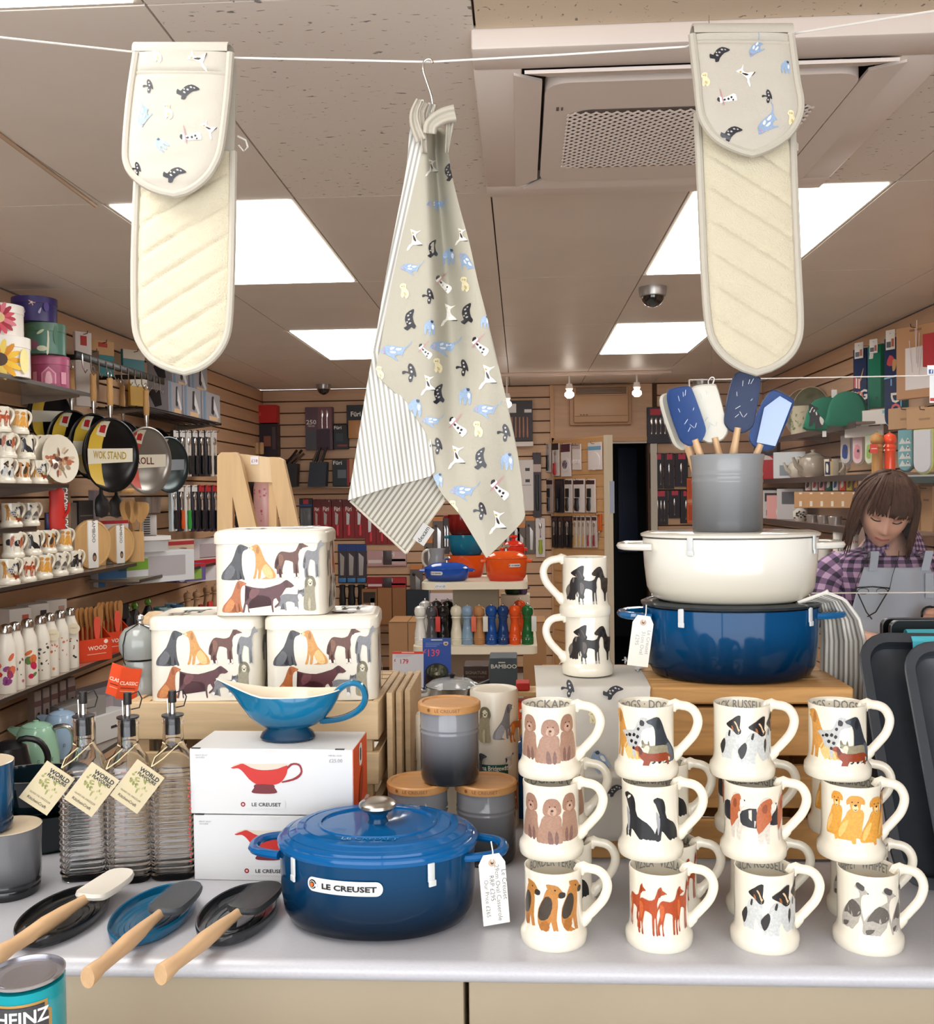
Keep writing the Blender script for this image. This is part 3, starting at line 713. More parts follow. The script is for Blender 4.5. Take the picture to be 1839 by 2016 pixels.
b = B(mat('b9b2aa', r=.28, m=1.)); b.lathe([(.015, zl + .035), (.021, zl + .038), (.0258, zl + .043), (.0255, zl + .047), (.021, zl + .0505), (.012, zl + .052), (0, zl + .0515)], 32); b.o('knob', t)
for s in (-1, 1):
 b = B(NAVYLID); oval_loop(b, A * .93, 0, .036, .043, .0075)
 b.o('handle', t, (0, 0, H - .010), (0, 0, 0 if s > 0 else pi))
mpp = lambda u, v, k: ((A * .985 + .0006 * k + .0012) * sin((u - .03) / A) * 1.0, -(A * .985 + .0006 * k + .0012) * cos((u - .03) / A) * ry * 1.012, H - .028 + v)
wordplate(t, .107, .0185, mpp)
clip(t, -.098, -Bs * .70 - .002, H - .012, radians(-52)); clip(t, .082, -Bs * .80 - .002, H - .012, radians(40))
p = at(967, 1682, 1.30)
price_tag('price_tag', 'white handwritten price tag tied to the front blue casserole handle', p, .036, .094,
 [('Le Creuset', .012, -.042, .0062, -pi / 2), ('29cm Oval Casserole', .003, -.052, .006, -pi / 2), ('RRP £295', -.005, -.045, .006, -pi / 2), ('Our Price £265', -.0125, -.058, .0055, -pi / 2)], rz=.25, tilt=radians(-4))

# sauce boat boxes and the sauce boat
SB = mat('d4d4d4', r=.5)
OR = mat('e9531c', r=.45)
bx = at(556, 1700, 1.51)
BW, BD, BH = .249, .112, .099
def sauce_boat_outline():
 body = smooth(pp('536,825 600,800 640,790 700,820 760,838 840,842 930,830 1010,800 1012,840 1000,880 975,920 940,950 880,965 800,965 750,960 690,920 640,860 600,830 560,832'), 2)
 return body
def boat_print(cx, z, s, layer_mp):
 f = lambda P: [(cx + (x - 838) * s, z + (910 - y) * s) for x, y in P]
 return [(mat('cfc4b4', r=.5), f(smooth(pp('545,812 620,782 680,790 800,792 1000,786 1012,800 930,828 840,842 760,838 700,820 640,800'), 2))),
   (mat('c0241c', r=.4), f(sauce_boat_outline())), (mat('6c1f28', r=.4), f(smooth(pp('740,960 730,990 708,1020 730,1034 820,1038 900,1034 924,1020 900,985 890,962'), 2))),
   (mat('8a1c22', r=.4), f(smooth(pp('1010,815 1040,785 1090,780 1125,800 1138,850 1115,895 1060,925 970,945 968,932 1050,910 1100,880 1122,850 1112,810 1085,796 1050,800 1015,832'), 2)))]
for k in (0, 1):
 zb = CT + k * (BH + .0015)
 t = T('sauce_boat_box', ('lower white sauce boat box half behind the blue casserole', 'upper white box with red sauce boat picture and price £25.00')[k], 'box', (bx.x + (.004 if k == 0 else 0), bx.y, zb), radians(-1.5), 'white sauce boat boxes')
 b = B(SB); b.box((0, 0, BH / 2), (BW, BD, BH), .0012, seg=1); b.o('carton', t)
 b = B(OR); b.box((BW / 2 + .0004, 0, BH / 2), (.0006, BD - .002, BH - .002)); b.m(mat('f4f1ea'))
 b.art([(mat('f4f1ea'), rrect(.022, .034, .008, 3, 0, .078))], side(BW / 2 + .0008)); b.art([(BLACK, rrect(.010, .02, .004, 3, 0, .078)), (mat('a83a12'), ell(0, .03, .03, .012, 12, 1.1))], lambda u, v, k: (BW / 2 + .0014 + .0004 * k, u, v)); b.o('side_panel', t, fix=False)
 mp = front(y0=-BD / 2)
 b = B(); b.art(boat_print(-.006, .055, .000182, mp), mp); b.o('boat_picture', t, fix=False)
 b = B(); b.art([(mat('cfcfcc'), rrect(.070, .0135, .004, 3, -.013, .0155)), (SB, rrect(.0692, .0127, .004, 3, -.013, .0155)), (mat('8a1420'), ell(-.043, .0155, .0037, .0037, 12)), (mat('e0b8b0'), ell(-.043, .0155, .0018, .0018, 10))], mp)
 b.text('LE CREUSET', .0052, mp, BLACK, x=-.0075, y=.0130, bold=.02, wid=1.12, layer=4)
 G = mat('8d8d90')
 b.text('GRAVY BOAT', .0022, mp, G, x=-.106, y=.088); b.text('SAUCIÈRE', .0022, mp, G, x=-.108, y=.0845)
 if k:
  b.text('MRP BL / 16.00', .0022, mp, G, x=.098, y=.089); b.text('£25.00', .0052, mp, G, x=.099, y=.080)
 b.art([(mat('cfcfcc'), [(-.012, BH - .001)] + [(-.012 + .024 * j / 8, BH - .001 - .006 * sin(pi * j / 8)) for j in range(1, 8)] + [(.012, BH - .001)])], mp); b.o('lettering', t, fix=False)
 b = B(mat('2a2a2c'))
 for x in (-.115, .105): b.box((x, -BD / 2 + .002, BH), (.014, .003, .0016))
 b.o('flap_slot', t)
# sauce boat: lofted bowl with a long spout to the left
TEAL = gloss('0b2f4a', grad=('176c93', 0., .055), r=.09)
bp = at(567, 1450, 1.515); bp.z = CT + 2 * BH + .0032
t = T('sauce_boat', 'glossy teal sauce boat with cream inside on top of the white boxes', 'sauce boat', bp, 0)
zs, sc = .0, .000775
def boat_ring(z, xl, xr, w, n=36, spout=0.):
 o = []
 for k in range(n):
  a = 2 * pi * k / n
  cx, rx = (xl + xr) / 2, (xr - xl) / 2
  x = cx + rx * cos(a)
  f = (x - xl) / (xr - xl)
  ww = w * (1 - spout * (1 - min(1, f * 2.1)) ** 1.2)
  zz = z + spout * (.026 * max(0, (.42 - f) / .42) ** 1.3 + .007 * max(0, (f - .75) / .25) ** 1.5)
  o.append(Vector((x, ww * sin(a), zz)))
 return o
def loft(b, rings, cap0=True, cap1=True):
 n = len(rings[0]); V = [v for r_ in rings for v in r_]
 F = [(i * n + k, i * n + (k + 1) % n, (i + 1) * n + (k + 1) % n, (i + 1) * n + k) for i in range(len(rings) - 1) for k in range(n)]
 if cap0: F.append(tuple(range(n))[::-1])
 if cap1: F.append(tuple((len(rings) - 1) * n + k for k in range(n)))
 return b.add(V, F)
outer = [(.018, -.034, .034, .024, 0), (.022, -.044, .046, .029, .0), (.032, -.060, .060, .036, .1), (.044, -.074, .071, .041, .3), (.056, -.088, .079, .043, .6), (.066, -.106, .083, .044, .82), (.070, -.113, .085, .044, .86)]
b = B(TEAL)
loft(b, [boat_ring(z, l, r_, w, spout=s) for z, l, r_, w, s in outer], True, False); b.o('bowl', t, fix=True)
b = B(mat('e9dcc6', r=.15, coat=.5))
inner = [outer[-1], (.0715, -.111, .0835, .0425, .86), (.068, -.103, .080, .041, .84), (.056, -.080, .074, .038, .6), (.042, -.062, .062, .034, .3), (.030, -.040, .045, .026, .1)]
loft(b, [boat_ring(z, l, r_, w, spout=s) for z, l, r_, w, s in inner], False, True); b.o('lining', t)
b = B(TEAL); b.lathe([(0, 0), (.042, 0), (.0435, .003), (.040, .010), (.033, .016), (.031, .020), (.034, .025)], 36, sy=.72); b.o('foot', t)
b = B(TEAL); P = smooth([(.070, .060), (.084, .078), (.102, .086), (.117, .080), (.122, .062), (.113, .045), (.092, .033), (.068, .028), (.050, .030)], 4)[:-4]
b.tube([(x, 0, z) for x, z in P], .0052, 8, flat=1.5, up=(0, 1, 0)); b.o('handle', t)

# ------------------------------------------------------------------ oil drizzler bottles
def squ(w, z, n=32, p=5., r0=0.):
 o = []
 for k in range(n):
  a = 2 * pi * k / n + pi / n
  q = (abs(cos(a)) ** p + abs(sin(a)) ** p) ** (-1 / p)
  o.append(Vector((w * q * cos(a), w * q * sin(a), z)))
 return o
def bottle(p, rz, lb):
 t = T('oil_bottle', lb, 'bottle', p, rz, 'glass oil bottles with pourers')
 rings = [squ(.030, 0), squ(.0325, .003), squ(.0330, .006)]
 z = .010
 while z < .150:
  rings += [squ(.0330, z), squ(.0352, z + .0035), squ(.0330, z + .007)]; z += .0092
 rings += [squ(.0325, .158, p=4), squ(.031, .170, p=3.4), squ(.026, .183, p=2.8), squ(.0185, .195, p=2.2), squ(.0158, .203, p=2), squ(.0150, .232, p=2), squ(.0165, .234, p=2), squ(.0165, .240, p=2), squ(.0155, .243, p=2),
              squ(.0120, .243, p=2), squ(.0120, .203, p=2), squ(.015, .196, p=2.2), squ(.0225, .183, p=2.8), squ(.0275, .169, p=3.4), squ(.0290, .156, p=4), squ(.0292, .03), squ(.0292, .012), squ(.026, .009)]
 b = B(GLASS); loft(b, rings); b.o('glass', t)
 b = B(BLACK); b.lathe([(.0112, .216), (.0112, .243), (.0168, .2435), (.0168, .2455), (.006, .247)], 20); b.o('stopper', t)
 b = B(STEEL); b.tube([(0, 0, .245), (0, 0, .262), (.001, 0, .27)], [.0048, .0042, .0042], 10); b.tube([(-.007, .001, .246), (-.0075, .001, .27)], .0014, 6); b.o('spout', t)
 b = B(mat('1c1816', r=.5)); b.lathe([(.0058, .264), (.0062, .266), (.0058, .282), (0, .282)], 12); b.tube([(.005, 0, .279), (.016, 0, .283), (.021, 0, .272), (.017, 0, .258), (.005, 0, .256)], .0011, 6); b.o('cap', t)
 if 'red' in lb:
  b = B(); random.seed(8); b.art([(flat('b83a34'), ell(.0285 + random.uniform(-.0012, .0012), .03 + .0062 * j, random.uniform(.0012, .0022), random.uniform(.0012, .0024), 7, j)) for j in range(20)], front(y0=-.0345)); b.o('red_lettering', t, fix=False)
 # tag on twine
 b = B(mat('d9c8a0', r=.8)); b.tube([(-.014, -.010, .205), (0, -.0165, .199), (.014, -.010, .205), (.012, .012, .207), (-.012, .012, .207)], .0009, 5, closed=True); b.tube([(-.006, -.017, .200), (-.022, -.030, .188), (-.026, -.037, .176)], .0009, 5); b.tube([(.010, -.014, .202), (-.01, -.034, .186), (-.026, -.037, .176)], .0009, 5); b.o('twine', t)
 Mt = Matrix.Translation((-.026, -.0385, .174)) @ Matrix.Rotation(radians(38), 4, 'Y') @ Matrix.Rotation(pi / 2, 4, 'X')
 b = B(mat('cdbf9d', r=.7)); b.prism([(-.0245, -.066), (.0245, -.066), (.0245, 0), (-.0245, 0)], .001, Mt)
 mpt = lambda u, v, k: Mt @ Vector((u, v, .0012 + .0003 * k))
 for j in range(26):
  random.seed(j); b.art([(mat(random.choice(['9c9a62', 'b3ae7c', '868a50']), r=.7), ell(random.uniform(-.016, .016), random.uniform(-.042, -.014), random.uniform(.002, .0045), random.uniform(.001, .002), 7, random.uniform(0, 3)))], mpt)
 b.text('WORLD', .0062, mpt, BLACK, x=.004, y=-.0115, bold=.03); b.text('FLAVOURS', .0045, mpt, BLACK, x=.004, y=-.0175, bold=.03)
 b.text('GLASS OIL DRIZZLER', .0026, mpt, mat('5c5238'), x=0, y=-.050); b.text('KitchenCraft', .0042, mpt, mat('3c3424'), x=0, y=-.059, bold=.01)
 b.o('tag', t, fix=False)
for x, y, Y, rz, lb in ((171, 1745, 1.475, .25, 'left glass oil bottle beside the dark dishes'), (258, 1745, 1.468, .22, 'middle glass oil bottle with pourer and paper tag'), (346, 1745, 1.482, .18, 'right glass oil bottle touching the red lettering by the white boxes')):
 p = at(x, y, Y); p.z = CT; bottle(p, rz, lb)

# ------------------------------------------------------------------ spoon rests and spatulas
def spoon_rest(px, py, col, rz, lb):
 p = atz(px, py, CT + .01); p.z = CT
 t = T('spoon_rest', lb, 'spoon rest', p, rz, 'oval spoon rests')
 g = gloss(col, r=.2)
 b = B(g); A, q = .089, .56
 prof = [(0, 0), (A * .86, 0), (A * .97, .006), (A, .016), (A * .985, .0185), (A * .955, .0175), (A * .93, .009), (A * .88, .0065)]
 for k, f in enumerate((.78, .76, .66, .64, .54, .52, .42, .40)): prof.append((A * f, .0048 + (.0012 if k % 4 in (0, 3) else 0)))
 prof.append((0, .0052))
 b.lathe(prof, 56, sy=q); b.bm.verts.ensure_lookup_table()
 for v in b.bm.verts:                                        # the notch for the handle at the long end
  a = atan2(v.co.y / q, v.co.x)
  d = abs(abs(a) - pi)
  if d < .42 and v.co.z > .010: v.co.z -= (.42 - d) / .42 * .007
 b.o('dish', t)
 return t
spoon_rest(126, 1802, '17181a', radians(86), 'black oval spoon rest on the left under a white spatula')
spoon_rest(303, 1800, '0d5678', radians(86), 'teal oval spoon rest between two dark ones')
spoon_rest(470, 1799, '26282b', radians(86), 'dark grey oval spoon rest beside the blue casserole')
PALE = wood('d9b287', st=(6, 6, .7), vs=14., var=.1)
def sc3(b, s, zs):
 for v in b.bm.verts: v.co.x *= s; v.co.z *= zs
 return b
def spatula_parts(blade, film=True, s=.74, zs=.86):
 """handle along +z from 0 to .19, blade beyond; returns meshes"""
 b = B(PALE); b.lathe([(0, 0), (.0125, 0), (.0132, .002), (.0118, .02), (.0098, .035), (.0108, .07), (.0122, .10), (.0105, .14), (.0078, .175), (.0072, .2), (0, .2)], 20); h = sc3(b, .72, zs).mesh('handle')
 b = B(blade)
 P = smooth(pp('-10,191 10,191 19,196 27,205 29,222 29,262 28,286 24,293 8,297 -8,299 -18,297 -25,286 -29,258 -29,222 -27,205 -19,196'), 2)
 rings = []
 for dy, s in ((-.0035, .86), (-.0045, .95), (0, 1.), (.0045, .95), (.0035, .86)):
  rings.append([Vector((x * .001 * s, dy + .004 * (1 - (x / 30) ** 2), .245 + (y * .001 - .245) * s)) for x, y in P])
 loft(b, rings); bl = sc3(b, s, zs).mesh('blade')
 b = B(CLEAR)
 rings = [[Vector((x * .001 * s, dy + .004 * (1 - (x / 30) ** 2), .245 + (y * .001 - .245) * s)) for x, y in P] for dy, s in ((-.0062, 1.0), (0, 1.05), (.0062, 1.0))]
 loft(b, rings); b.m(mat('eef4fa', r=.2))
 random.seed(3)
 for k in range(9):
  x, z = random.uniform(-.022, .022), random.uniform(.215, .288)
  b.tube([(x, -.0052 + .004 * (1 - (x / .03) ** 2) - .001, z), (x + random.uniform(-.008, .008), -.0058, z + random.uniform(.003, .010))], .0005, 4)
 w = sc3(b, s, zs).mesh('wrapper')
 return (('handle', h), ('blade', bl)) + ((('wrapper', w),) if film else ())
SPW, SPD, SPK = mat('ddd6ca', r=.4), mat('3c4046', r=.4, spec=.25), mat('17181a', r=.4, spec=.25)
def lay(e0, e1, parts, lb, roll=0., grp=None, name='spatula'):
 """a thing whose local +z runs from e0 (handle end) towards e1"""
 e0, e1 = Vector(e0), Vector(e1); z = (e1 - e0).normalized()
 y = Vector((0, 0, -1)) if abs(z.z) < .9 else Vector((0, 1, 0))
 if abs(z.z) >= .55: y = Vector((0, 1, 0))
 y = (y - z * y.dot(z)).normalized(); x = y.cross(z)
 M = Matrix((x, y, z)).transposed().to_4x4() @ Matrix.Rotation(roll, 4, 'Z'); M.translation = e0
 t = T(name, lb, 'spatula', e0, 0, grp, rot=M.to_euler())
 for nm, me in parts: link(nm, me, t)
 return t
for (ax, ay), (bx_, by_), mt_, lb in (((-12, 1888), (180, 1772), SPW, 'white spatula lying across the black spoon rest'), ((172, 1927), (362, 1768), SPD, 'grey wrapped spatula lying across the teal spoon rest'), ((316, 1921), (523, 1765), SPK, 'black wrapped spatula lying across the dark grey spoon rest')):
 e0 = atz(ax, ay, CT + .020); e1 = atz(bx_, by_, CT + .020)
 e0.z = CT + .021; e1.z = CT + .027
 d = (e1 - e0).normalized()
 lay(e0, e0 + d * .3 , spatula_parts(mt_, mt_ != SPW), lb, pi)

# ------------------------------------------------------------------ storage jars, tall biscuit tins, giant pepper mill
OMB = gloss('26282c', grad=('7d7f84', .015, .088), r=.12)
LIDW = wood('bd8a54', st=(3, 14, 14), vs=7., var=.12, coat=.2)
def jar(p, lb):
 t = T('storage_jar', lb, 'jar', p, 0, 'grey ombre storage jars')
 b = B(OMB); R = .0465
 b.lathe([(0, 0), (R * .90, 0), (R * .97, .004), (R, .012), (R, .077), (R * 1.015, .078), (R * 1.015, .080), (R, .081), (R, .084), (R * 1.015, .085), (R * 1.015, .087), (R, .088), (R, .112), (0, .112)], 40); b.o('body', t)
 b = B(LIDW); b.lathe([(R * .98, .1122), (R * 1.06, .1125), (R * 1.07, .116), (R * 1.07, .123), (R * 1.03, .125), (R * .93, .125), (R * .9, .1225), (0, .1225)], 40); b.o('lid', t)
 b = B(); b.text('LE CREUSET', .0048, cylm(R * 1.07, .1165, .0003), mat('7a4f28'), wid=1.1, layer=0, cut=.006); b.art([(mat('7a4f28'), ell(-.031, .0023, .0028, .0028, 10))], cylm(R * 1.07, .1165, .0003)); b.o('lid_lettering', t, fix=False)
for x, y, Y, k, lb in ((824, 1600, 1.555, 0, 'left lower grey storage jar behind the casserole lid'), (957, 1600, 1.555, 0, 'right lower grey storage jar beside the mugs'), (886, 1500, 1.557, 1, 'upper grey storage jar standing across the two lower jars')):
 p = at(x, y, Y); p.z = CT + k * .1252; jar(p, lb)
TINW = mat('dcd5c5', r=.3, coat=.2)
def round_tin(p, R, H, lb, rz=0., green=True):
 t = T('biscuit_tin', lb, 'tin', p, rz)
 b = B(TINW); b.lathe([(0, 0), (R, 0), (R * 1.01, .003), (R, .006), (R, H * .58), (R * 1.015, H * .58 + .001), (R * 1.015, H - .004), (R * .97, H), (R * .9, H - .003), (0, H - .003)], 40); b.o('body', t)
 mp = cylm(R * 1.015, 0, .0004)
 b = B(); b.art(dog('sit', GRY, .014, H * .66, H * .25, sx=.9) + dog('front', POOD, -.020, H * .64, H * .26) + dog('stand', RUST, .042, H * .64, H * .2) + dog('lab', LAB, -.052, H * .64, H * .25), mp, cut=.008)
 b.art(dog('stand', DALM, .024, H * .46, H * .10) + dog('sit', BLK, -.034, H * .36, H * .2), cylm(R, 0, .0004), cut=.008); b.art(dog('sit', RUST, .034, .03, H * .2) + dog('stand', DALM, .026, H * .22, H * .15), cylm(R, 0, .0004), cut=.008); b.o('print', t, fix=False)
 if green:
  b = B(); b.art([(mat('174a40', r=.5), [(-.030, .03), (.020, .03), (.020, H * .48), (-.030, H * .48)])], cylm(R, 0, .0007), cut=.008)
  c2 = cylm(R, 0, .0009); w = mat('e6e6da')
  b.text('Emma Bridgewater', .008, c2, w, x=-.006, y=H * .44, layer=1, cut=.006, bold=.01, wid=.72)
  for k, s in enumerate(('At Bridgewater, we like to', 'do what makes everyday', 'life nicer – things that', 'will be used and look as', 'good as you like this', 'house kettle.')): b.text(s, .0042, c2, mat('9fb8ac'), x=-.006, y=H * .40 - k * .0075, layer=1, cut=.006, wid=.8)
  b.o('label', t, fix=False)
p = at(974, 1500, 1.72); p.z = CT; round_tin(p, .0415, .238, 'tall cream dog tin with green label behind the storage jars', .12)
p = at(866, 1500, 1.74); p.z = CT; round_tin(p, .0415, .19, 'cream dog tin hidden behind the upper storage jar', .9, False)
MILLG = gloss('8f928e', r=.12)
p = at(281, 1500, 1.74); p.z = CT
t = T('pepper_mill', 'giant grey pepper mill with orange tag behind the glass bottles', 'pepper mill', p)
b = B(MILLG); b.lathe([(0, 0), (.036, 0), (.037, .01), (.034, .03), (.030, .08), (.0275, .15), (.028, .22), (.0315, .235), (.0285, .25), (.0275, .262), (.031, .275), (.028, .286), (0, .286)], 32); b.o('body', t)
b = B(MILLG); b.lathe([(.02, .287), (.030, .290), (.0365, .305), (.0375, .318), (.035, .332), (.027, .343), (.012, .349), (0, .350)], 32); b.o('head', t)
b = B(STEEL); b.lathe([(.006, .349), (.0045, .356), (.007, .360), (.006, .366), (0, .368)], 12); b.o('nut', t)
b = B(BLACK); b.tube([(0, -.010, .352), (-.014, -.030, .34), (-.017, -.037, .318), (-.016, -.038, .290), (-.012, -.039, .283)], .001, 5); b.tube([(0, -.005, .352), (.024, -.018, .345), (.034, -.016, .325), (.0345, -.016, .30)], .001, 5); b.o('cord', t)
ORT = mat('d9481a', r=.5)
b = B(ORT)
for M_ in (Matrix.Translation((-.020, -.040, .283)) @ Matrix.Rotation(radians(14), 4, 'Y') @ Matrix.Rotation(radians(-14), 4, 'Z') @ Matrix.Rotation(pi / 2, 4, 'X'), Matrix.Translation((.001, -.043, .278)) @ Matrix.Rotation(radians(14), 4, 'Y') @ Matrix.Rotation(radians(40), 4, 'Z') @ Matrix.Rotation(pi / 2, 4, 'X')):
 b.m(ORT).prism([(-.018, -.056), (.018, -.056), (.018, 0), (-.018, 0)], .0008, M_)
 mq = lambda u, v, k, M_=M_: M_ @ Vector((u, v, .0012))
 b.text('CLASSIC', .006, mq, mat('f3d8c4'), y=-.030, bold=.02)
 b.art([(mat('7c2a14'), [(-.013, -.037), (.013, -.037), (.013, -.035), (-.013, -.035)]), (mat('f0b490'), [(-.013, -.042), (.013, -.042), (.013, -.041), (-.013, -.041)])], mq)
b.o('swing_tag', t, fix=False)
p = at(312, 1500, 1.84); p.z = CT
t = T('pepper_mill', 'wooden pepper mill with orange tag standing just behind the grey one', 'pepper mill', p)
WM = wood('a8743e', st=(10, 10, 1), vs=8., var=.18)
b = B(WM); b.lathe([(0, 0), (.034, 0), (.034, .02), (.029, .08), (.026, .16), (.027, .24), (.031, .26), (.027, .29), (0, .29)], 24); b.o('body', t)
b = B(wood('c9ab84', st=(10, 10, 1), vs=8.)); b.lathe([(.02, .291), (.032, .30), (.036, .32), (.031, .345), (.014, .36), (0, .362)], 24); b.o('head', t)
b = B(ORT); b.box((.010, -.034, .225), (.044, .0008, .10)); b.text('CLASSIC', .012, front(y0=-.0346), mat('f3d8c4'), x=.004, y=.235 , bold=.02); b.o('swing_tag', t, fix=False)

# ------------------------------------------------------------------ pale wooden crate with three dog tins
CRW = wood('d0b48c', st=(1.2, 14, 14), vs=5., var=.12, r=.6)
def crate(name, lb, p, w, d, h, rails, mt_, rz=0., post=.022, th=.012, sides=True):
 """rails = list of (z0, z1) slats on the front, repeated at the back and the sides"""
 t = T(name, lb, 'crate', p, rz)
 for z0, z1 in rails:
  for y in (-d / 2 + th / 2, d / 2 - th / 2):
   q = B(mt_); q.box((0, y, (z0 + z1) / 2), (w, th, z1 - z0), .0015, seg=1); q.o('slat', t)
  if sides:
   for x in (-w / 2 + th / 2, w / 2 - th / 2):
    q = B(mt_); q.box((x, 0, (z0 + z1) / 2), (th, d - 2 * th - .002, z1 - z0), .0015, seg=1); q.o('slat', t)
 for x in (-1, 1):
  for y in (-1, 1):
   q = B(mt_); q.box((x * (w / 2 - th - post / 2 - .001), y * (d / 2 - th - post / 2 - .001), h / 2), (post, post, h - .002)); q.o('corner_post', t)
 return t
p = at(540, 1500, 1.80); p.z = CT
crw = .435; ctop = .228
cr = crate('pale_crate', 'pale wooden slatted crate carrying the three dog tins', p, crw, .30, ctop, [(.012, .062), (.088, .142), (.164, ctop)], CRW)
for k in range(4):
 q = B(CRW); q.box((0, -.115 + .077 * k, ctop - .008), (crw - .03, .066, .010)); q.o('deck_board', cr)
p2 = at(775, 1450, 1.74)
t = T('pale_crate', 'second pale crate end leaning beside the dog tins, its frame edges showing', 'crate', (p2.x, 1.74, CT))
for k in range(3):
 q = B(CRW); q.box((.012 * k, .05 + .03 * k, .118 - .002 * k), (.010, .20, .236 - .004 * k), .001, seg=1); q.o('panel', t)
def dog_tin(p, rz, lb):
 t = T('dog_tin', lb, 'tin', p, rz, 'square dog pattern tins')
 w, d, h = .190, .150, .146
 b = B(TINW); b.prism(rrect(w, d, .02, 5), h - .022); b.o('body', t)
 b = B(TINW); P = lambda o: rrect(w + o, d + o, .022, 5)
 loft(b, [[Vector((x, y, z)) for x, y in P(o)] for z, o in ((h - .024, .001), (h - .0235, .0055), (h - .009, .0055), (h - .005, .003), (h - .0015, -.004), (h, -.020), (h - .0008, -.024))]); b.o('lid', t)
 mp = front(y0=-d / 2, e=.00006)
 s = .000178
 b = B()
 X = lambda x: (x - 640) * s
 b.art(dog('sit', BLK, X(310), .0605, .060) + dog('sit', GOLD, X(572), .062, .058, True) + dog('stand', BRN, X(850), .064, .061, sx=.95) + dog('stand', GRY, X(1065), .064, .063, sx=.6)[:1], mp)
 b.art(dog('sit', RUST, X(300), .005, .054) + dog('point', LIVER, X(625), .006, .054) + dog('french', GRY, X(843), .008, .038) + dog('front', POOD, X(1020), .007, .060), mp)
 ms = side(w / 2, .0002)
 b.art(dog('stand', GRY, -.02, .064, .060)[:1] + dog('sit', RUST, .035, .062, .060, True) + dog('sit', GRY, -.015, .008, .055) + dog('jack', JACK, .035, .008, .052), ms)
 b.o('print', t, fix=False)
 b = B(); mt_ = lambda u, v, k: (u, v, h + .0004 + .00008 * k)
 b.art(dog('stand', GRY, -.03, -.02, .05) + dog('point', LIVER, .04, -.055, .035) + dog('french', BRN, -.05, -.06, .03) + dog('stand', DALM, .05, .01, .05), mt_); b.o('lid_print', t, fix=False)
zt = CT + ctop + .0003
for x, Y, z, rz, lb in ((424, 1.735, zt, .05, 'dog pattern tin at the lower left of the pile of three'), (642, 1.735, zt, .10, 'dog pattern tin at the lower right beside the price cards'), (549, 1.735, zt + .1465, .07, 'dog pattern tin on top of the pile of three')):
 p = at(x, 1300, Y); p.z = z; dog_tin(p, rz, lb)
# ------------------------------------------------------------------ left end: stacked big mugs, dark dishes, bean tin
def big_mug(px, Y, z, col, g, lb):
 p = at(px, 1700, Y); p.z = z
 t = T('stoneware_mug', lb, 'mug', p, 2.6)
 R, H = .0455, .098
 b = B(gloss(col, grad=(g, .01, .06), r=.12)); b.lathe([(0, 0), (R * .88, 0), (R * .94, .004), (R * .95, .012), (R * .93, .014), (R * .955, .016), (R * .955, .020), (R * .94, .022), (R * .97, .026), (R, H * .8), (R * 1.02, H), (R * 1.0, H - .001), (R * .96, H * .85), (R * .92, .024), (0, .012)], 36); b.o('body', t)
 b = B(mat('d3c3a9', r=.2, coat=.4)); b.lathe([(R * 1.015, H + .0004), (R * .99, H + .001), (R * .945, H * .85), (R * .9, .028), (0, .024)], 36); b.o('lining', t)
 b = B(gloss(g, r=.12)); P = smooth([(R * .92, .082), (R + .022, .080), (R + .032, .055), (R + .018, .030), (R * .92, .026)], 4)[:-4]; b.tube([(x, 0, z_) for x, z_ in P], .006, 8, up=(0, 1, 0)); b.o('handle', t)
big_mug(18, 1.405, CT, '1b1c1e', '6b6c6f', 'big grey stoneware mug at the left edge under a blue one')
big_mug(-36, 1.385, CT + .0995, '0a2a48', '14517c', 'big blue stoneware mug on top of the grey one at the left edge')
DG = gloss('0c1a20', r=.08)
p = at(72, 1600, 1.60); p.z = CT
t = T('oven_dish', 'dark glossy oval dish stack at the left with a brown paper band', 'dish', p, .1)
b = B(DG); b.lathe([(0, 0), (.075, 0), (.085, .01), (.09, .055), (.094, .062), (.088, .062), (.082, .012), (0, .01)], 40, sy=.7); b.o('lower_dish', t)
b = B(DG); b.lathe([(0, 0), (.066, 0), (.076, .01), (.082, .05), (.086, .058), (.080, .058), (.072, .012), (0, .01)], 40, sy=.7, c=(0, 0, .0625)); b.o('upper_dish', t)
b = B(KRAFT); b.grid(6, 4, lambda u, v: ((.0865 + .004) * sin(-.75 + .55 * u), -(.0865 + .004) * cos(-.75 + .55 * u) * .72 - .002, .03 + .07 * v), back=(0, .001, 0)); b.o('paper_band', t)
TEALT = mat('0f9aa6', r=.25, m=.2)
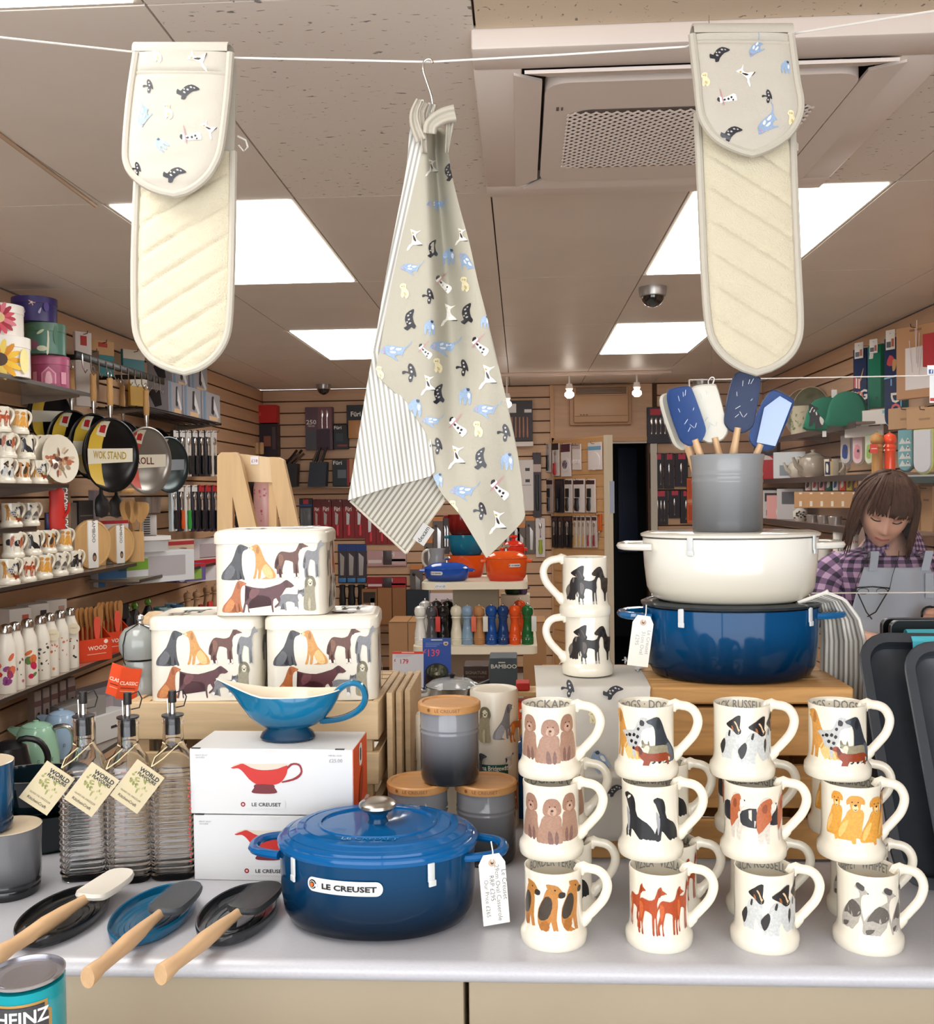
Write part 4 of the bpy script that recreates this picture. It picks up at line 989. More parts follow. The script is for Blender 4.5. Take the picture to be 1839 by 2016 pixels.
def bean_tin(p, lb, clear=True):
 t = T('bean_tin', lb, 'tin', p, .36)
 R, H = .0368, .118
 b = B(TEALT); b.lathe([(0, .002), (R * .97, .002), (R, .005), (R, H - .0075), (R * .9, H - .007)], 40); b.o('body', t)
 b = B(mat('bcbcc4', r=.25, m=.9)); b.lathe([(R * .98, H - .004), (R * 1.01, H - .002), (R * 1.01, H), (R * .97, H), (R * .95, H - .004), (R * .8, H - .005), (R * .78, H - .0035), (R * .6, H - .004), (R * .58, H - .005), (R * .4, H - .0045), (0, H - .004)], 40); b.o('lid', t)
 mp = cylm(R, 0, .0004)
 b = B(); key = lambda s, dy: smooth([(x * s, dy + y * s) for x, y in pp('-26,-12 -26,8 -22,10 -22,18 22,18 22,10 26,8 26,-12 20,-22 0,-26 -20,-22')], 1)
 b.art([(mat('b08a4a', m=.3), key(.00108, .082)), (mat('1d1c22'), key(.00094, .082))], mp, cut=.006)
 b.art([(BLACK, [(-.030, .02), (.030, .02), (.030, .058), (-.030, .058)])], mp, cut=.006)
 b.text('HEINZ', .0125, mp, mat('efefea'), y=.082, bold=.02, wid=.92, cut=.006); b.text('BEANZ', .015, mp, mat('efefea'), y=.038, bold=.03, wid=.92, cut=.006); b.o('label', t, fix=False)
 if clear:
  b = B(CLEAR); b.lathe([(R + .0015, .01), (R + .002, .05), (R + .004, .062), (R + .002, .07), (R + .0025, .084), (R + .006, .090), (R + .0015, .098)], 30, sx=1.03); b.o('wrap', t)
 return t
p = at(52, 1950, .955); p.z = .9585
bean_tin(p, 'turquoise tin of beans with black label at the bottom left corner')
b = B(mat('d5d0c8')); b.box((p.x, .955, .478), (.07, .07, .956), .002); b.top('plinth', 'white plinth under the tin of beans at the bottom left', 'plinth')
# ------------------------------------------------------------------ the clothes line and what hangs from it
LY = 1.55
def sm(P, n=4):
 o = []
 for i in range(len(P) - 1):
  a, b_, c, d = P[max(i - 1, 0)], P[i], P[i + 1], P[min(i + 2, len(P) - 1)]
  for k in range(n):
   t = k / n
   o.append(.5 * (2 * b_ + (c - a) * t + (2 * a - 5 * b_ + 4 * c - d) * t * t + (3 * b_ - a - 3 * c + d) * t ** 3))
 return o + [P[-1]]
b = B(mat('f4f2ee', r=.6))
b.tube([at(-60, 67, 1.30), at(270, 103, 1.54), at(470, 114, LY), at(845, 122, 1.58), at(1100, 108, 1.57), at(1350, 92, LY), at(1372, 84, LY), at(1550, 70, LY), at(1575, 64, 1.53), at(1900, 12, 1.25)], .0016, 6)
b.top('clothes_line', 'white cord strung across the shop window holding the oven gloves and tea towel', 'cord')
LINEN = mat('bfb8ab', r=.85, bump=.25, bs=900., sheen=.2)
BIND = mat('bdb6a8', r=.85, bump=.2, bs=700.)
TERRY = mat('d2c8ae', r=.95, bump=1.0, bs=420., sheen=.3)
SKETCH = {'k': ('t_scot', ['26262e', 'b9b6b2', '8c8a8a']), 'g': ('t_grey', ['8fa6c4', 'dfe3e8', 'b09ab0']), 'p': ('t_poo', ['e6dcb4', 'c3b27c', '5a5240']), 't': ('t_terr', ['f2efe8', '35302a', 'b8964e']), 'd': ('t_dal', ['f2efea', '26242a', 'c08a90']), 'b': ('t_bull', ['94abc8', '3c4654', 'e6e8ea']), 's': ('t_spot', ['2c2a30', 'c4c0bc'])}
def sketch(c, x, y, h, rot=0., flip=False, fade=False):
 nm, pal = SKETCH[c]
 sh = dog(nm, pal, 0, -h / 2, h, flip)
 cr, sr = cos(rot), sin(rot)
 return [(m_, [(x + a * cr - q * sr, y - (a * sr + q * cr)) for a, q in P]) for m_, P in sh]
def pad(b, Lt, Rt, y0, y1, Y, th, depth, nu=28, nv=90, back=-1.):
 """padded cloth whose left and right edges run along tables (y -> x) of the photograph's grid at distance Y"""
 def f(u, v):
  y = lerp(y0, y1, v); l, r_ = interp(Lt, y), interp(Rt, y)
  x = lerp(l, r_, u)
  return at(x, y, Y) + Vector((0, -1, 0)) * (th * depth(u, v, x, y))
 V = [f(u / nu, v / nv) for v in range(nv + 1) for u in range(nu + 1)]
 b.grid(nu, nv, f)
 b.grid(nu, nv, lambda u, v: at(lerp(interp(Lt, lerp(y0, y1, v)), interp(Rt, lerp(y0, y1, v)), u), lerp(y0, y1, v), Y) + Vector((0, .004, 0)))
 return f
def edge_pts(Lt, Rt, y0, y1, Y, n=40, dy=-.004, top=True):
 P = [at(interp(Lt, lerp(y0, y1, k / n)), lerp(y0, y1, k / n), Y) for k in range(n + 1)]
 Q = [at(interp(Rt, lerp(y0, y1, k / n)), lerp(y0, y1, k / n), Y) for k in range(n, -1, -1)]
 return [p + Vector((0, dy, 0)) for p in P + Q[1:]]
def sq(u): return max(0., 1 - abs(2 * u - 1) ** 6)
def tab(P, n=4):
 return [tuple(q) for q in ((v.x, v.y) for v in sm([Vector((y, x, 0)) for y, x in P], n))]
def glove(lb, Lb, Rb, yb0, yb1, Lf, Rf, yf0, yf1, qa, pics, loop, seam, pocket):
 t = T('oven_glove', lb, 'oven glove', (0, 0, 0), 0, 'double oven gloves on the line')
 Yb, Yf = LY + .022, LY - .018
 Lb, Rb, Lf, Rf = tab(Lb), tab(Rb), tab(Lf), tab(Rf)
 def quilt(u, v, x, y):
  a, c = (x * qa + y) / 62., (x * -qa * 1.0 + y) / 118.
  g1, g2 = abs(sin(pi * a)), abs(sin(pi * c))
  ed = sq(u) * (1 - max(0, v - .93) / .07 * .6)
  return ed * (.45 + .55 * min(1, g1 * 2.2) ** .6 * (.75 + .25 * min(1, g2 * 3)))
 b = B(TERRY); pad(b, Lb, Rb, yb0, yb1, Yb, .011, quilt, 44, 150); b.o('terry_palm', t)
 b = B(BIND); b.tube(edge_pts(Lb, Rb, yb0, yb1, Yb, 60), .0062, 8, flat=1.); b.o('palm_binding', t)
 def puff(u, v, x, y):
  w = .06 * sin(y * .13 + x * .02) * u * (1 - u) * 4
  p_ = 1 - .55 * math.exp(-((y - pocket) / 5.) ** 2)
  return (sq(u) ** .7) * (1 - max(0, v - .9) / .1 * .6) * (1 + w) * p_
 b = B(LINEN); f = pad(b, Lf, Rf, yf0, yf1, Yf, .010, puff, 34, 60); b.o('printed_cover', t)
 b = B(BIND); b.tube(edge_pts(Lf, Rf, yf0, yf1, Yf, 50, -.003), .0062, 8); b.o('cover_binding', t)
 # fold over the line joining the two halves
 b = B(LINEN)
 tl, tr = at(interp(Lf, yf0), yf0, LY), at(interp(Rf, yf0), yf0, LY)
 def fold(u, v):
  q = tl.lerp(tr, u); a = pi * v
  return q + Vector((0, -.024 * cos(a) + .002, .022 * sin(a) * .8 - .001))
 b.grid(12, 10, fold, back=(0, 0, -.004)); b.o('fold', t)
 b = B(LINEN)
 b.grid(10, 16, lambda u, v: at(lerp(interp(Lb, yb0), interp(Rb, yb0), u), yb0, Yb + .002).lerp(tl.lerp(tr, u) + Vector((0, .026, .0)), v), back=(0, .004, 0)); b.o('back_half', t)
 def mp(x, y, k):
  v = (y - yf0) / (yf1 - yf0); l, r_ = interp(Lf, y), interp(Rf, y)
  u = min(1, max(0, (x - l) / max(1, r_ - l)))
  return f(u, min(1, max(0, v))) + Vector((0, -.0002 * (k + 1) - .0008, 0))
 for a in pics: B().art(sketch(*a), mp, cut=9., cuty=9.).o('printed_dog', t, fix=False)
 b = B(BIND); b.tube([mp(lerp(interp(Lf, pocket), interp(Rf, pocket), k / 12) * 1.0, pocket - 6 * (k / 12) + (9 * k / 12), 0) for k in range(13)], .0028, 6); b.o('pocket_hem', t)
 b = B(mat('e6e2da', r=.6, alpha=.8)); P = [at(x, y, Yb) for x, y in loop]; b.tube(P, .0016, 5); b.o('hanging_loop', t)
 return t
glove('left oven glove with dog print cover and cream quilted palm',
      [(300, 276), (372, 271), (450, 268), (540, 266), (640, 268), (680, 280), (710, 305), (727, 342), (733, 366)], [(300, 461), (372, 460), (450, 459), (540, 457), (640, 452), (680, 440), (708, 418), (726, 390), (733, 366)], 300, 733,
      [(106, 270), (195, 257), (290, 249), (325, 252), (350, 268), (370, 296), (382, 330), (384, 345)], [(106, 455), (195, 448), (290, 436), (325, 424), (350, 407), (370, 383), (382, 358), (384, 345)], 106, 384, .62,
      [('p', 314, 114, 30), ('t', 395, 122, 44, 1.2), ('s', 296, 175, 26), ('k', 374, 184, 44, -1.1), ('g', 287, 228, 36, 1.4), ('p', 335, 224, 32), ('b', 322, 289, 28, .9), ('d', 379, 272, 42, .9), ('t', 415, 258, 34, .8), ('s', 272, 336, 26), ('k', 348, 346, 44, -1.1)], [(468, 268), (484, 276), (488, 290), (480, 298), (470, 286)], 0, 145)
glove('right oven glove with dog print cover and cream quilted palm',
      [(225, 1372), (290, 1375), (400, 1380), (540, 1386), (640, 1394), (680, 1408), (710, 1436), (728, 1468), (734, 1488)], [(225, 1558), (290, 1560), (400, 1564), (540, 1570), (640, 1574), (680, 1566), (708, 1545), (727, 1512), (734, 1488)], 225, 734,
      [(70, 1362), (160, 1372), (220, 1378), (250, 1390), (275, 1412), (292, 1442), (302, 1470), (304, 1480)], [(70, 1556), (160, 1568), (200, 1575), (230, 1572), (262, 1555), (285, 1526), (300, 1494), (304, 1480)], 70, 304, -.62,
      [('k', 1414, 111, 40, -.9), ('g', 1487, 96, 34, 1.), ('t', 1466, 153, 40, .9), ('b', 1544, 137, 26), ('p', 1387, 161, 28), ('d', 1428, 198, 38, 1.), ('s', 1507, 195, 26), ('g', 1510, 243, 44, .9), ('k', 1437, 266, 42, -1.), ('p', 1556, 236, 30)], [(1562, 276), (1570, 284), (1570, 296), (1562, 300)], 0, 84)

# tea towel on a hook
TY = 1.56
CLOTH = mat('b2ad9d', r=.9, bump=.2, bs=900.)
STRIPE = mat('a5a29a', r=.9, kind='stripe', grad=('d8d7d2', 0, 1), bump=.15, bs=900.)
STRIPE2 = mat('857f74', r=.9, kind='stripe', grad=('bbb7ab', 0, 1), bump=.15, bs=900.)
t = T('tea_towel', 'dog print tea towel with striped back hanging from a hook on the line', 'tea towel', (0, 0, 0))
Lt = tab([(252, 842), (280, 835), (404, 806), (502, 783), (590, 765), (690, 748), (735, 741), (772, 775), (808, 808), (843, 833), (873, 845), (904, 850), (931, 851), (954, 860), (980, 876), (1010, 903), (1050, 928), (1098, 957)], 3)
Rt = tab([(252, 873), (280, 880), (340, 889), (404, 904), (481, 925), (551, 940), (633, 961), (782, 996), (891, 1019), (1000, 1033), (1018, 1033), (1030, 1026), (1060, 998), (1098, 959)], 3)
VT = [(252, 858), (300, 858), (400, 866), (600, 885), (800, 893), (900, 900), (1098, 930)]
def towel(u, v):
 y = lerp(252, 1098, v); x = lerp(interp(Lt, y), interp(Rt, y), u)
 s = max(0., min(1., (1000 - y) / 400))
 vx = interp(VT, y); wl = 9 + (y - 252) * .03; wr = 18 + (y - 252) * .045
 d = (x - vx) / (wl if x < vx else wr)
 dep = .065 * s * math.exp(-d * d) + .010 * sin((x - interp(Lt, y)) * .022 + y * .004) * (1 - s * .5)
 rgt = max(0, (x - vx - 30) / 60)
 return at(x, y, TY + dep - .012 * s * math.exp(-((x - vx - wr * 2.1) / wr) ** 2) + .012 * min(1, rgt))
b = B(CLOTH); b.grid(60, 100, towel, back=(0, .0016, 0)); b.o('print_side', t, ang=80)
def tmap(x, y, k):
 l, r_ = interp(Lt, y), interp(Rt, y)
 return towel(min(1, max(0, (x - l) / max(1e-3, r_ - l))), (y - 252) / 846) + Vector((0, -.0010 - .0002 * k, 0))
for a in (('t', 816, 472, 42), ('k', 852, 490, 36), ('g', 812, 527, 32), ('p', 796, 573, 30), ('t', 908, 466, 34), ('b', 884, 505, 32), ('g', 921, 518, 34, -.9), ('d', 874, 558, 40), ('p', 915, 560, 30), ('s', 843, 583, 30), ('k', 807, 630, 42), ('t', 884, 620, 44), ('k', 919, 618, 42), ('b', 846, 645, 30), ('g', 862, 402, 30), ('k', 884, 340, 34, .3), ('t', 850, 330, 34),
          ('b', 955, 633, 24), ('g', 780, 690, 42), ('g', 878, 682, 42), ('d', 838, 690, 34), ('d', 946, 680, 42), ('p', 748, 734, 26), ('s', 806, 734, 36), ('p', 862, 720, 30), ('s', 910, 724, 32), ('t', 843, 758, 40), ('t', 960, 742, 48), ('k', 864, 776, 40), ('b', 916, 780, 34), ('b', 817, 803, 36), ('g', 960, 806, 38), ('g', 853, 828, 30), ('d', 902, 838, 44), ('p', 941, 845, 32), ('s', 992, 852, 34), ('s', 859, 878, 32), ('t', 899, 900, 46), ('k', 946, 903, 44), ('b', 998, 908, 34), ('g', 916, 966, 40), ('d', 984, 962, 46), ('p', 893, 1000, 30), ('s', 945, 1006, 34), ('t', 980, 1028, 46), ('b', 862, 945, 28)):
 B().art(sketch(*a), tmap, cut=8., cuty=8.).o('printed_dog', t, fix=False)
LL = tab([(196, 826), (245, 808), (330, 800), (430, 781), (540, 760), (650, 742), (760, 722), (870, 704), (950, 691), (985, 685)], 3)
LR = tab([(196, 834), (245, 838), (282, 838), (404, 812), (502, 790), (590, 772), (690, 755), (735, 748), (772, 782), (808, 815), (843, 840), (873, 850), (904, 853), (935, 853), (950, 800), (964, 750), (985, 686)], 3)
def sph(y):
 return -.22 * y if y < 690 else -.22 * 690 + .13 * (y - 690) + .0
def strip(u, v):
 y = lerp(196, 985, v); x = lerp(interp(LL, y), interp(LR, y), u)
 return at(x, y, TY + .008 + .006 * sin(x * .06 + y * .01) - .012 * u * (y > 760) * min(1, (y - 760) / 60))
b = B(STRIPE); b.grid(30, 100, strip, uv=lambda u, v: ((lerp(interp(LL, lerp(196, 985, v)), interp(LR, lerp(196, 985, v)), u) - sph(lerp(196, 985, v))) / 9.0, v), back=(0, .0016, 0)); b.o('striped_side', t, ang=80)
q4 = [(686, 982), (858, 934), (876, 984), (800, 1089)]
def flap_(u, v):
 a = Vector((*q4[0], 0)).lerp(Vector((*q4[1], 0)), u); c = Vector((*q4[3], 0)).lerp(Vector((*q4[2], 0)), u)
 q = a.lerp(c, v); return q
fl = lambda u, v: at(flap_(u, v).x, flap_(u, v).y, TY + .018 - .010 * sin(pi * u) * (1 - v) - .004 * v)
b = B(STRIPE2); b.grid(24, 16, fl, uv=lambda u, v: ((flap_(u, v).x * .816 + flap_(u, v).y * .577) / 9.6, v), back=(0, .0016, 0)); b.o('turned_up_corner', t)
b = B(mat('c9c3b4', r=.9))
for a, c in (((0, 1), (1, 1)), ((.0, .04), (0, 1))):
 P = [fl(lerp(a[0], c[0], k / 16), lerp(a[1], c[1], k / 16)) + Vector((0, -.002, 0)) for k in range(17)]
 b.tube(P, .0035, 6, flat=.6)
b.o('hem', t)
Mq = lambda u, v, k: at(834 + u * .56 - v * .84, 1052 - u * .84 - v * .56, TY - .0085 - .0006 * k)
b = B(mat('b9b6b2', r=.6)); b.art([(mat('b5b2ae', r=.6), [(-19, -13), (19, -13), (19, 13), (-19, 13)])], Mq); b.text('dexam', 9., Mq, BLACK, y=-4, bold=.01, layer=1); b.o('woven_label', t, fix=False)
# bunched top where the towel is gathered on the hook
BUN = mat('b9b2a4', r=.9, bump=.2, bs=900.)
def swath(P, w, Y, nm, dz=.004):
 b = B(BUN)
 pts = sm([Vector((x, y, 0)) for x, y in P], 5)
 def g(u, v):
  i = min(len(pts) - 1, int(v * (len(pts) - 1))); p_ = pts[i]; n_ = pts[min(i + 1, len(pts) - 1)] - pts[max(i - 1, 0)]
  n_ = Vector((-n_.y, n_.x, 0)).normalized(); ww = w[0] * (1 - v) + w[1] * v
  q = p_ + n_ * ((u - .5) * ww)
  return at(q.x, q.y, Y - dz * sin(u * pi * 3) - dz * sin(pi * u))
 b.grid(14, len(pts) - 1, g, back=(0, .003, 0)); b.o(nm, t, ang=80)
swath([(826, 196), (816, 222), (818, 246), (830, 276)], (14, 26), TY - .004, 'gathered_hem')
swath([(838, 202), (830, 222), (833, 250), (836, 300)], (14, 14), TY - .002, 'gathered_hem')
swath([(896, 222), (872, 228), (850, 244), (846, 262)], (34, 26), TY - .016, 'gathered_corner')
swath([(886, 236), (884, 262), (880, 300)], (22, 8), TY + .004, 'gathered_corner')
swath([(852, 204), (846, 224), (842, 250)], (18, 22), TY + .006, 'gathered_corner')
hk = [(834, 134), (833, 122), (840, 116), (850, 118), (852, 127)]
b = B(STEEL); b.tube(sm([at(x, y, TY + .005) for x, y in [(852, 124), (848, 117), (840, 117), (834, 124), (834, 140), (842, 165), (850, 190), (852, 208), (848, 222)]], 4), .0018, 8)
h_ = b.top('wire_hook', 'bent steel wire hook holding the tea towel on the line', 'hook')
# ------------------------------------------------------------------ right: rough crate, runner with two mugs, casserole pair, crock of spatulas
ROUGH = wood('c9985c', st=(1.5, 12, 12), vs=4., var=.3, r=.7)
ROUGH2 = wood('a98b68', st=(1.5, 12, 12), vs=4., var=.3, r=.7)
pc = at(1352, 1500, 1.655); pc.z = CT
ch = .272
rc = crate('rough_crate', 'rough wooden crate under the stacked casseroles and the dog print runner', pc, .475, .215, ch, [(.004, .066), (.084, .150), (.166, .240)], ROUGH, 0., .03, .014)
for k in range(3):
 q = B(ROUGH); q.box((0, -.0715 + .0715 * k, ch - .013), (.478, .069, .026), .003, seg=1); q.o('deck_board', rc)
# linen runner over the left part of the crate, hanging down its front
def runner(u, v):
 # v: 0 = back of the crate top, .45 = front edge, 1 = bottom hem
 P = [(1.74, ch + .002), (1.60, ch + .002), (1.546, ch + .002), (1.541, ch - .006), (1.538, ch - .06), (1.536, ch - .125), (1.532, ch - .135), (1.536, ch - .150), (1.538, ch - .20), (1.537, ch - .235)]
 s = v * (len(P) - 1); i = min(len(P) - 2, int(s)); f_ = s - i
 Y = lerp(P[i][0], P[i + 1][0], f_); z = lerp(P[i][1], P[i + 1][1], f_)
 if v > .35: Y -= .004 + .003 * sin(u * 9 + v * 4) * (v - .3)
 x0 = at(1056, 1400, 1.54).x; x1 = at(1287 - (20 * v), 1400, 1.54).x
 return Vector((lerp(x0, x1, u), Y, CT + z))
t = T('table_runner', 'linen runner with dog print draped over the left of the rough crate', 'runner', (0, 0, 0))
b = B(mat('c8c4bc', r=.9, bump=.2, bs=900.)); b.grid(20, 36, runner, back=(0, .0012, -.0012)); b.o('cloth', t, ang=80)
def rmap(x, y, k):
 p = at(x, y, 1.525); z = p.z - CT
 return Vector((p.x, 1.5275 - .0005 * k, p.z))
for a in (('s', 1118, 1356, 34), ('k', 1207, 1362, 40, -1.), ('p', 1166, 1414, 24), ('b', 1180, 1500, 44, .6), ('k', 1210, 1556, 34, -1.), ('b', 1236, 1440, 20)): B().art(sketch(*a), rmap).o('printed_dog', t, fix=False)
mtop = lambda x, y, k: (lambda p: Vector((p.x, p.y, CT + ch + .0042 + .0003 * k)))(atz(x, y, CT + ch + .004))
for a in (('s', 1230, 1300, 14), ('t', 1105, 1302, 12), ('k', 1258, 1315, 16, -1)): B().art(sketch(*a), mtop).o('printed_dog', t, fix=False)
for k, (x, lb) in enumerate(((1157, 'cream black terrier mug, lower of the two on the linen runner'), (1157, 'cream black terrier mug, upper of the two on the linen runner'))):
 p = at(x - 4 * k, 1300, 1.655); p.z = CT + ch + .0046 + k * (MH + .0003); mug(p, 'black terriers', lb, radians(186), 'mug pair on the runner')
 t = [o for o in bpy.data.objects if o.get('label') == lb][0]
 for c in kids(t):
  if c.name.split('.')[0] in ('print', 'rim_lettering'): c.rotation_euler = (0, 0, pi)

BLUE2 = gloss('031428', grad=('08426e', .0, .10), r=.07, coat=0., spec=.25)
def pot(nm, lb, p, A, ry, H, glaze, lidg, hg, clips, rz=0.):
 t = T(nm, lb, 'casserole', p, rz)
 b = B(glaze); b.lathe([(0, 0), (A * .82, 0), (A * .90, .006), (A * .955, .022), (A * .985, .06), (A, H - .003), (A, H), (A * .96, H), (A * .93, .03), (A * .8, .012), (0, .010)], 64, sy=ry, p=2.1); b.o('pot', t)
 b = B(lidg); b.lathe([(A * .985, H + .0005), (A * 1.02, H + .002), (A * 1.025, H + .006), (A * .98, H + .0085), (A * .96, H + .0075), (A * .93, H + .009), (0, H + .009)], 64, sy=ry, p=2.1); b.o('upturned_lid', t)
 b = B(mat('17181a', r=.3)); b.lathe([(A * .99, H - .0018), (A * 1.005, H - .0005), (A * .985, H + .0006)], 64, sy=ry, p=2.1); b.o('rim', t)
 for s in (-1, 1):
  b = B(hg); oval_loop(b, A * .94, 0, .042, .042, .0085); b.o('handle', t, (0, 0, H - .014), (0, 0, 0 if s > 0 else pi))
 for x, y, a in clips: clip(t, x, y, H - .008, a)
 return t
p = at(1438, 1300, 1.665); p.z = CT + ch + .0002
A2 = .143
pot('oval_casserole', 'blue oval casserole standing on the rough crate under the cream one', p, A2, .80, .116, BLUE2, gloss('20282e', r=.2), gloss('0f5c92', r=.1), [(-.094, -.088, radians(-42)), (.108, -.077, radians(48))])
p = at(1436, 1100, 1.665); p.z = CT + ch + .116 + .0098
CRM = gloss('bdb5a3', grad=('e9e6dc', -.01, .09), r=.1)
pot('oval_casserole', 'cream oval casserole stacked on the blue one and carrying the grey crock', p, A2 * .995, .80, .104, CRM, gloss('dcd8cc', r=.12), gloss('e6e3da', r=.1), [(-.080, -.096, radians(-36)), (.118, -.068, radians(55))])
zc = p.z + .104 + .0093
p = at(1432, 1000, 1.655); p.z = zc
t = T('utensil_crock', 'grey ombre utensil crock on top of the cream casserole', 'crock', p)
R = .0575
b = B(gloss('5c5e60', grad=('8e9092', 0., .12), r=.3, coat=.2))
b.lathe([(0, 0), (R * .96, 0), (R * .985, .004), (R * .985, .078), (R * 1.0, .080), (R * 1.0, .083), (R * .985, .085), (R * .985, .090), (R * 1.0, .092), (R * 1.0, .095), (R * .985, .097), (R * .99, .104), (R * 1.02, .118), (R * 1.05, .1245), (R * 1.03, .126), (R * .98, .12), (R * .93, .02), (0, .012)], 44); b.o('body', t)
SPB, SPC, SPN = mat('063c7c', r=.45, spec=.2), mat('d6d2c4', r=.4), mat('08244e', r=.45, spec=.2)
for (bx_, by_), (tx, ty), mt_, ro, Y0_, lb in (((1392, 935), (1338, 780), SPB, .25, 1.645, 'blue wrapped spatula leaning furthest left in the grey crock'), ((1372, 930), (1322, 790), SPC, .5, 1.675, 'cream spatula half hidden behind the leftmost blue one'),
  ((1425, 930), (1385, 775), SPC, -.2, 1.665, 'cream spatula standing in the middle of the grey crock'), ((1438, 930), (1468, 752), SPN, -.12, 1.65, 'tall navy wrapped spatula in the grey crock'), ((1475, 930), (1533, 790), SPB, -.35, 1.655, 'blue spatula with pale label leaning right in the grey crock')):
 a_, c_ = at(bx_, by_, Y0_), at(tx, ty, Y0_ - .01)
 d = (c_ - a_).normalized()
 e0 = c_ + d * .008 - d * .267
 parts = spatula_parts(mt_, True, .98, .92)
 tt = lay(e0, c_, parts, lb, ro, 'spatulas in the grey crock')
 if 'pale label' in lb:
  q = B(mat('a4b8d8', r=.3)); q.prism([(-.006, .20), (.024, .205), (.022, .285), (.0, .29), (-.016, .262)], .0006, Matrix.Translation((0, -.0085, 0)) @ Matrix.Diagonal((1, 1, .92, 1)) @ Matrix.Rotation(pi / 2, 4, 'X')); q.o('label', tt)
p = at(1268, 1212, 1.60)
price_tag('price_tag', 'white paper price tag hanging from the left handle of the blue casserole on the crate', p, .034, .082, [('Le Creuset', .009, -.042, .006, -pi / 2), ('31cm Oval', .0, -.044, .006, -pi / 2), ('£295', -.009, -.04, .006, -pi / 2)], rz=.1, tilt=radians(8), ink_='a0a0a8')
# striped cloth drawn out between the two pots and falling at the right
STR3 = mat('8d877e', r=.9, kind='stripe', grad=('d6d3cb', 0, 1), bump=.15, bs=900.)
def cloth3(u, v):
 P = [(1570, 1186, 1.60), (1625, 1166, 1.60), (1662, 1180, 1.61), (1690, 1218, 1.63), (1702, 1262, 1.64), (1703, 1330, 1.65), (1700, 1400, 1.66), (1690, 1470, 1.66)]
 Q = [(1545, 1196, 1.60), (1590, 1186, 1.60), (1612, 1190, 1.64), (1616, 1225, 1.68), (1616, 1262, 1.70), (1614, 1330, 1.70), (1610, 1400, 1.70), (1605, 1470, 1.70)]
 s = v * 7; i = min(6, int(s)); f_ = s - i
 a = Vector(Q[i]).lerp(Vector(Q[i + 1]), f_); c = Vector(P[i]).lerp(Vector(P[i + 1]), f_)
 q = a.lerp(c, u)
 return at(q.x, q.y, q.z - .006 * sin(u * 14) * min(1, v * 2))
t = T('striped_cloth', 'grey and cream striped cloth hanging right of the stacked casseroles', 'cloth', (0, 0, 0))
b = B(STR3); b.grid(40, 42, cloth3, uv=lambda u, v: (u * 9, v), back=(0, .002, 0)); b.o('fall', t, ang=80)
b = B(mat('e2ded6', r=.9)); b.tube([cloth3(1, k / 30) + Vector((0, -.002, 0)) for k in range(31)], .0028, 6); b.tube([cloth3(.6 + .4 * k / 10, .16) + Vector((0, -.004, .004)) for k in range(11)], .003, 6); b.o('hem', t)

# baking trays at the right edge
TRAY = mat('2c3036', r=.42, var=.08, vs=60.)
def tray(p, w, h, rx, rz, lb, mt_=TRAY, roll=0.):
 t = T('baking_tray', lb, 'tray', p, 0, 'dark baking trays', rot=Matrix.Rotation(rz, 4, 'Z').__matmul__(Matrix.Rotation(rx, 4, 'X')).__matmul__(Matrix.Rotation(roll, 4, 'Y')).to_euler())
 Mt = Matrix.Translation((0, 0, h / 2)) @ Matrix.Rotation(pi / 2, 4, 'X')
 b = B(mt_)
 rings = []
 for o, z in ((-.03, .0), (-.004, .0), (.0, .003), (.004, .018), (.018, .019), (.020, .0175), (.018, .0165), (.007, .016), (-.004, .002 - .004), (-.03, -.0025)):
  rings.append([Mt @ Vector((x, y, z - .006)) for x, y in rrect(w - .04 + 2 * o, h - .04 + 2 * o, .03 + max(o, -.02), 6)])
 loft(b, rings); b.o('pan', t)
 return t
tl, bl = at(1693, 1262, 1.63), at(1792, 1790, 1.40)
h = .385
tray(Vector((bl.x + .135, bl.y + .02, CT + .006)), .30, h, -radians(29), 0, 'large dark baking tray leaning at the right edge behind the mugs', roll=radians(1))
tray(Vector((bl.x + .190, bl.y - .025, CT + .008)), .31, .375, -radians(29), 0, 'second dark baking tray leaning in front of the large one at the right edge', mat('34383e', r=.4, var=.08, vs=60.), roll=radians(1))
tray(Vector((bl.x + .21, bl.y - .062, CT + .006)), .25, .28, -radians(29), 0, 'small dark loaf tray leaning nearest at the right edge', mat('24272c', r=.35), roll=radians(1))
pr_ = at(1830, 1300, 1.76)
b = B(mat('6a6e74', r=.5)); b.box((pr_.x + .12, 1.80, CT + .1425), (.30, .05, .285), .004); b.top('tray_rack', 'grey rack block behind the leaning trays at the right edge', 'rack')
for k, (x, y, Y, w) in enumerate(((1800, 1240, 1.80, .20), (1812, 1252, 1.77, .19))):
 p = at(x, y, Y)
 t = T('baking_tin', ('black tin edge standing behind the trays near the apron', 'black tin edge just in front of the other one near the apron')[k], 'tin', (p.x + .04, p.y, CT + .2856))
 b = B(mat('121316', r=.3)); b.prism(rrect(w, .062, .014, 5), .012, Matrix.Rotation(pi / 2, 4, 'X')  @ Matrix.Translation((0, .031 , 0))); b.o('pan', t)
 b = B(mat('5d6066', r=.3)); b.tube([(x_, -.013, .031 + y_) for x_, y_ in rrect(w, .062, .014, 5)], .0012, 5, closed=True); b.o('rolled_rim', t)
for k, (x, y, Y) in enumerate(((1812, 1243, 1.70), (1822, 1254, 1.60))):
 p = at(x, y, Y)
 b = B(mat('52c0d2', r=.5)); b.grid(6, 6, lambda u, v, p=p: (p.x - .025 + .13 * u, p.y + .012 * cos(pi * v) - .002, p.z - .012 + .016 * sin(pi * v)), back=(0, 0, -.001));
 b.box((p.x + .04, p.y - .0145, p.z - .016), (.13, .0015, .022))
 b.top('product_sleeve', ('turquoise card sleeve over the far dark trays', 'turquoise card sleeve over the nearer dark trays')[k], 'sleeve')

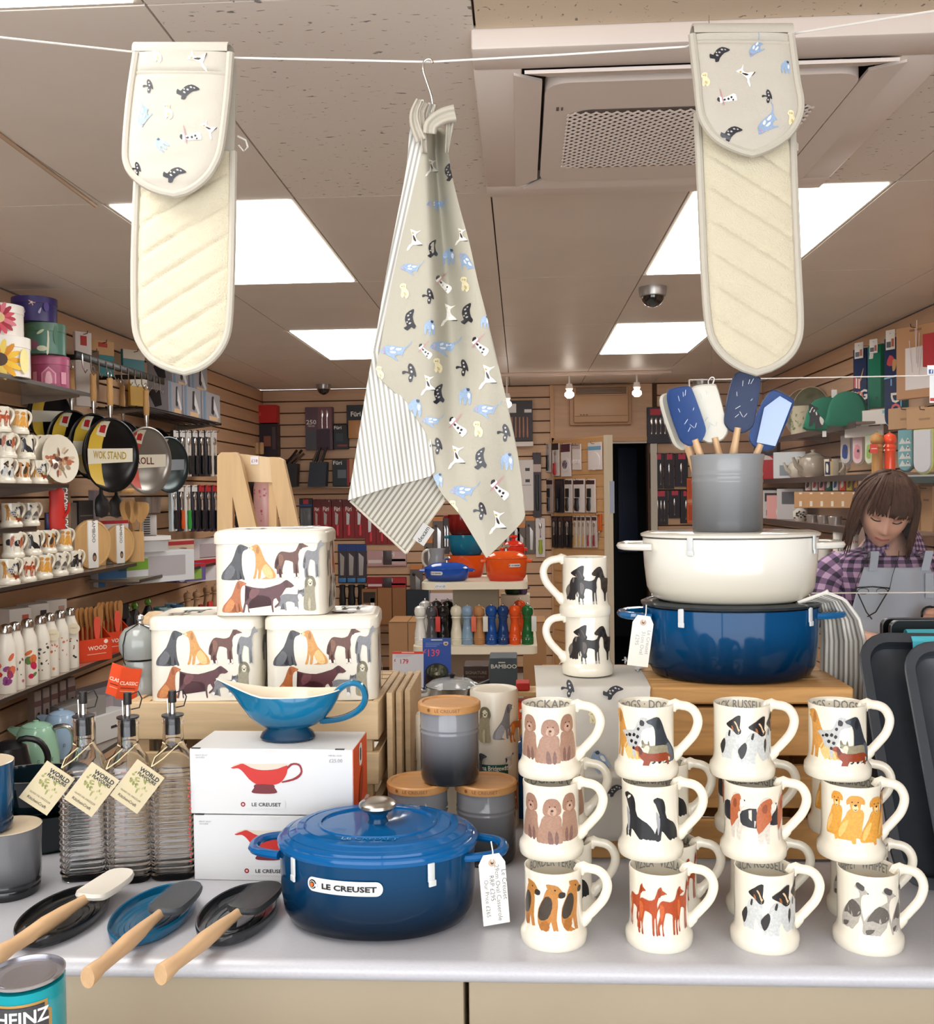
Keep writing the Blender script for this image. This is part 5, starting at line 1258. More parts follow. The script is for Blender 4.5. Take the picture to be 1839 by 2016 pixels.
# ------------------------------------------------------------------ clear screen at the till
a, c = at(1357, 748, 1.93), at(1860, 704, 1.93); e_ = at(1860, 1166, 1.93)
t = T('clear_screen', 'clear acrylic till screen with white lower edge in front of the woman', 'screen', (0, 0, 0))
b = B(mat('ffffff', r=.1, alpha=.008, kind='acrylic', spec=.1)); b.box(((a.x + c.x) / 2, 1.93, (a.z + e_.z) / 2), (c.x - a.x, .004, a.z - e_.z)); b.o('sheet', t)
b = B(mat('efe6dc', r=.2, alpha=.75)); b.box(((a.x + c.x) / 2, 1.93, a.z), (c.x - a.x, .005, .002)); b.box(((a.x + c.x) / 2, 1.93, e_.z), (c.x - a.x, .006, .0022)); b.box((a.x, 1.93, a.z - .04), (.002, .005, .08)); b.o('polished_edge', t)
b = B(STEEL); b.tube(sm([at(x, y, 1.925) for x, y in ((1398, 764), (1394, 752), (1400, 743), (1406, 745), (1403, 756), (1396, 770))], 3), .0016, 6); b.tube([at(1401, 744, 1.925), Vector((at(1401, 744, 1.925).x, 1.925, CZ))], .0007, 4); b.o('hook', t)
p = at(1836, 728, 1.92)
b = B(mat('eceef2', r=.5)); b.box((p.x + .02, 1.924, p.z), (.056, .001, .018)); b.m(mat('3b5998', r=.5)); b.box((p.x - .0015, 1.9228, p.z - .003), (.008, .001, .008)); b.text('f', .0062, lambda u, v, k: (p.x - .0012 + u, 1.9220, p.z - .0062 + v), WHITE, bold=.03)
b.m(mat('e6e6e8', r=.5)); b.box((p.x + .022, 1.924, p.z - .036), (.052, .001, .052)); b.m(mat('b8322c')); b.box((p.x + .022, 1.9234, p.z - .056), (.05, .001, .006)); b.top('social_sign', 'white sticker with a blue f square on the till screen at the right edge', 'sign')
# ------------------------------------------------------------------ the shop assistant behind the counter
WY = 2.20
def W3(x, y, Y=WY): return at(x, y, Y + 1) - Vector((0, 1, 0))       # she stands a metre further back, moved there at the end
wt = T('person', 'person with brown bobbed hair, plaid shirt and pale blue apron looking down at the till', 'person', (W3(1745, 1150).x, WY, 0))
wx, wz = W3(1745, 1060).x, 0
SKIN = mat('d8a78e', r=.5, var=.05, vs=40.)
def sk(V, E_, Rr, name, mt_, lev=2, root=0):
 me = bpy.data.meshes.new(name); me.from_pydata(V, E_, []); ob = bpy.data.objects.new(name, me); COL.objects.link(ob)
 s = ob.modifiers.new('skin', 'SKIN'); ob.modifiers.new('sub', 'SUBSURF').levels = lev; ob.modifiers['sub'].render_levels = lev
 for i, r_ in enumerate(Rr):
  me.skin_vertices[0].data[i].radius = r_ if isinstance(r_, tuple) else (r_, r_)
 me.skin_vertices[0].data[root].use_root = True
 s.use_smooth_shade = True
 dg = bpy.context.evaluated_depsgraph_get()
 m2 = bpy.data.meshes.new_from_object(ob.evaluated_get(dg))
 m2.name = name; m2.materials.clear(); m2.materials.append(mt_)
 for f in m2.polygons: f.use_smooth = True
 bpy.data.objects.remove(ob)
 return m2
LSx, RSx = W3(1668, 1100), W3(1836, 1100)
cx = W3(1752, 1100).x
zN = W3(1745, 1050).z; zS = W3(1745, 1092).z
# skeleton: pelvis, chest, neck, head, arms, legs  (head leans forward and down)
hd = Vector((W3(1742, 1030, 2.11).x, 2.11, W3(1742, 1030, 2.11).z))
V = [(cx, 2.27, .86), (cx, 2.26, 1.02), (cx, 2.24, 1.18), (cx, 2.24, zS - .03), (cx - .005, 2.20, zN - .0), (hd.x, 2.14, hd.z - .03), (hd.x, 2.12, hd.z + .05),
     (cx - .085, 2.24, zS - .02), (cx - .155, 2.23, zS - .055), (cx - .185, 2.20, 1.09), (cx - .120, 2.06, 1.08), (cx - .05, 1.99, 1.085),
     (cx + .085, 2.24, zS - .02), (cx + .155, 2.23, zS - .055), (cx + .205, 2.20, 1.13), (cx + .095, 2.05, 1.16), (cx + .035, 1.99, 1.165),
     (cx - .09, 2.27, .80), (cx - .095, 2.26, .45), (cx - .095, 2.28, .08), (cx + .09, 2.27, .80), (cx + .095, 2.26, .45), (cx + .095, 2.28, .08), (cx - .095, 2.19, .035), (cx + .095, 2.19, .035)]
E_ = [(0, 1), (1, 2), (2, 3), (3, 4), (4, 5), (5, 6), (3, 7), (7, 8), (8, 9), (9, 10), (10, 11), (3, 12), (12, 13), (13, 14), (14, 15), (15, 16), (0, 17), (17, 18), (18, 19), (0, 20), (20, 21), (21, 22), (19, 23), (22, 24)]
Rr = [(.14, .11), (.13, .10), (.135, .105), (.10, .085), .045, .05, .052, .044, .042, .040, .034, .024, .044, .042, .040, .034, .024, .08, .06, .042, .08, .06, .042, .035, .035]
org = wt.location.copy()
body = sk([tuple(Vector(v) - org) for v in V], E_, Rr, 'body', SKIN, 2)
link('body', body, wt)
# hands: palm with four fingers and a thumb, resting forward
def hand(p, sgn, nm):
 p = Vector(p)
 V = [p, p + Vector((0, -.03, -.004)), p + Vector((0, -.055, -.010))]
 E_ = [(0, 1), (1, 2)]; Rr = [(.024, .016), (.030, .014), (.030, .012)]
 for k, L in enumerate((.058, .068, .064, .050)):
  b0 = p + Vector((sgn * (-.024 + .016 * k), -.060, -.012))
  i = len(V); V += [b0, b0 + Vector((0, -L * .45, -.006)), b0 + Vector((0, -L * .75, -.020)), b0 + Vector((0, -L * .9, -.034))]
  E_ += [(2, i), (i, i + 1), (i + 1, i + 2), (i + 2, i + 3)]; Rr += [.0090, .0085, .0080, .0068]
 i = len(V); b0 = p + Vector((-sgn * .028, -.022, -.006)); V += [b0, b0 + Vector((-sgn * .018, -.024, -.010)), b0 + Vector((-sgn * .020, -.044, -.020))]
 E_ += [(1, i), (i, i + 1), (i + 1, i + 2)]; Rr += [.011, .0095, .008]
 link(nm, sk([tuple(Vector(v) - org) for v in V], E_, Rr, nm, SKIN, 1), wt)
hand((cx - .05, 2.0, 1.085), 1, 'hand'); hand((cx + .035, 2.0, 1.165), -1, 'hand')
b = B(BLACK); wv = Vector((cx + .052, 2.012, 1.165)) - org
b.tube([wv + Vector((.0 + .028 * cos(a), .010 * sin(a), .027 * sin(a))) for a in (2 * pi * k / 16 for k in range(16))], .0035, 6, closed=True); b.o('bracelet', wt)
# head: sculpted sphere turned down and a little to the left
HR = Matrix.Translation(hd - org + Vector((0, 0, .035))) @ Matrix.Rotation(radians(10), 4, 'Y') @ Matrix.Rotation(radians(-12), 4, 'Z') @ Matrix.Rotation(radians(24), 4, 'X')
def headpt(u, w):
 """u = longitude 0..1 (0 = back), w = latitude -1..1"""
 a = 2 * pi * u; la = w * pi / 2
 x, y, z = sin(a) * cos(la), cos(a) * cos(la), sin(la)
 fr = max(0, -y)
 X = .073 * x; Y = .088 * y; Z = .108 * z
 if z < 0:                                                    # jaw narrows to the chin
  k = -z
  X *= 1 - .34 * k ** 1.4; Y = Y * (1 - .10 * k) - .012 * k * fr
  if y > 0: Y *= 1 - .35 * k
 g = lambda cx_, cz_, sx_, sz_: math.exp(-((X - cx_) / sx_) ** 2 - ((Z - cz_) / sz_) ** 2) if y < 0 else 0
 Y -= .020 * g(0, -.028, .011, .012) + .012 * g(0, -.008, .007, .022) + .005 * g(.012, -.032, .007, .007) + .005 * g(-.012, -.032, .007, .007)
 Y += .011 * g(.030, .004, .017, .011) + .011 * g(-.030, .004, .017, .011)
 Y -= .006 * g(0, .024, .045, .010)
 Y -= .006 * g(0, -.058, .020, .007) + .005 * g(0, -.068, .016, .006) - .004 * g(0, -.0625, .020, .0028)
 Y -= .010 * g(0, -.094, .018, .014) + .005 * g(.040, -.03, .016, .018) + .005 * g(-.040, -.03, .016, .018)
 return HR @ Vector((X, Y, Z))
b = B(SKIN); b.grid(64, 48, lambda u, v: headpt(u, v * 2 - 1)); b.o('head', wt, ang=180)
fm = lambda x, z, dy=0.: HR @ Vector((x, -.0885 * sqrt(max(0, 1 - (x / .073) ** 2 - (z / .108) ** 2)) + dy, z))
for s in (-1, 1):
 b = B(mat('3a241c', r=.4)); b.tube([fm(s * (.017 + .027 * k / 8), .0015 - .004 * sin(pi * k / 8), .004) for k in range(9)], .0020, 6); b.o('eyelashes', wt)
 b = B(mat('c08672', r=.5)); b.tube([fm(s * (.017 + .027 * k / 8), .0065 + .002 * sin(pi * k / 8), .006) for k in range(9)], [.001, .003, .0045, .005, .005, .005, .0045, .003, .001], 8, flat=.6); b.o('eyelid', wt)
 b = B(mat('5b4336', r=.7)); b.tube([fm(s * (.014 + .034 * k / 8), .0225 + .004 * sin(pi * k / 8), .001) for k in range(9)], [.001] + [.0024] * 7 + [.001], 6, flat=.5); b.o('eyebrow', wt)
 b = B(SKIN); b.lathe([(0, -.006), (.012, -.003), (.016, .001), (.010, .004), (0, .004)], 14, sy=1.7, M=HR @ Matrix.Translation((s * .073, .005, -.008)) @ Matrix.Rotation(pi / 2 * s, 4, 'Y')); b.o('ear', wt)
b = B(mat('a85a54', r=.45)); P = [fm(-.021 + .042 * k / 10, -.0605 + .0035 * abs(k / 5 - 1) , -.0045 - .003 * sin(pi * k / 10)) for k in range(11)]
b.tube(P, [.0008] + [.0032] * 9 + [.0008], 6); b.o('mouth', wt)
# hair: layered strands over a cap
HAIR = mat('4a2e1e', r=.65, spec=.2, var=.4, vs=18., stretch=(8, 8, .6))
b = B(HAIR)
def cap(u, v):
 a = 2 * pi * u; w = 1 - v * 1.30
 la = w * pi / 2
 x, y, z = sin(a) * cos(max(la, -.25)), cos(a) * cos(max(la, -.25)), sin(la) if la > -.25 else sin(-.25) + (la + .25) * 2.0
 return HR @ Vector((.090 * x, .101 * y + .006, .126 * z + .004))
b.grid(40, 14, lambda u, v: cap(u, v * .56));
b.grid(26, 22, lambda u, v: cap((u * .60 - .30) % 1.0, v))
b.o('hair_cap', wt, ang=180)
random.seed(11)
b = B(HAIR)
def strand(a, w0, ln, r_, out, wav):
 P = []
 for k in range(8):
  f_ = k / 7
  la = w0 * (1 - min(1, f_ * 1.6))
  q = Vector((.0925 * sin(a) * cos(la), .1025 * cos(a) * cos(la) + .006, .126 * sin(la) + .004))
  if f_ > .625: q.z -= (f_ - .625) / .375 * ln; q.x *= 1 + out * (f_ - .625); q.y *= 1 + out * .4 * (f_ - .625)
  q.x += wav * sin(f_ * 6 + a * 3)
  P.append(HR @ q)
 b.tube(P, [r_ * .8] + [r_] * 5 + [r_ * .8, r_ * .25], 6, flat=.55)
for k in range(120):
 a = random.uniform(-2.22, 2.22)
 strand(a, random.uniform(.85, 1.45), random.uniform(.10, .145) if abs(a) < 2.0 else random.uniform(.11, .15), random.uniform(.006, .010), random.uniform(.0, .5), .003)
for k in range(40):                                            # fringe falling to the brows
 x = random.uniform(-.062, .062)
 P = [(x * .5, -.03, .128), (x * .75, -.075, .112), (x * .95, -.102, .074), (x + random.uniform(-.004, .004), -.105, .040), (x + random.uniform(-.006, .006), -.101, .020 + random.uniform(0, .010))]
 b.tube([HR @ Vector(p) for p in P], [.005, .006, .006, .005, .0015], 6, flat=.6)
h_ = b.o('hair', wt, ang=180)
# shirt: lofted over the torso, with short sleeves and collar
PLAID = mat('6d5a72', r=.85, kind='plaid')
def ring(cx_, cy_, rx, ry_, z, u, p=2.4):
 a = 2 * pi * u; q = (abs(cos(a)) ** p + abs(sin(a)) ** p) ** (-1 / p)
 return Vector((cx_ + rx * q * sin(a), cy_ - ry_ * q * cos(a), z))
SR = [(zN - .005, .058, .060, 2.205), (zS + .022, .082, .074, 2.215), (zS + .010, .130, .084, 2.23), (zS - .012, .172, .095, 2.235), (zS - .05, .188, .112, 2.235), (zS - .10, .180, .125, 2.225), (1.18, .172, .130, 2.235), (1.05, .165, .125, 2.25), (.92, .175, .13, 2.26)]
def shirt(u, v):
 s = v * (len(SR) - 1); i = min(len(SR) - 2, int(s)); f_ = s - i
 z, rx, ry_, cy_ = [lerp(SR[i][k], SR[i + 1][k], f_) for k in range(4)]
 q = ring(cx, cy_, rx, ry_, z, u)
 if v < .3:                                                   # open neck
  fr = max(0, cos(2 * pi * u)); q.z -= .12 * fr ** 5 * (1 - v / .3)
 q.y += .004 * sin(u * 40 + v * 9)
 return q - org
b = B(PLAID); b.grid(64, 36, shirt, uv=lambda u, v: (u * 26, v * 12)); b.o('shirt', wt, ang=180)
for s in (-1, 1):
 j = [Vector((cx + s * .13, 2.235, zS - .045)), Vector((cx + s * .185, 2.225, zS - .085)), Vector((cx + s * .212, 2.20, zS - .150)), Vector((cx + s * .222, 2.175, zS - .205))]
 b = B(PLAID)
 pts = sm(j, 6)
 def slv(u, v, pts=pts):
  i = min(len(pts) - 1, int(v * (len(pts) - 1))); c_ = pts[i]; d = (pts[min(i + 1, len(pts) - 1)] - pts[max(0, i - 1)]).normalized()
  x_ = d.cross(Vector((0, 1, 0))).normalized(); y_ = d.cross(x_); a = 2 * pi * u; R_ = .066 + .010 * v + .003 * sin(a * 5)
  return c_ + x_ * (R_ * cos(a)) + y_ * (R_ * .95 * sin(a)) - org
 b.grid(28, len(pts) - 1, slv, uv=lambda u, v: (u * 10, v * 6)); b.o('sleeve', wt, ang=180)
 b = B(PLAID)
 c0_ = Vector((cx, 2.2, zN))
 P = [(s * .030, 2.120, zN - .045), (s * .095, 2.145, zN - .055), (s * .080, 2.205, zN + .022), (s * .040, 2.150, zN + .015)]
 P = [Vector((cx + x_, y_, z_)) - org for x_, y_, z_ in P]
 b.grid(8, 8, lambda u, v: P[0].lerp(P[1], u).lerp(P[3].lerp(P[2], u), v) + Vector((0, -.012 * sin(pi * v), .0)), uv=lambda u, v: (u * 5, v * 4), back=(0, .004, 0)); b.o('collar', wt, ang=120)
# apron with straps, glasses on a cord
APR = mat('b4bfcc', r=.85, bump=.15, bs=500.)
zb = W3(1745, 1117, 2.1).z
def apron(u, v):
 z = lerp(zb, .90, v); w = lerp(.098, .165, min(1, v * 1.7) ** .9)
 x = cx - .012 + (u - .5) * 2 * w
 return Vector((x, 2.098 - .016 * cos((u - .5) * 2.6) + .055 * abs(u - .5) ** 1.8 + .003 * sin(u * 17 + v * 3) - .006 * sin(pi * min(1, v * 1.2)), z)) - org
b = B(APR); b.grid(36, 30, apron, back=(0, .003, 0)); b.o('apron', wt, ang=120)
b = B(APR)
for s in (-1, 1):
 P = sm([Vector((cx - .012 + s * .078, 2.092, zb - .01)), Vector((cx + s * .082, 2.098, zb + .05)), Vector((cx + s * .086, 2.14, zS - .005)), Vector((cx + s * .07, 2.215, zS + .03))], 5)
 b.grid(4, len(P) - 1, lambda u, v, P=P: P[int(v * (len(P) - 1))] + Vector(((u - .5) * .024, 0, 0)) - org, back=(0, .003, 0))
b.box(Vector((cx + .075, 2.083, zb - .055)) - org, (.024, .003, .075)); b.o('apron_strap', wt)
b = B(BLACK)
gl = [W3(x, y, 2.058) - org for x, y in ((1684, 1157), (1718, 1155), (1752, 1158))]
b.tube(gl, .0022, 6); b.tube([gl[0], W3(1706, 1205, 2.058) - org, W3(1717, 1219, 2.056) - org], .0020, 6); b.tube([gl[2], W3(1724, 1205, 2.056) - org, W3(1708, 1214, 2.054) - org], .0020, 6)
for k, (x0_, x1_) in enumerate(((1685, 1714), (1722, 1751))):
 c_ = (W3(x0_, 1160, 2.056) + W3(x1_, 1160, 2.056)) / 2 - org
 b.tube([c_ + Vector((.0165 * cos(a), 0, -.006 + .009 * sin(a))) for a in (2 * pi * q / 14 for q in range(14))], .0011, 5, closed=True)
b.tube(sm([gl[0], W3(1690, 1135, 2.066) - org, W3(1704, 1105, 2.085) - org, W3(1712, 1085, 2.13) - org], 3), .0011, 5); b.tube(sm([gl[2], W3(1758, 1130, 2.066) - org, W3(1768, 1100, 2.085) - org, W3(1770, 1085, 2.13) - org], 3), .0011, 5); b.o('glasses_on_cord', wt)
TROU = mat('2b2d36', r=.8)
for s in (-1, 1):
 b = B(TROU); b.lathe([(.060, .09), (.070, .45), (.092, .82), (.098, .93)], 20, c=(cx + s * .092 - org.x, 2.268 - org.y, 0)); b.o('trouser_leg', wt)
 b = B(BLACK); b.box((cx + s * .095 - org.x, 2.225 - org.y, .03), (.08, .22, .06), .02); b.o('shoe', wt)
wt.location.y += 1.0
# ------------------------------------------------------------------ packs: a card with header, print and goods fixed on the front
def pk(nm, lb, cat, c, w, h, d, rz, card, header=None, items=(), txt=(), grp=None, hook=False, z=None):
 if z is not None: h += c.z - z; c.z = z
 """c = bottom centre at the back of the pack; local -y is its face"""
 t = T(nm, lb, cat, c, rz, grp)
 b = B(flat(card, .45)); b.box((0, -d / 2, h / 2), (w, d, h), min(.002, d * .3), seg=1); b.o('carton' if d > .02 else 'card', t)
 mp = front(y0=-d)
 if header:
  q = B(flat(header[0], .45)); z0, z1 = header[1], header[2]; q.box((0, -d - .0006, h * (z0 + z1) / 2), (w * .985, .0012, h * (z1 - z0))); q.o('header', t)
 for it in items:
  k, x, z0, z1, col = it[:5]; ww = it[5] if len(it) > 5 else .2
  X, a, e = x * w, z0 * h, z1 * h
  if k == 'pic':
   q = B(); q.art([(flat(col, .45), [(X - ww * w / 2, a), (X + ww * w / 2, a), (X + ww * w / 2, e), (X - ww * w / 2, e)])], front(y0=-d - .0008)); q.o('picture', t, fix=False)
  elif k == 'disc':
   q = B(flat(col, .4)); r_ = ww * w / 2; q.lathe([(0, 0), (r_, 0), (r_, .006), (r_ * .8, .008), (0, .008)], 18, M=Matrix.Translation((X, -d, (a + e) / 2)) @ Matrix.Rotation(pi / 2, 4, 'X')); q.o('disc', t)
  elif k == 'knife':
   q = B(mat('d9d9d8', r=.2, m=.8)); r_ = ww * w / 2
   q.prism([(X - r_, a), (X + r_ * .6, a), (X + r_, e - (e - a) * .2), (X - r_, e)], .003, Matrix.Translation((0, -d, 0)) @ Matrix.Rotation(pi / 2, 4, 'X')); q.o('blade', t)
  elif k == 'fork':
   q = B(mat('d8d6d4', r=.2, m=.9)); r_ = ww * w / 2
   q.tube([(X, -d - .003, a), (X, -d - .003, lerp(a, e, .55))], r_ * .3, 5); q.lathe([(0, lerp(a, e, .5)), (r_, lerp(a, e, .65)), (r_ * .9, lerp(a, e, .85)), (0, e)], 8, c=(X, -d - .003, 0), sy=.3)
   if a > .0: q.lathe([(r_ * .25, lerp(a, e, .2)), (r_ * .5, a + .002), (0, a)], 6, c=(X, -d - .003, 0), sy=.4)
   q.o('cutlery', t)
  elif k == 'grip':
   q = B(mat(col, r=.35)); r_ = ww * w / 2; q.lathe([(0, a), (r_ * .8, a + .004), (r_, lerp(a, e, .3)), (r_ * .75, lerp(a, e, .7)), (r_ * .9, e - .003), (0, e)], 8, c=(X, -d - r_ * .5, 0), sy=.6); q.o('handle', t)
  elif k == 'dome':
   q = B(mat(col, r=.08, alpha=.35, kind='blister')); q.box((X, -d - .010, (a + e) / 2), (ww * w, .02, e - a), .006); q.o('blister', t)
  elif k == 'block':
   q = B(mat(col, r=.4)); q.box((X, -d - .006, (a + e) / 2), (ww * w, .012, e - a), .003); q.o('block', t)
 if txt:
  q = B()
  for s, sz, x, z, col in txt: q.text(s, sz * h, front(y0=-d - .0016), flat(col), x=x * w, y=z * h, layer=1, bold=.02, wid=min(1.1, w * .95 / (max(1, len(s)) * sz * h * .95)))
  q.o('lettering', t, fix=False)
 if hook:
  q = B(DARKWIRE); q.tube([(0, .03 if hook is True else hook, h - .012), (0, -d - .03, h - .010), (0, -d - .034, h + .004)], .002, 5); q.o('hook', t)
 return t
def bw(x0, y0, x1, y1, Y):
 a, c = at(x0, y1, Y), at(x1, y0, Y)
 return Vector(((a.x + c.x) / 2, Y, a.z)), c.x - a.x, c.z - a.z
def B_(nm, lb, cat, box, d, *a, Y=None, **k):
 Yf = Y if Y else YB - .02
 c, w, h = bw(*box, Yf - d); c.y = Yf
 return pk(nm, lb, cat, c, w, h, d, 0, *a, **k)
BYK = YB - .03
B_('utensil_box', 'pale grey carton with a utensil pot picture in the back left corner', 'box', (449, 788, 499, 880), .12, 'c9c4c4', ('d8d4d2', .86, 1.), [('pic', .0, .12, .30, '6a6a70', .4), ('pic', 0, .3, .48, 'a08c80', .25)], [('KNIFE BLOCK', .05, 0, .74, '7a7474'), ('5 piece set', .04, 0, .66, '9a9494')])
B_('gift_box', 'bright red carton on the back wall above the dark carton', 'box', (500, 797, 544, 833), .12, 'c41f1c', None, [('pic', -.25, .4, .6, 'd84a3c', .12)])
B_('gift_box', 'dark plum carton with copper picture under the red carton', 'box', (511, 834, 545, 898), .12, '2a1c28', None, [('pic', -.05, .3, .62, '8c5442', .4), ('pic', .32, .2, .9, '4c3a44', .2)])
for k in range(2):
 p = at(506 + 9 * k, 895, 8.2); t = tag(B(wood('c9a476', st=(8, 8, 1))).lathe([(0, 0), (.02, .005), (.022, .05), (.02, .1), (0, .105)], 12).o('rolling_pin'), ('left', 'right')[k] + ' wooden rolling pin end below the pale carton', 'rolling pin', 'rolling pins at the back'); t.location = p
B_('knife_set_box', 'large plum carton with wine and knives marked 250 on the back wall', 'box', (602, 801, 654, 886), .08, '5c4450', None, [('pic', .22, .5, 1., '7c4e58', .5), ('pic', -.3, 0, .45, '4a4c54', .38), ('pic', .15, 0, .48, '3a2034', .5), ('fork', .12, .5, .95, 'c8c0c0', .1), ('fork', .3, .5, .95, 'c8c0c0', .1)], [('250', .10, -.28, .60, 'e8e0e0'), ('PIECES', .035, -.28, .54, 'd8d0d0')])
B_('knife_set_box', 'small black carton with white lettering beside the plum carton', 'box', (657, 836, 685, 884), .06, '1d1e24', None, [('pic', -.1, .3, .65, '2c3a42', .5), ('pic', .1, .1, .18, '8a3a3c', .7)], [('Füri', .13, -.2, .82, 'f0f0f0')])
B_('knife_set_box', 'tall black carton with a ribbed wooden knife block behind the tea towel edge', 'box', (683, 797, 718, 863), .06, '1a1a22', None, [('block', 0, 0, .54, 'c48f5c', .8), ('pic', 0, .0, .0, '1a1a22', .1)], [('Füri', .14, 0, .66, 'f4f0e8')])
B_('knife_set_box', 'black carton with a grey knife block picture low on the back wall', 'box', (655, 905, 688, 957), .06, '1c2228', None, [('pic', .05, .3, .62, '6a7076', .5), ('pic', .42, 0, 1., 'a02428', .14)], [('Füri', .14, -.2, .82, 'f0f0f0')])
B_('knife_block_box', 'narrow wooden knife block carton half behind the tea towel', 'box', (688, 903, 704, 950), .06, 'bf8d5c', None, [('pic', 0, 0, 1., 'a8774a', .2)])
def knife_block(box, Y, lb, col, n=4, tilt=.12):
 c, w, h = bw(*box, Y)
 t = T('knife_block', lb, 'knife block', c)
 b = B(mat(col, r=.4)); hh = h * .62; b.prism([(-w * .5, 0), (w * .42, 0), (w * .5, hh), (-w * .36, hh)], .1, Matrix.Rotation(pi / 2, 4, 'X'), -.05); b.o('block', t)
 for k in range(n):
  q = B(BLACK if k % 2 else mat('5c4a40', r=.3)); x = -w * .25 + w * .6 * k / n; q.tube([(x, -.01 * (k % 3), hh + .003), (x + h * tilt, -.01 * (k % 3), h * (.9 + .1 * (k % 2)))], w * .07, 6); q.o('knife_handle', t)
 return t
c, w, h = bw(545, 958, 720, 964, 8.2); b = B(mat('8a7464', r=.3)); b.box((c.x, 8.32, c.z + h - .006), (w, .24, .012), .002); b.top('wall_shelf', 'thin shelf on the back wall carrying the two knife blocks', 'shelf')
knife_block((608, 880, 645, 958), 8.2, 'dark navy knife block with steel topped knives on the back wall shelf', '1b2230')
knife_block((552, 886, 588, 958), 8.26, 'black knife block with fanned knives beside the wooden rack', '17171b', 5, .3)
RED = '8c1a20'
for k, (x0, x1) in enumerate(((617, 631), (632, 652), (654, 674), (676, 697), (698, 719))):
 B_('knife_pack', ORD[k] + ' red knife pack from the left in the upper red row on the back wall', 'pack', (x0, 983, x1, 1060), .02, RED, ('5c1418', .80, 1.), [('knife', -.05, .35, .68, '', .3), ('grip', .02, .06, .36, 'd8404a', .3)], [('Füri', .11, .0, .70, 'f4ece4'), ('ii', .04, .3, .94, 'e8dcd8')] if k else [('Füri', .09, 0, .7, 'f4ece4')], grp='red knife packs on the back wall', hook=True)
for k, (x0, x1) in enumerate(((719, 740), (741, 762), (763, 784))):
 B_('knife_pack', ORD[k] + ' red knife pack from the left in the lower red row under the towel', 'pack', (x0, 1012, x1, 1072), .02, RED, None, [('knife', -.05, .4, .9, '', .3), ('grip', .02, .08, .42, 'd8404a', .3)], grp='red knife packs on the back wall')
B_('blister_pack', 'dark blister pack with blue header left of the red packs', 'pack', (590, 981, 615, 1043), .02, '23242c', ('1d4a8c', .75, .8), [('dome', 0, .04, .7, 'a8b0b8', .8), ('pic', 0, .82, .97, 'b83440', .4)], hook=True)
for k, (x0, x1) in enumerate(((666, 682), (683, 701), (702, 721))):
 B_('knife_pack', ORD[k] + ' clear knife pack with blue header and black handle behind the top dog tin', 'pack', (x0, 1071, x1, 1148), .015, '3c3540', ('1c3c84', .82, 1.), [('knife', 0, .2, .78, '', .5), ('block', 0, .02, .13, '3a84c4', .8), ('grip', 0, -.62, -.03, '15151a', .8)], grp='blue topped knife packs')
for k, (y0, y1, c1, c2) in enumerate(((1083, 1115, 'c9a0a0', 'd8b8b8'), (1136, 1159, '9c1c24', 'c03038'))):
 B_('knife_pack', ('pink see-through knife pack lying sideways below the red row', 'red knife pack lying sideways above the wooden boards')[k], 'pack', (723, y0, 800, y1), .025, c1, None, [('pic', .28, .1, .9, c2, .4), ('block', .02, .1, .98, '4c4448', .22), ('pic', -.3, .2, .4, 'e8dedc', .35), ('pic', .3, .3, .45, 'f0e6e4', .35)], [('Füri', .32, .04, .6, 'f2eeea')])
# boards and cartons on the far floor shelf, in front of the back wall
b = B(wood('7c5a3e', st=(2, 8, 8))); c, w, h = bw(700, 1216, 852, 1226, 8.05); b.box((c.x, 8.15, c.z - .03), (w + .3, .5, .03)); b.top('wooden_shelf', 'wooden shelf low at the back carrying upright boards', 'shelf')
zsh = c.z - .012
def up(nm, lb, cat, x0, y0, x1, col, d=.05, Y=8.05, z=None, **k):
 c, w, h = bw(x0, y0, x1, 1222, Y - d); zz = zsh if z is None else z
 h = at((x0 + x1) / 2, y0, Y - d).z - zz; c.z = zz; c.y = Y
 return pk(nm, lb, cat, c, w, h, d, 0, col, **k)
up('knife_block_box', 'small brown box with dark window and white tag behind the tins', 'box', 713, 1160, 742, '8c5f38', items=[('pic', 0, .62, .92, '2a1a14', .8), ('pic', .2, .4, .75, 'eceae6', .25)])
up('chopping_board', 'left upright wooden chopping board behind the right dog tin', 'board', 744, 1158, 771, '94643a')
up('chopping_board', 'right upright wooden chopping board behind the price cards', 'board', 773, 1157, 799, '8c5c34')
up('chopping_board', 'dark slate board with pale edge beside the wooden boards', 'board', 801, 1161, 846, '14202c', items=[('pic', .48, 0, 1., '8a9098', .04)])
up('toaster_box', 'white carton with pink lettering and a grey appliance picture under the upper stand tier', 'box', 847, 1168, 892, 'e0d4da', items=[('pic', .22, .2, .8, '8a8690', .5)], txt=[('KITCHEN', .12, -.25, .6, 'b04a60')])
for k, (x0, x1, y0, y1) in enumerate(((766, 802, 1224, 1288), (804, 824, 1224, 1288), (1030, 1075, 1224, 1290), (856, 888, 1290, 1335))):
 Y = 6.6; c, w, h = bw(x0, y0, x1, y1, Y - .3); c.y = Y
 pk('cardboard_box', ('brown cardboard box beside the right dog tin', 'narrow brown cardboard box just right of its neighbour', 'brown cardboard box right of the lower stand tier', 'brown cardboard box under the lower stand tier')[k], 'box', (c.x, Y, .02), w, c.z + h - .02, .3, 0, 'b3865c', items=[('pic', 0, .99, 1., '8c6844', 1.)], grp='cardboard boxes behind the stand')
B_('knife_set_box', 'black carton with copper handled knives and painted bright reflection right of the tea towel', 'box', (998, 788, 1048, 869), .07, '2c2228', None, [('pic', -.3, .7, .92, 'f0eeee', .35)] + [('grip', -.3 + .15 * k, .08, .60, '9c6a52', .09) for k in range(5)] + [('pic', .33, .70, .78, 'e8e4e2', .28)])  # white patch paints a reflection onto the carton front
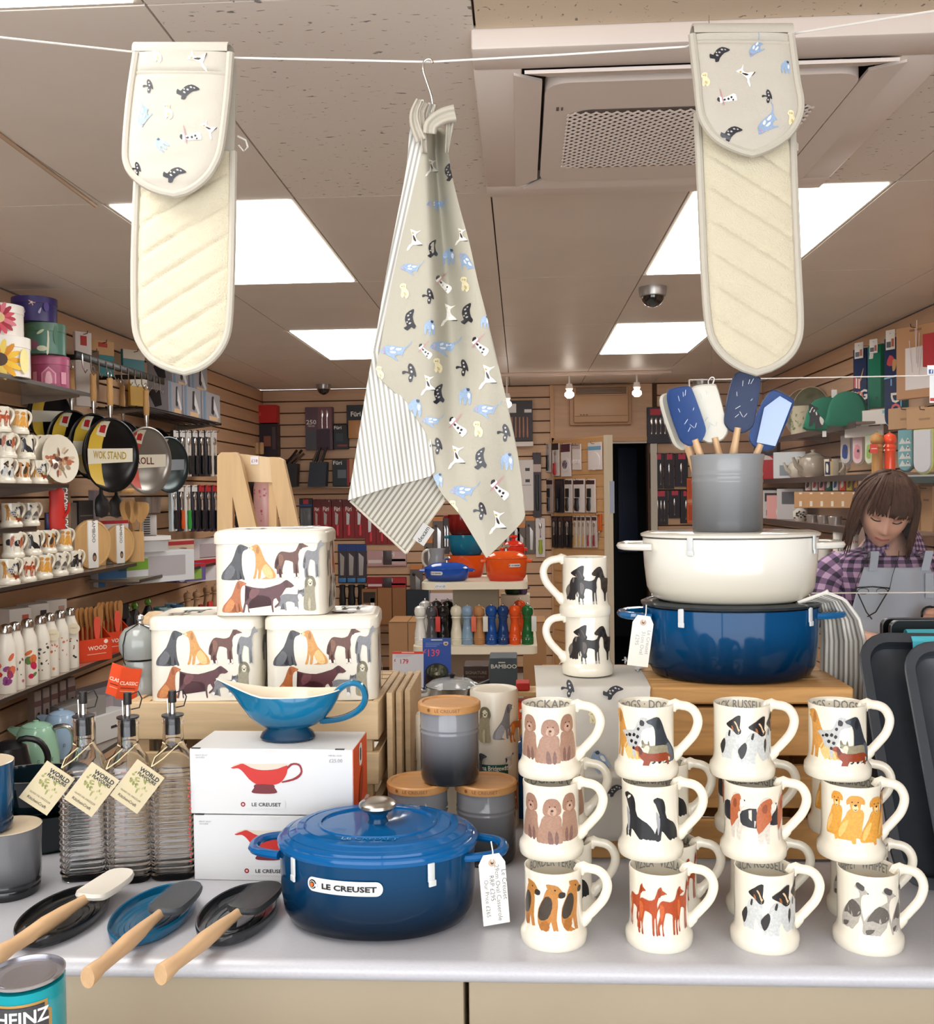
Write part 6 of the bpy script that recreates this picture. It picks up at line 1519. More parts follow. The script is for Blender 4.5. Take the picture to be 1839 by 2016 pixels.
B_('shelf_tray', 'white tray shelf under the copper knife carton', 'shelf', (1008, 869, 1050, 879), .10, 'e9e2dc')
B_('white_pack', 'tall white pack with small black pictures right of the tea towel', 'pack', (1022, 905, 1050, 1006), .04, 'e8e2de', None, [('pic', .1, .78, .84, '3a3a40', .3), ('pic', .1, .56, .62, '3a3a40', .3), ('pic', 0, .5, .51, '8a8688', .7)])
B_('sharpening_steel', 'long dark sharpening tool in a tall pack right of the white pack', 'pack', (1050, 891, 1065, 1018), .03, '3a3038', ('c9b4ac', .70, .82), [('grip', 0, .1, .66, '1a1a1e', .4)], hook=True)
B_('peeler_pack', 'white pack with a lime green handle above the mug pair', 'pack', (1055, 1020, 1073, 1097), .02, 'e9e0e0', None, [('fork', 0, .5, .9, '', .3), ('grip', 0, .08, .45, 'a8b83c', .45)], hook=True)
for k, (x0, x1, y0) in enumerate(((1036, 1053, 1016), (1016, 1034, 1030), (853, 872, 1017), (836, 852, 1060), (808, 832, 1112))):
 B_('knife_pack', 'grey knife pack with orange header, ' + ('right of the towel tip', 'touching the towel tip on its right', 'left of the red stacked pot', 'above the grey jug', 'left of the blue shallow casserole')[k], 'pack', (x0, y0, x1, y0 + 74), .02, '6c625e', ('d88a48', .88, 1.), [('knife', .12, .1, .72, '', .35), ('disc', -.2, .7, .8, '2a2422', .25)], grp='grey knife packs with orange headers')
for k in range(4):
 B_('tool_pack', ORD[k] + ' slim black tool pack from the left between the knife packs behind the pots', 'pack', (874 + 5 * k if k < 2 else 962 + 16 * k, 1020, 879 + 5 * k if k < 2 else 975 + 16 * k, 1090), .02, '4a4044', None, [('knife', 0, .2, .8, '', .4)], grp='slim black packs')
# packs on the open door leaf
def leaf(x0, y0, x1, y1, lb, card, header=None, items=(), nm='tool_pack', d=.015, **k):
 xm = (x0 + x1) / 2
 # where the sight line meets the leaf
 dd = ray(xm, (y0 + y1) / 2); o2 = hp + dn * .03
 tt = (o2.x * dv.y - o2.y * dv.x) / (dd.x * dv.y - dd.y * dv.x)
 Y = dd.y * tt
 a, c = at(xm, y1, Y), at(xm, y0, Y)
 w = (x1 - x0) * PX(Y) / cos(an) * .80
 return pk(nm, lb, 'pack', (a.x, Y, a.z), w, c.z - a.z, d, an, card, header, items, grp='packs on the open door', hook=True, **k)
leaf(1077, 873, 1087, 930, 'black peeler pack at the top left of the open door', 'cfc8c6', None, [('grip', 0, .05, .6, '1c1a1e', .5), ('fork', 0, .6, .95, '', .3)])
leaf(1089, 873, 1104, 937, 'pack with a red handled tool at the top of the open door', 'e2dcda', ('3a2c34', .8, 1.), [('grip', 0, .02, .40, 'b8202c', .45), ('fork', 0, .4, .8, '', .3)])
leaf(1106, 873, 1127, 938, 'white pack with a round purple disc at the top of the open door', 'ece6e8', ('5c3444', .74, .98), [('disc', 0, .1, .62, 'e8e2e6', .9), ('disc', 0, .16, .56, '7a5c80', .7)])
for k in range(3): leaf(1129 + 5 * k, 874, 1136 + 5 * k, 925, ORD[k] + ' of the white disc packs seen edge on at the top of the open door', 'f0e8e6', ('c9b8b4', .8, 1.), [('disc', 0, .0, .62, 'f4eeee', .9)])
leaf(1159, 871, 1188, 925, 'white round pad with a pale blue header on the open door', 'f2ecec', ('7ab4dc', .72, .86), [('disc', 0, .02, .62, 'f6f0f2', .85)])
for k, (x0, x1, c_, g_) in enumerate(((1078, 1092, 'b8a8a4', '2c2c34'), (1094, 1112, '24222a', '1a1a20'), (1114, 1130, 'e4dcda', '17171b'), (1131, 1154, 'ece6e4', '17171b'), (1156, 1175, 'e8e0dc', '17171b'))):
 leaf(x0, 943, x1, 1009, ORD[k] + ' black handled pack from the left in the middle row of the open door', c_, ('3c2a30', .84, .96), [('grip', -.1, .04, .44, g_, .4), ('block', -.1, .46, .72, g_, .4)] + ([('pic', -.3, .22, .32, 'c83040', .2)] if k in (2, 3) else []))
for k, (x0, x1, c_, g_) in enumerate(((1088, 1100, '2c262c', 'c8c8cc'), (1101, 1111, '3a3036', 'b8b8bc'), (1112, 1128, '241f24', '17171b'), (1132, 1139, 'ddd2c4', 'c8a060'), (1140, 1147, 'ddd2c4', 'd0a868'), (1148, 1155, 'ddd2c8', 'c89c5c'), (1157, 1166, 'd8ccc8', '9c2c3c'), (1168, 1178, 'd4c8c4', '8c2438'))):
 leaf(x0, 1016, x1, 1078, ORD[k] + ' slim utensil pack from the left in the bottom row of the open door', c_, ('4c3438', .86, .97), [('fork', .0, .4, .84, '', .4), ('grip', .0, .04, .4, g_ if k > 2 else '17171b', .4)])
leaf(1179, 1012, 1186, 1045, 'orange peeler on a hook at the edge of the open door', 'd8682c', None, [('fork', 0, -.6, .0, '', .5)], nm='peeler')
q = B(mat('3a78b8', r=.5)); c_ = on_leaf(.66, at(1187, 976, 7.8).z, .028); Mq_ = Matrix.Translation(c_) @ Matrix.Rotation(an, 4, 'Z') @ Matrix.Rotation(pi / 2, 4, 'X')
q.prism(ell(0, 0, .022, .034, 18), .002, Mq_); q.m(WHITE); q.prism([(-.016, -.004), (.016, -.004), (.016, .004), (-.016, .004)], .003, Mq_); q.prism([(-.004, .010), (.004, .010), (.004, .026), (-.004, .026)], .003, Mq_); q.top('round_sticker', 'round blue and white sticker on the open door edge', 'sticker')
# cutlery packs right of the doorway
DKP = '2a2430'
B_('cutlery_box', 'dark carton with forks at the top right of the doorway', 'box', (1275, 801, 1323, 873), .05, DKP, None, [('pic', -.18, .78, .95, 'c02c3c', .42)] + [('fork', -.32 + .18 * k, .25, .72, '', .12) for k in range(4)])
for k, (x0, x1, y0, y1, n) in enumerate(((1280, 1306, 892, 962, 2), (1308, 1327, 892, 962, 1), (1329, 1354, 892, 958, 1), (1282, 1315, 965, 1033, 4), (1317, 1339, 965, 1020, 1), (1340, 1362, 965, 1030, 1))):
 B_('cutlery_pack', ORD[k % 3] + ' dark cutlery pack with red label from the left, ' + ('upper', 'lower')[k // 3] + ' row beside the doorway', 'pack', (x0, y0, x1, y1), .02, DKP, None, [('pic', .05, .82, .98, 'd0405a', .55)] + [('fork', (-.3 + .6 * j / max(1, n - 1)) if n > 1 else 0, .1, .72, '', .2 if n < 3 else .13) for j in range(n)], grp='cutlery packs beside the doorway', hook=True)
B_('orange_pack', 'orange clip strip of packs left of the grey crock', 'pack', (1353, 941, 1370, 1030), .03, 'e8703c', ('f2a078', .45, .52), [('pic', 0, .06, .4, 'd8521c', .7), ('pic', 0, .55, .95, 'e4582a', .7)])

# ------------------------------------------------------------------ the cream two tier display stand
SY = 5.25
STD = mat('e6dcc6', r=.4)
def tier(z, x0, x1, d, th):
 b = B(STD); cxm = (x0 + x1) / 2
 b.prism(rrect(x1 - x0, d, .04, 5, cxm, 0), th, Matrix.Translation((0, SY + .08, z - th))); return b
z1, z2 = at(940, 1147, SY - .16).z, at(940, 1273, SY - .22).z
stx0, stx1, sux0, sux1 = at(829, 1147, SY - .16).x, at(1039, 1147, SY - .16).x, at(812, 1273, SY - .22).x, at(1058, 1273, SY - .22).x
xc = (stx0 + stx1) / 2
t = T('display_stand', 'cream two tier display stand with pots above and pepper mills below', 'stand', (0, 0, 0))
tier(z1, stx0, stx1, .48, .036).o('upper_tier', t); tier(z2, sux0, sux1, .60, .04).o('lower_tier', t)
b = B(mat('b5aa92', r=.5)); b.box((xc, SY + .08, (z1 + z2) / 2 - .018), (.24, .24, z1 - z2 - .036)); b.o('post', t)
b = B(mat('8c7866', r=.6)); b.box((xc + .02, SY + .1, (z2 - .04) / 2), (.36, .34, z2 - .041)); b.o('pedestal', t)
q = B(mat('e6e8ec')); c = at(867, 1153, SY - .17); q.box((c.x, SY - .1615, z1 - .018), (.056, .002, .026)); q.text('£3 or £5', .010, front(z0=z1 - .023, y0=SY - .163), mat('5a5c68'), x=c.x); q.o('price_strip', t)
def small_pot(nm, lb, px, Y, A, ry, H, col, dark, lid=True, z=None, badge=False, dome_=.3, cat='casserole', grp=None, steel=True):
 p = at(px, 1140, Y); p.z = (z1 if z is None else z) + .0006
 t = T(nm, lb, cat, p, 0, grp)
 g = gloss(col, grad=(dark, H * .7, 0.), r=.12)
 b = B(g); b.lathe([(0, 0), (A * .8, 0), (A * .93, H * .2), (A, H * .9), (A, H), (A * .95, H), (A * .8, .01), (0, .008)], 36, sy=ry); b.o('pot', t)
 for s in (-1, 1):
  q = B(g); q.tube([(s * x, y, H * .9) for x, y in ((A * .96, -.03), (A * 1.16, -.028), (A * 1.2, 0), (A * 1.16, .028), (A * .96, .03))], .008, 6); q.o('handle', t)
 if lid:
  b = B(gloss(col, r=.1)); b.lathe([(A * 1.0, H + .001), (A * 1.02, H + .004), (A * .96, H + A * dome_ * .35), (A * .7, H + A * dome_ * .8), (A * .4, H + A * dome_), (0, H + A * dome_ * 1.02)], 36, sy=ry); b.o('lid', t)
  b = B(STEEL if steel else g); k = H + A * dome_; b.lathe([(.012, k - .004), (.010, k + .012), (.024, k + .022), (.018, k + .032), (0, k + .033)], 16); b.o('knob', t)
 if badge:
  mp = lambda u, v, k: ((A * 1.0 + .002 + .0007 * k) * sin(u / A + badge), -(A * 1.0 + .002 + .0007 * k) * cos(u / A + badge) * ry * 1.01, H * .72 + v)
  wordplate(t, A * .62, A * .16, mp)
 return t
M_ = PX(SY)
small_pot('shallow_casserole', 'cobalt blue shallow casserole on the upper stand tier', 880, SY - .04, 44 * M_, .62, .062, '1d4ca8', '12306c', badge=-.45, dome_=.3)
small_pot('oval_casserole', 'orange casserole with domed lid and badge on the upper stand tier', 997, SY - .04, 41 * M_, .68, .115, 'e2571c', 'c23412', badge=.42, dome_=.36)
o1 = small_pot('stacked_pot', 'orange pot at the bottom of the pile behind the blue shallow casserole', 916, SY + .18, 40 * M_, .55, .120, 'dd5418', 'b8340e', lid=False)
o2 = small_pot('stacked_pot', 'teal pot in the middle of the pile behind the towel tip', 919, SY + .18, 36 * M_, .5, .11, '15708a', '0c4a66', lid=False, z=z1 + .122)
o3 = small_pot('stacked_pot', 'dark red pot on top of the pile behind the towel tip', 914, SY + .18, 32 * M_, .5, .11, '7c1616', '4a0c10', lid=False, z=z1 + .234)
small_pot('stacked_pot', 'small bright red lidded pot behind the orange casserole', 1012, SY + .22, 22 * M_, .7, .165, 'd8311c', 'a8200e', dome_=.5, steel=False)
p = at(861, 1118, SY + .14); p.z = z1 + .0006
t = T('jug', 'grey stoneware jug behind the blue shallow casserole', 'jug', p)
b = B(gloss('6c6e74', grad=('9a9ca0', .02, .14), r=.15)); b.lathe([(0, 0), (.044, 0), (.052, .03), (.05, .08), (.038, .12), (.046, .16), (.043, .16), (.034, .12), (0, .10)], 28); b.o('body', t)
b = B(mat('c9beb0', r=.2)); P = smooth([(-.044, .15), (-.075, .14), (-.08, .09), (-.048, .05), (-.046, .06), (-.06, .09)], 3)[:12]; b.tube([(x, 0, z) for x, z in P], .007, 6, up=(0, 1, 0)); b.o('handle', t)
MILLP = [(0, 0), (.031, 0), (.032, .004), (.031, .016), (.0325, .018), (.031, .022), (.0325, .026), (.0305, .030), (.0325, .034), (.030, .038), (.031, .06), (.026, .085), (.022, .115), (.023, .135), (.0285, .142), (.026, .150), (.026, .152), (.030, .160), (.0315, .178), (.027, .196), (.012, .205), (0, .206)]
def mill(p, col, lb, s=1., grp='pepper mills on the display stand', wd=False, tagc=None):
 t = T('pepper_mill', lb, 'pepper mill', p, 0, grp)
 g = wood(col, st=(10, 10, 1), vs=8., var=.12) if wd else gloss(col, r=.12)
 b = B(g); b.lathe([(r_ * s, z * s) for r_, z in MILLP[:15]] + [(.024 * s, .149 * s), (0, .149 * s)], 18); b.o('body', t)
 b = B(g); b.lathe([(0, .1505 * s), (.025 * s, .1505 * s)] + [(r_ * s, z * s) for r_, z in MILLP[16:]], 18); b.o('head', t)
 b = B(STEEL); b.lathe([(.005 * s, .205 * s), (.004 * s, .211 * s), (.006 * s, .214 * s), (0, .219 * s)], 10); b.o('nut', t)
 if tagc:
  b = B(flat(tagc)); b.box((.034 * s, -.028 * s, .11 * s), (.026 * s, .003, .08 * s), .001); b.tube([(0, 0, .208 * s), (.03 * s, -.026 * s, .19 * s), (.034 * s, -.028 * s, .15 * s)], .0012, 4); b.o('swing_tag', t)
 return t
MC_ = [(828, 'e4e2dc', 'white', None), (851, '4c4c50', 'grey', 'c83a34'), (873, '0f0f12', 'black', None), (899, 'ddd5bf', 'cream', None), (921, '7f9ab4', 'pale blue', 'd86a50'), (944, 'b07c4c', 'natural wood', 'd8d4cc'), (968, '164a94', 'cobalt blue', None), (991, '12386e', 'navy blue', None), (1014, 'e0521a', 'orange', None), (1039, '17602e', 'green', 'd8d8d4')]
for k, (x, c_, nm, tg) in enumerate(MC_):
 p = at(x, 1270, SY - .14); p.z = z2 + .0006; mill(p, c_, nm + ' pepper mill in the front row on the lower stand tier', .98, wd=nm == 'natural wood', tagc=tg)
for k, (x, c_, nm) in enumerate(((838, 'd8d6d2', 'white'), (860, '3c3c40', 'charcoal'), (882, '121214', 'black'), (1024, 'd84a18', 'orange'))):
 p = at(x, 1262, SY + .06); p.z = z2 + .0006; mill(p, c_, nm + ' pepper mill in the second row on the lower stand tier', 1.0)
small_pot('small_casserole', 'dark green small casserole behind the mills beside the stand post', 1009, SY + .24, 17 * M_, .7, .05, '1c4a2c', '123420', z=z2 + .22, dome_=.4)
small_pot('small_casserole', 'purple small casserole behind the green pepper mill', 1029, SY + .24, 10 * M_, .9, .04, '5c4a6c', '40304c', z=z2 + .22, dome_=.7)
b = B(STD); c = at(1015, 1190, SY + .24); b.box((c.x, SY + .26, z2 + .109), (.16, .14, .218)); b.top('display_riser', 'cream riser block behind the right pepper mills carrying two small casseroles', 'riser')
def price_card(lb, box, Y, price, top, body, pots, z=None, tilt=.12, col='d8344a', white=True):
 c, w, h = bw(*box, Y)
 if z is not None: h += c.z - z; c.z = z
 t = T('price_card', lb, 'price card', c, 0, 'price cards', rot=(-tilt, 0, 0))
 b = B(flat(body, .4)); b.box((0, 0, h / 2), (w, .004, h)); b.o('card', t)
 b = B(flat(top, .4)); b.box((0, -.0026, h * .965), (w, .0012, h * .07)); b.box((0, .03, h * .2), (w * .5, .002, h * .4)); b.o('header', t)
 mp = front(y0=-.0022)
 b = B(); b.text('£', h * .07, mp, flat(col), x=-w * .42, y=h * .72, bold=.01); b.text(price, h * .125, mp, flat(col), x=-w * .13, y=h * .66, wid=.95, bold=.01)
 for k in range(3): b.art([(flat('b8bcc8' if white else '8cb0e8'), [(-w * .4, h * (.90 - .03 * k)), (w * (.2 - .1 * k), h * (.90 - .03 * k)), (w * (.2 - .1 * k), h * (.908 - .03 * k)), (-w * .4, h * (.908 - .03 * k))])], mp)
 b.art([(flat('f4f0ee'), [(-w * .2, h * .955), (w * .2, h * .955), (w * .2, h * .975), (-w * .2, h * .975)])], lambda u, v, k: (u, -.0036, v))
 b.o('lettering', t, fix=False)
 b = B()
 for sh in pots(w, h): b.art([sh], mp)
 b.o('picture', t, fix=False)
 return t
def three_pots(w, h):
 o = []
 for x, z, c_ in ((-.22, .30, 'e0481a'), (.25, .31, '2c6a34'), (.02, .20, 'c02434')):
  o += [(flat(c_), smooth([((x - .17) * w, (z + .05) * h), ((x - .15) * w, (z - .03) * h), ((x - .08) * w, (z - .06) * h), ((x + .08) * w, (z - .06) * h), ((x + .15) * w, (z - .03) * h), ((x + .17) * w, (z + .05) * h), (x * w, (z + .075) * h)], 2)), (flat('5c1a14'), ell(x * w, (z + .085) * h, .03 * w, .008 * h, 8))]
 return o
# low table in front of the stand
TBY, TBZ = 2.95, .832
t = T('display_table', 'low display table between the counter and the cream stand', 'table', (at(900, 1440, TBY).x + .05, TBY + .02, 0))
b = B(mat('cfc7ba', r=.4)); b.box((.04, 0, TBZ - .015), (.70, .40, .03), .004); b.o('table_top', t)
for sx in (-1, 1):
 for sy in (-1, 1): q = B(mat('bdb5a8')); q.box((sx * .27, sy * .16, (TBZ - .031) / 2), (.04, .04, TBZ - .031)); q.o('leg', t)
price_card('white £179 price card with three coloured pots beside the right dog tin', (773, 1283, 833, 1364), TBY - .06, '179', 'e04a38', 'dfe3ee', three_pots, z=TBZ + .145)
p = at(822, 1405, TBY - .05)
small_pot('round_casserole', 'cream round casserole with dark rim under the £179 card', 815, TBY - .02, .062, 1., .055, 'e2dccc', 'cfc6b2', lid=True, z=TBZ + .062, dome_=.12, grp='casseroles under the price card')
small_pot('round_casserole', 'red round casserole below the cream one under the £179 card', 815, TBY - .02, .060, 1., .060, 'a81c20', '6c1014', lid=False, z=TBZ, badge=.2, grp='casseroles under the price card')
def dish_pic(w, h):
 return [(flat('3c2c2c'), [(-w * .42, h * .02), (w * .46, h * .02), (w * .46, h * .30), (-w * .42, h * .30)]), (flat('7c4a34'), ell(0, h * .20, w * .42, h * .06, 14)), (flat('16202c'), ell(0, h * .36, w * .42, h * .17, 22)), (flat('8a8e6c'), ell(0, h * .38, w * .34, h * .125, 22)), (flat('d8d8b8'), ell(-w * .1, h * .41, w * .12, h * .04, 10)), (flat('dcdcc0'), ell(w * .12, h * .37, w * .12, h * .035, 10)), (flat('e4e2d0'), ell(0, h * .33, w * .12, h * .03, 10)), (flat('e8d8c8'), ell(w * .32, h * .90, w * .09, h * .045, 10)), (flat('a8402c'), ell(w * .32, h * .89, w * .06, h * .02, 8))]
price_card('royal blue £139 price card with a green dish picture', (832, 1257, 887, 1337), TBY + .035, '139', '2458b4', '1f4fb0', dish_pic, z=TBZ + .114, col='f0587a', white=False)
c0, c1 = at(838, 1400, TBY - .14), at(926, 1400, TBY - .14)
pk('product_box', 'lilac grey carton on the low table under the steel pan', 'box', ((c0.x + c1.x) / 2, TBY + .06, TBZ + .0004), c1.x - c0.x, .112, .19, 0, 'b4b0b8', None, [('pic', .1, .2, .7, '9a94a4', .5)])
p = at(882, 1375, TBY - .08)
t = T('frying_pan', 'shallow steel pan with glass lid below the blue price card', 'pan', (p.x + .01, TBY - .045, TBZ + .1128))
b = B(mat('b8b8b8', r=.15, m=1.)); b.lathe([(0, 0), (.06, 0), (.072, .012), (.078, .035), (.081, .036), (.074, .012), (0, .004)], 36); b.o('pan', t)
b = B(mat('c8cccc', r=.05, alpha=.4, kind='lidglass')); b.lathe([(.078, .037), (.06, .05), (.03, .056), (0, .058)], 30); b.o('glass_lid', t)
b = B(BLACK); b.tube([(.078, 0, .034), (.12, .01, .05), (.17, .02, .062)], .007, 8); b.lathe([(.006, .058), (.012, .07), (0, .074)], 12); b.o('handle', t)
B_('set_box', 'slate blue carton with BAMBOO lettering behind the tall dog tin', 'box', (964, 1295, 1018, 1368), .10, '46535a', None, [('pic', -.05, .86, .89, 'd8dcd8', .25)], [('BAMBOO', .105, .02, .72, 'dfe2de')], Y=2.93)
c = at(990, 1368, 2.83); b = B(mat('7a6654', r=.6)); b.box((c.x, 2.88, (TBZ + c.z) / 2), (.075, .09, c.z - TBZ - .002)); b.top('display_riser', 'brown riser hidden under the slate blue carton', 'riser')
B_('set_box', 'dark brown carton lying low behind the steel pan', 'box', (913, 1311, 962, 1340), .10, '3c2a24', None, [], [('SIGNATURE', .2, 0, .45, '8a7868'), ('FRYING PANS', .12, 0, .2, '6c5c50')], Y=3.12)
c = at(937, 1340, 3.02); b = B(mat('6c5848', r=.6)); b.box((c.x, 3.07, (TBZ + c.z) / 2), (.09, .09, c.z - TBZ - .001)); b.top('display_riser', 'brown riser under the dark brown carton on the low table', 'riser')
for k, (x0, x1, y0, y1, c_) in enumerate(((1015, 1042, 1382, 1416, 'e9561e'), (1016, 1043, 1345, 1360, 'b4241c'))):
 cc, w, h = bw(x0, y0, x1, y1, 2.45)
 t = pk('product_box', ('orange carton with white rings beside the tall dog tin', 'red carton above the orange one beside the tall dog tin')[k], 'box', (cc.x, 2.5, cc.z), w, h, .05, 0, c_, None, [('disc', -.1, .3, .7, 'f4eee8', .22)] if k == 0 else [])
cc = at(1029, 1416, 2.45); b = B(mat('c9a878', r=.6)); b.box((cc.x, 2.475, cc.z / 2), (.06, .08, cc.z - .001)); b.box((cc.x, 2.475, at(1029, 1360, 2.45).z - .006), (.07, .08, .010)); b.box((cc.x + .03, 2.50, (cc.z + at(1029, 1360, 2.45).z) / 2), (.008, .02, at(1029, 1360, 2.45).z - cc.z)); b.top('wooden_rack', 'small wooden rack carrying the orange and red cartons', 'rack')
# blue enamel on the counter behind
for k in range(3):
 p = at(812, 1520, 1.86); t = T('gratin_dish', ('lowest', 'middle', 'top')[k] + ' blue and white oval gratin dish in the stack behind the pale crate', 'dish', (p.x + .02, 1.865, CT + .0003 + .040 * k), 0, 'gratin dishes behind the crate')
 b = B(gloss('0f5480', r=.1)); b.lathe([(0, 0), (.05, 0), (.064, .034), (.075, .0385), (.0745, .0395)], 30, sy=.45); b.o('dish', t)
 b = B(mat('eae6dc', r=.2)); b.lathe([(.0745, .0396), (.062, .0396), (.050, .006), (0, .005)], 30, sy=.45); b.o('lining', t)
p = at(1034, 1500, 1.76); t = T('storage_jar', 'deep blue jar mostly hidden behind the first mug column', 'jar', (p.x, 1.78, CT))
b = B(gloss('14457c', r=.1)); b.lathe([(0, 0), (.036, 0), (.038, .01), (.038, .10), (.03, .108), (0, .108)], 24); b.o('body', t)
b = B(gloss('1c5490', r=.1)); b.lathe([(.034, .1085), (.036, .116), (.02, .126), (.008, .13), (.01, .14), (0, .142)], 24); b.o('lid', t)

# ------------------------------------------------------------------ pale wooden rack with two bottles
RY = 2.62
PLY = wood('d2ae7c', st=(9, 9, .8), vs=5., var=.10)
t = T('wooden_rack', 'pale plywood rack standing behind the dog tins, with sloping front legs', 'rack', (0, 0, 0))
def plank(pts, Y, th, nm, mt_=PLY):
 b = B(mt_); P = [at(x, y, Y) for x, y in pts]
 b.prism([(p.x, p.z) for p in P], th, Matrix.Translation((0, Y, 0)) @ Matrix.Rotation(pi / 2, 4, 'X')); return b.o(nm, t)
zb_ = lambda x, Y: at(x, 1900, Y)
plank([(432, 898), (440, 891), (468, 891), (472, 898), (462, 960), (464, 1600), (432, 1600)], RY, .02, 'upright')
plank([(458, 892), (470, 891), (477, 900), (640, 1600), (590, 1600), (459, 960)], RY - .03, .022, 'sloping_leg')
plank([(535, 900), (552, 901), (562, 906), (720, 1600), (676, 1600), (540, 955)], RY + .02, .022, 'sloping_leg')
plank([(533, 901), (545, 900), (548, 960), (548, 1600), (533, 1600)], RY + .05, .02, 'upright')
plank([(470, 893), (545, 902), (545, 950), (470, 948)], RY + .03, .012, 'top_panel', wood('e0c49a', st=(9, 9, .8), vs=5., var=.08))
b = B(PLY); zf = at(500, 1068, RY).z; xa, xb = at(440, 1068, RY).x, at(600, 1068, RY).x; b.box(((xa + xb) / 2, RY + .10, zf - .01), (xb - xa, .2, .018)); b.o('shelf_board', t)
b = B(mat('e8e6ea')); p = at(498, 906, RY); b.box((p.x, RY + .016, p.z), (.022, .001, .022)); b.text('£18', .008, front(z0=p.z - .005, y0=RY + .0155), mat('a04a58'), x=p.x); b.o('price_sticker', t)
def flask(px, Y, z, R, H, col, lb, spots, cap=STEEL, grp=None, nm='bottle', neck=.42):
 p = at(px, 1000, Y) if Y else None
 t = T(nm, lb, 'bottle', (p.x, Y, z), 0, grp)
 b = B(mat(col, r=.35)); b.lathe([(0, 0), (R * .95, 0), (R, .006), (R, H * .66), (R * .9, H * .74), (R * .62, H * .83), (R * .56, H * .86), (0, H * .86)], 24); b.o('body', t)
 b = B(cap); b.lathe([(R * .6, H * .862), (R * .64, H * .868), (R * .64, H * .95), (R * .5, H * .985), (0, H)], 20); b.o('cap', t)
 q = B(); random.seed(int(px) + len(lb))
 for k in range(16): c_ = random.choice(spots); q.art([(flat(c_), ell(random.uniform(-1., 1.) * R, random.uniform(.08, .66) * H, random.uniform(.05, .14) * R, random.uniform(.05, .14) * R, 7))], cylm(R, 0, .0005), cut=R * .3)
 q.o('print', t, fix=False); return t
flask(523, RY + .10, zf, .033, .22, 'e3b9bc', 'pale pink drinks bottle with pink lettering in the wooden rack', ('c8607c', 'd0788c'), mat('e0a8ac', r=.3))
flask(484, RY + .12, zf, .034, .22, '1d1a22', 'black drinks bottle with white blossoms in the wooden rack', ('efece8', 'd8d4d4'))
# ------------------------------------------------------------------ left wall: glass shelves and their stock
XF = -1.93
SHG = mat('cfd6d2', r=.06, alpha=.55, kind='shelfglass')
def shelf(lb, z, ya, yb, x0=XL + .02, x1=XF, wire=False, nm='wall_shelf'):
 t = T(nm, lb, 'shelf', ((x0 + x1) / 2, (ya + yb) / 2, z))
 L_ = yb - ya; w = x1 - x0
 if wire:
  b = B(mat('2c2a2a', r=.3, m=.6))
  for k in range(8): b.tube([(-w / 2 + w * k / 7, -L_ / 2, -.004), (-w / 2 + w * k / 7, L_ / 2, -.004)], .004, 5)
  b.tube([(-w / 2, -L_ / 2, -.01), (w / 2, -L_ / 2, -.01)], .004, 5); b.tube([(-w / 2, L_ / 2, -.01), (w / 2, L_ / 2, -.01)], .004, 5); b.o('wire_deck', t)
 else:
  b = B(mat('8a7d70', r=.25, coat=.4)); b.box((0, 0, -.006), (w, L_, .012), .002); b.o('board', t)
  b = B(mat('3c3430', r=.3, m=.3)); b.box((w / 2 + .001, 0, -.007), (.004, L_, .016)); b.o('front_edge', t)
 for y in (-L_ / 2 + .06, L_ / 2 - .06):
  b = B(mat('a8a29a', r=.25, m=.9)); b.prism([(-w / 2, -.012), (w / 2 - .02, -.012), (w / 2 - .02, -.022), (-w / 2, -.052)], .008, Matrix.Translation((0, y, 0)) @ Matrix.Rotation(pi / 2, 4, 'X')); b.o('bracket', t)
 return t
S1, S2, S2B, S3, S4, S5, S3C, SV = 2.016, 1.605, 1.432, 1.216, .803, .425, 1.128, 2.018
shelf('top shelf on the left wall carrying round tins', S1, 2.5, 4.36)
shelf('second shelf on the left wall carrying small mugs and plates', S2, 2.5, 4.13)
shelf('narrow third shelf on the left wall carrying two mugs', S2B, 2.5, 3.98, x1=-2.0)
shelf('fourth shelf on the left wall carrying mugs and round boards', S3, 2.5, 4.86)
shelf('fifth shelf on the left wall carrying white bottles', S4, 2.5, 4.68)
shelf('lowest shelf on the left wall carrying kettles', S5, 2.5, 4.6, x1=-1.86)
shelf('dark shelf past the boards on the left wall carrying coloured boxes', S3C, 4.90, 6.30)
shelf('dark wire shelf on the left wall carrying appliance boxes', SV, 5.0, 6.32, wire=True)
shelf('dark low shelf on the left wall carrying tumblers and wooden mills', .80, 4.72, 6.5, x1=-1.95)
def lft(px, X, z):
 p = atx(px, 1000, X); return Vector((X, p.y, z + .0006))
def drum(px, X, z, R, H, col, lidc, lb, pics, white=False):
 p = lft(px, X, z)
 t = T('round_tin', lb, 'tin', p, .35)
 b = B(mat(col, r=.35, var=.12 if not white else 0, vs=25.)); b.lathe([(0, 0), (R, 0), (R, H * .72), (0, H * .72)], 36); b.o('body', t)
 b = B(mat(lidc, r=.35, var=.12 if not white else 0, vs=25.)); b.lathe([(R * 1.02, H * .725), (R * 1.02, H * .99), (R * .97, H), (0, H)], 36); b.o('lid', t)
 b = B(); b.art(pics(R, H), cylm(R, 0, .0006), cut=.012, cuty=.05); b.o('print', t, fix=False)
def petals(cx_, cz_, r_, cols, n=12, mid=None):
 o = [(flat(cols[k % len(cols)]), ell(cx_ + r_ * .6 * cos(2 * pi * k / n), cz_ + r_ * .6 * sin(2 * pi * k / n), r_ * .48, r_ * .15, 10, 2 * pi * k / n)) for k in range(n)]
 if mid: o.append((flat(mid), ell(cx_, cz_, r_ * .34, r_ * .34, 14)))
 return o
XD = -2.03
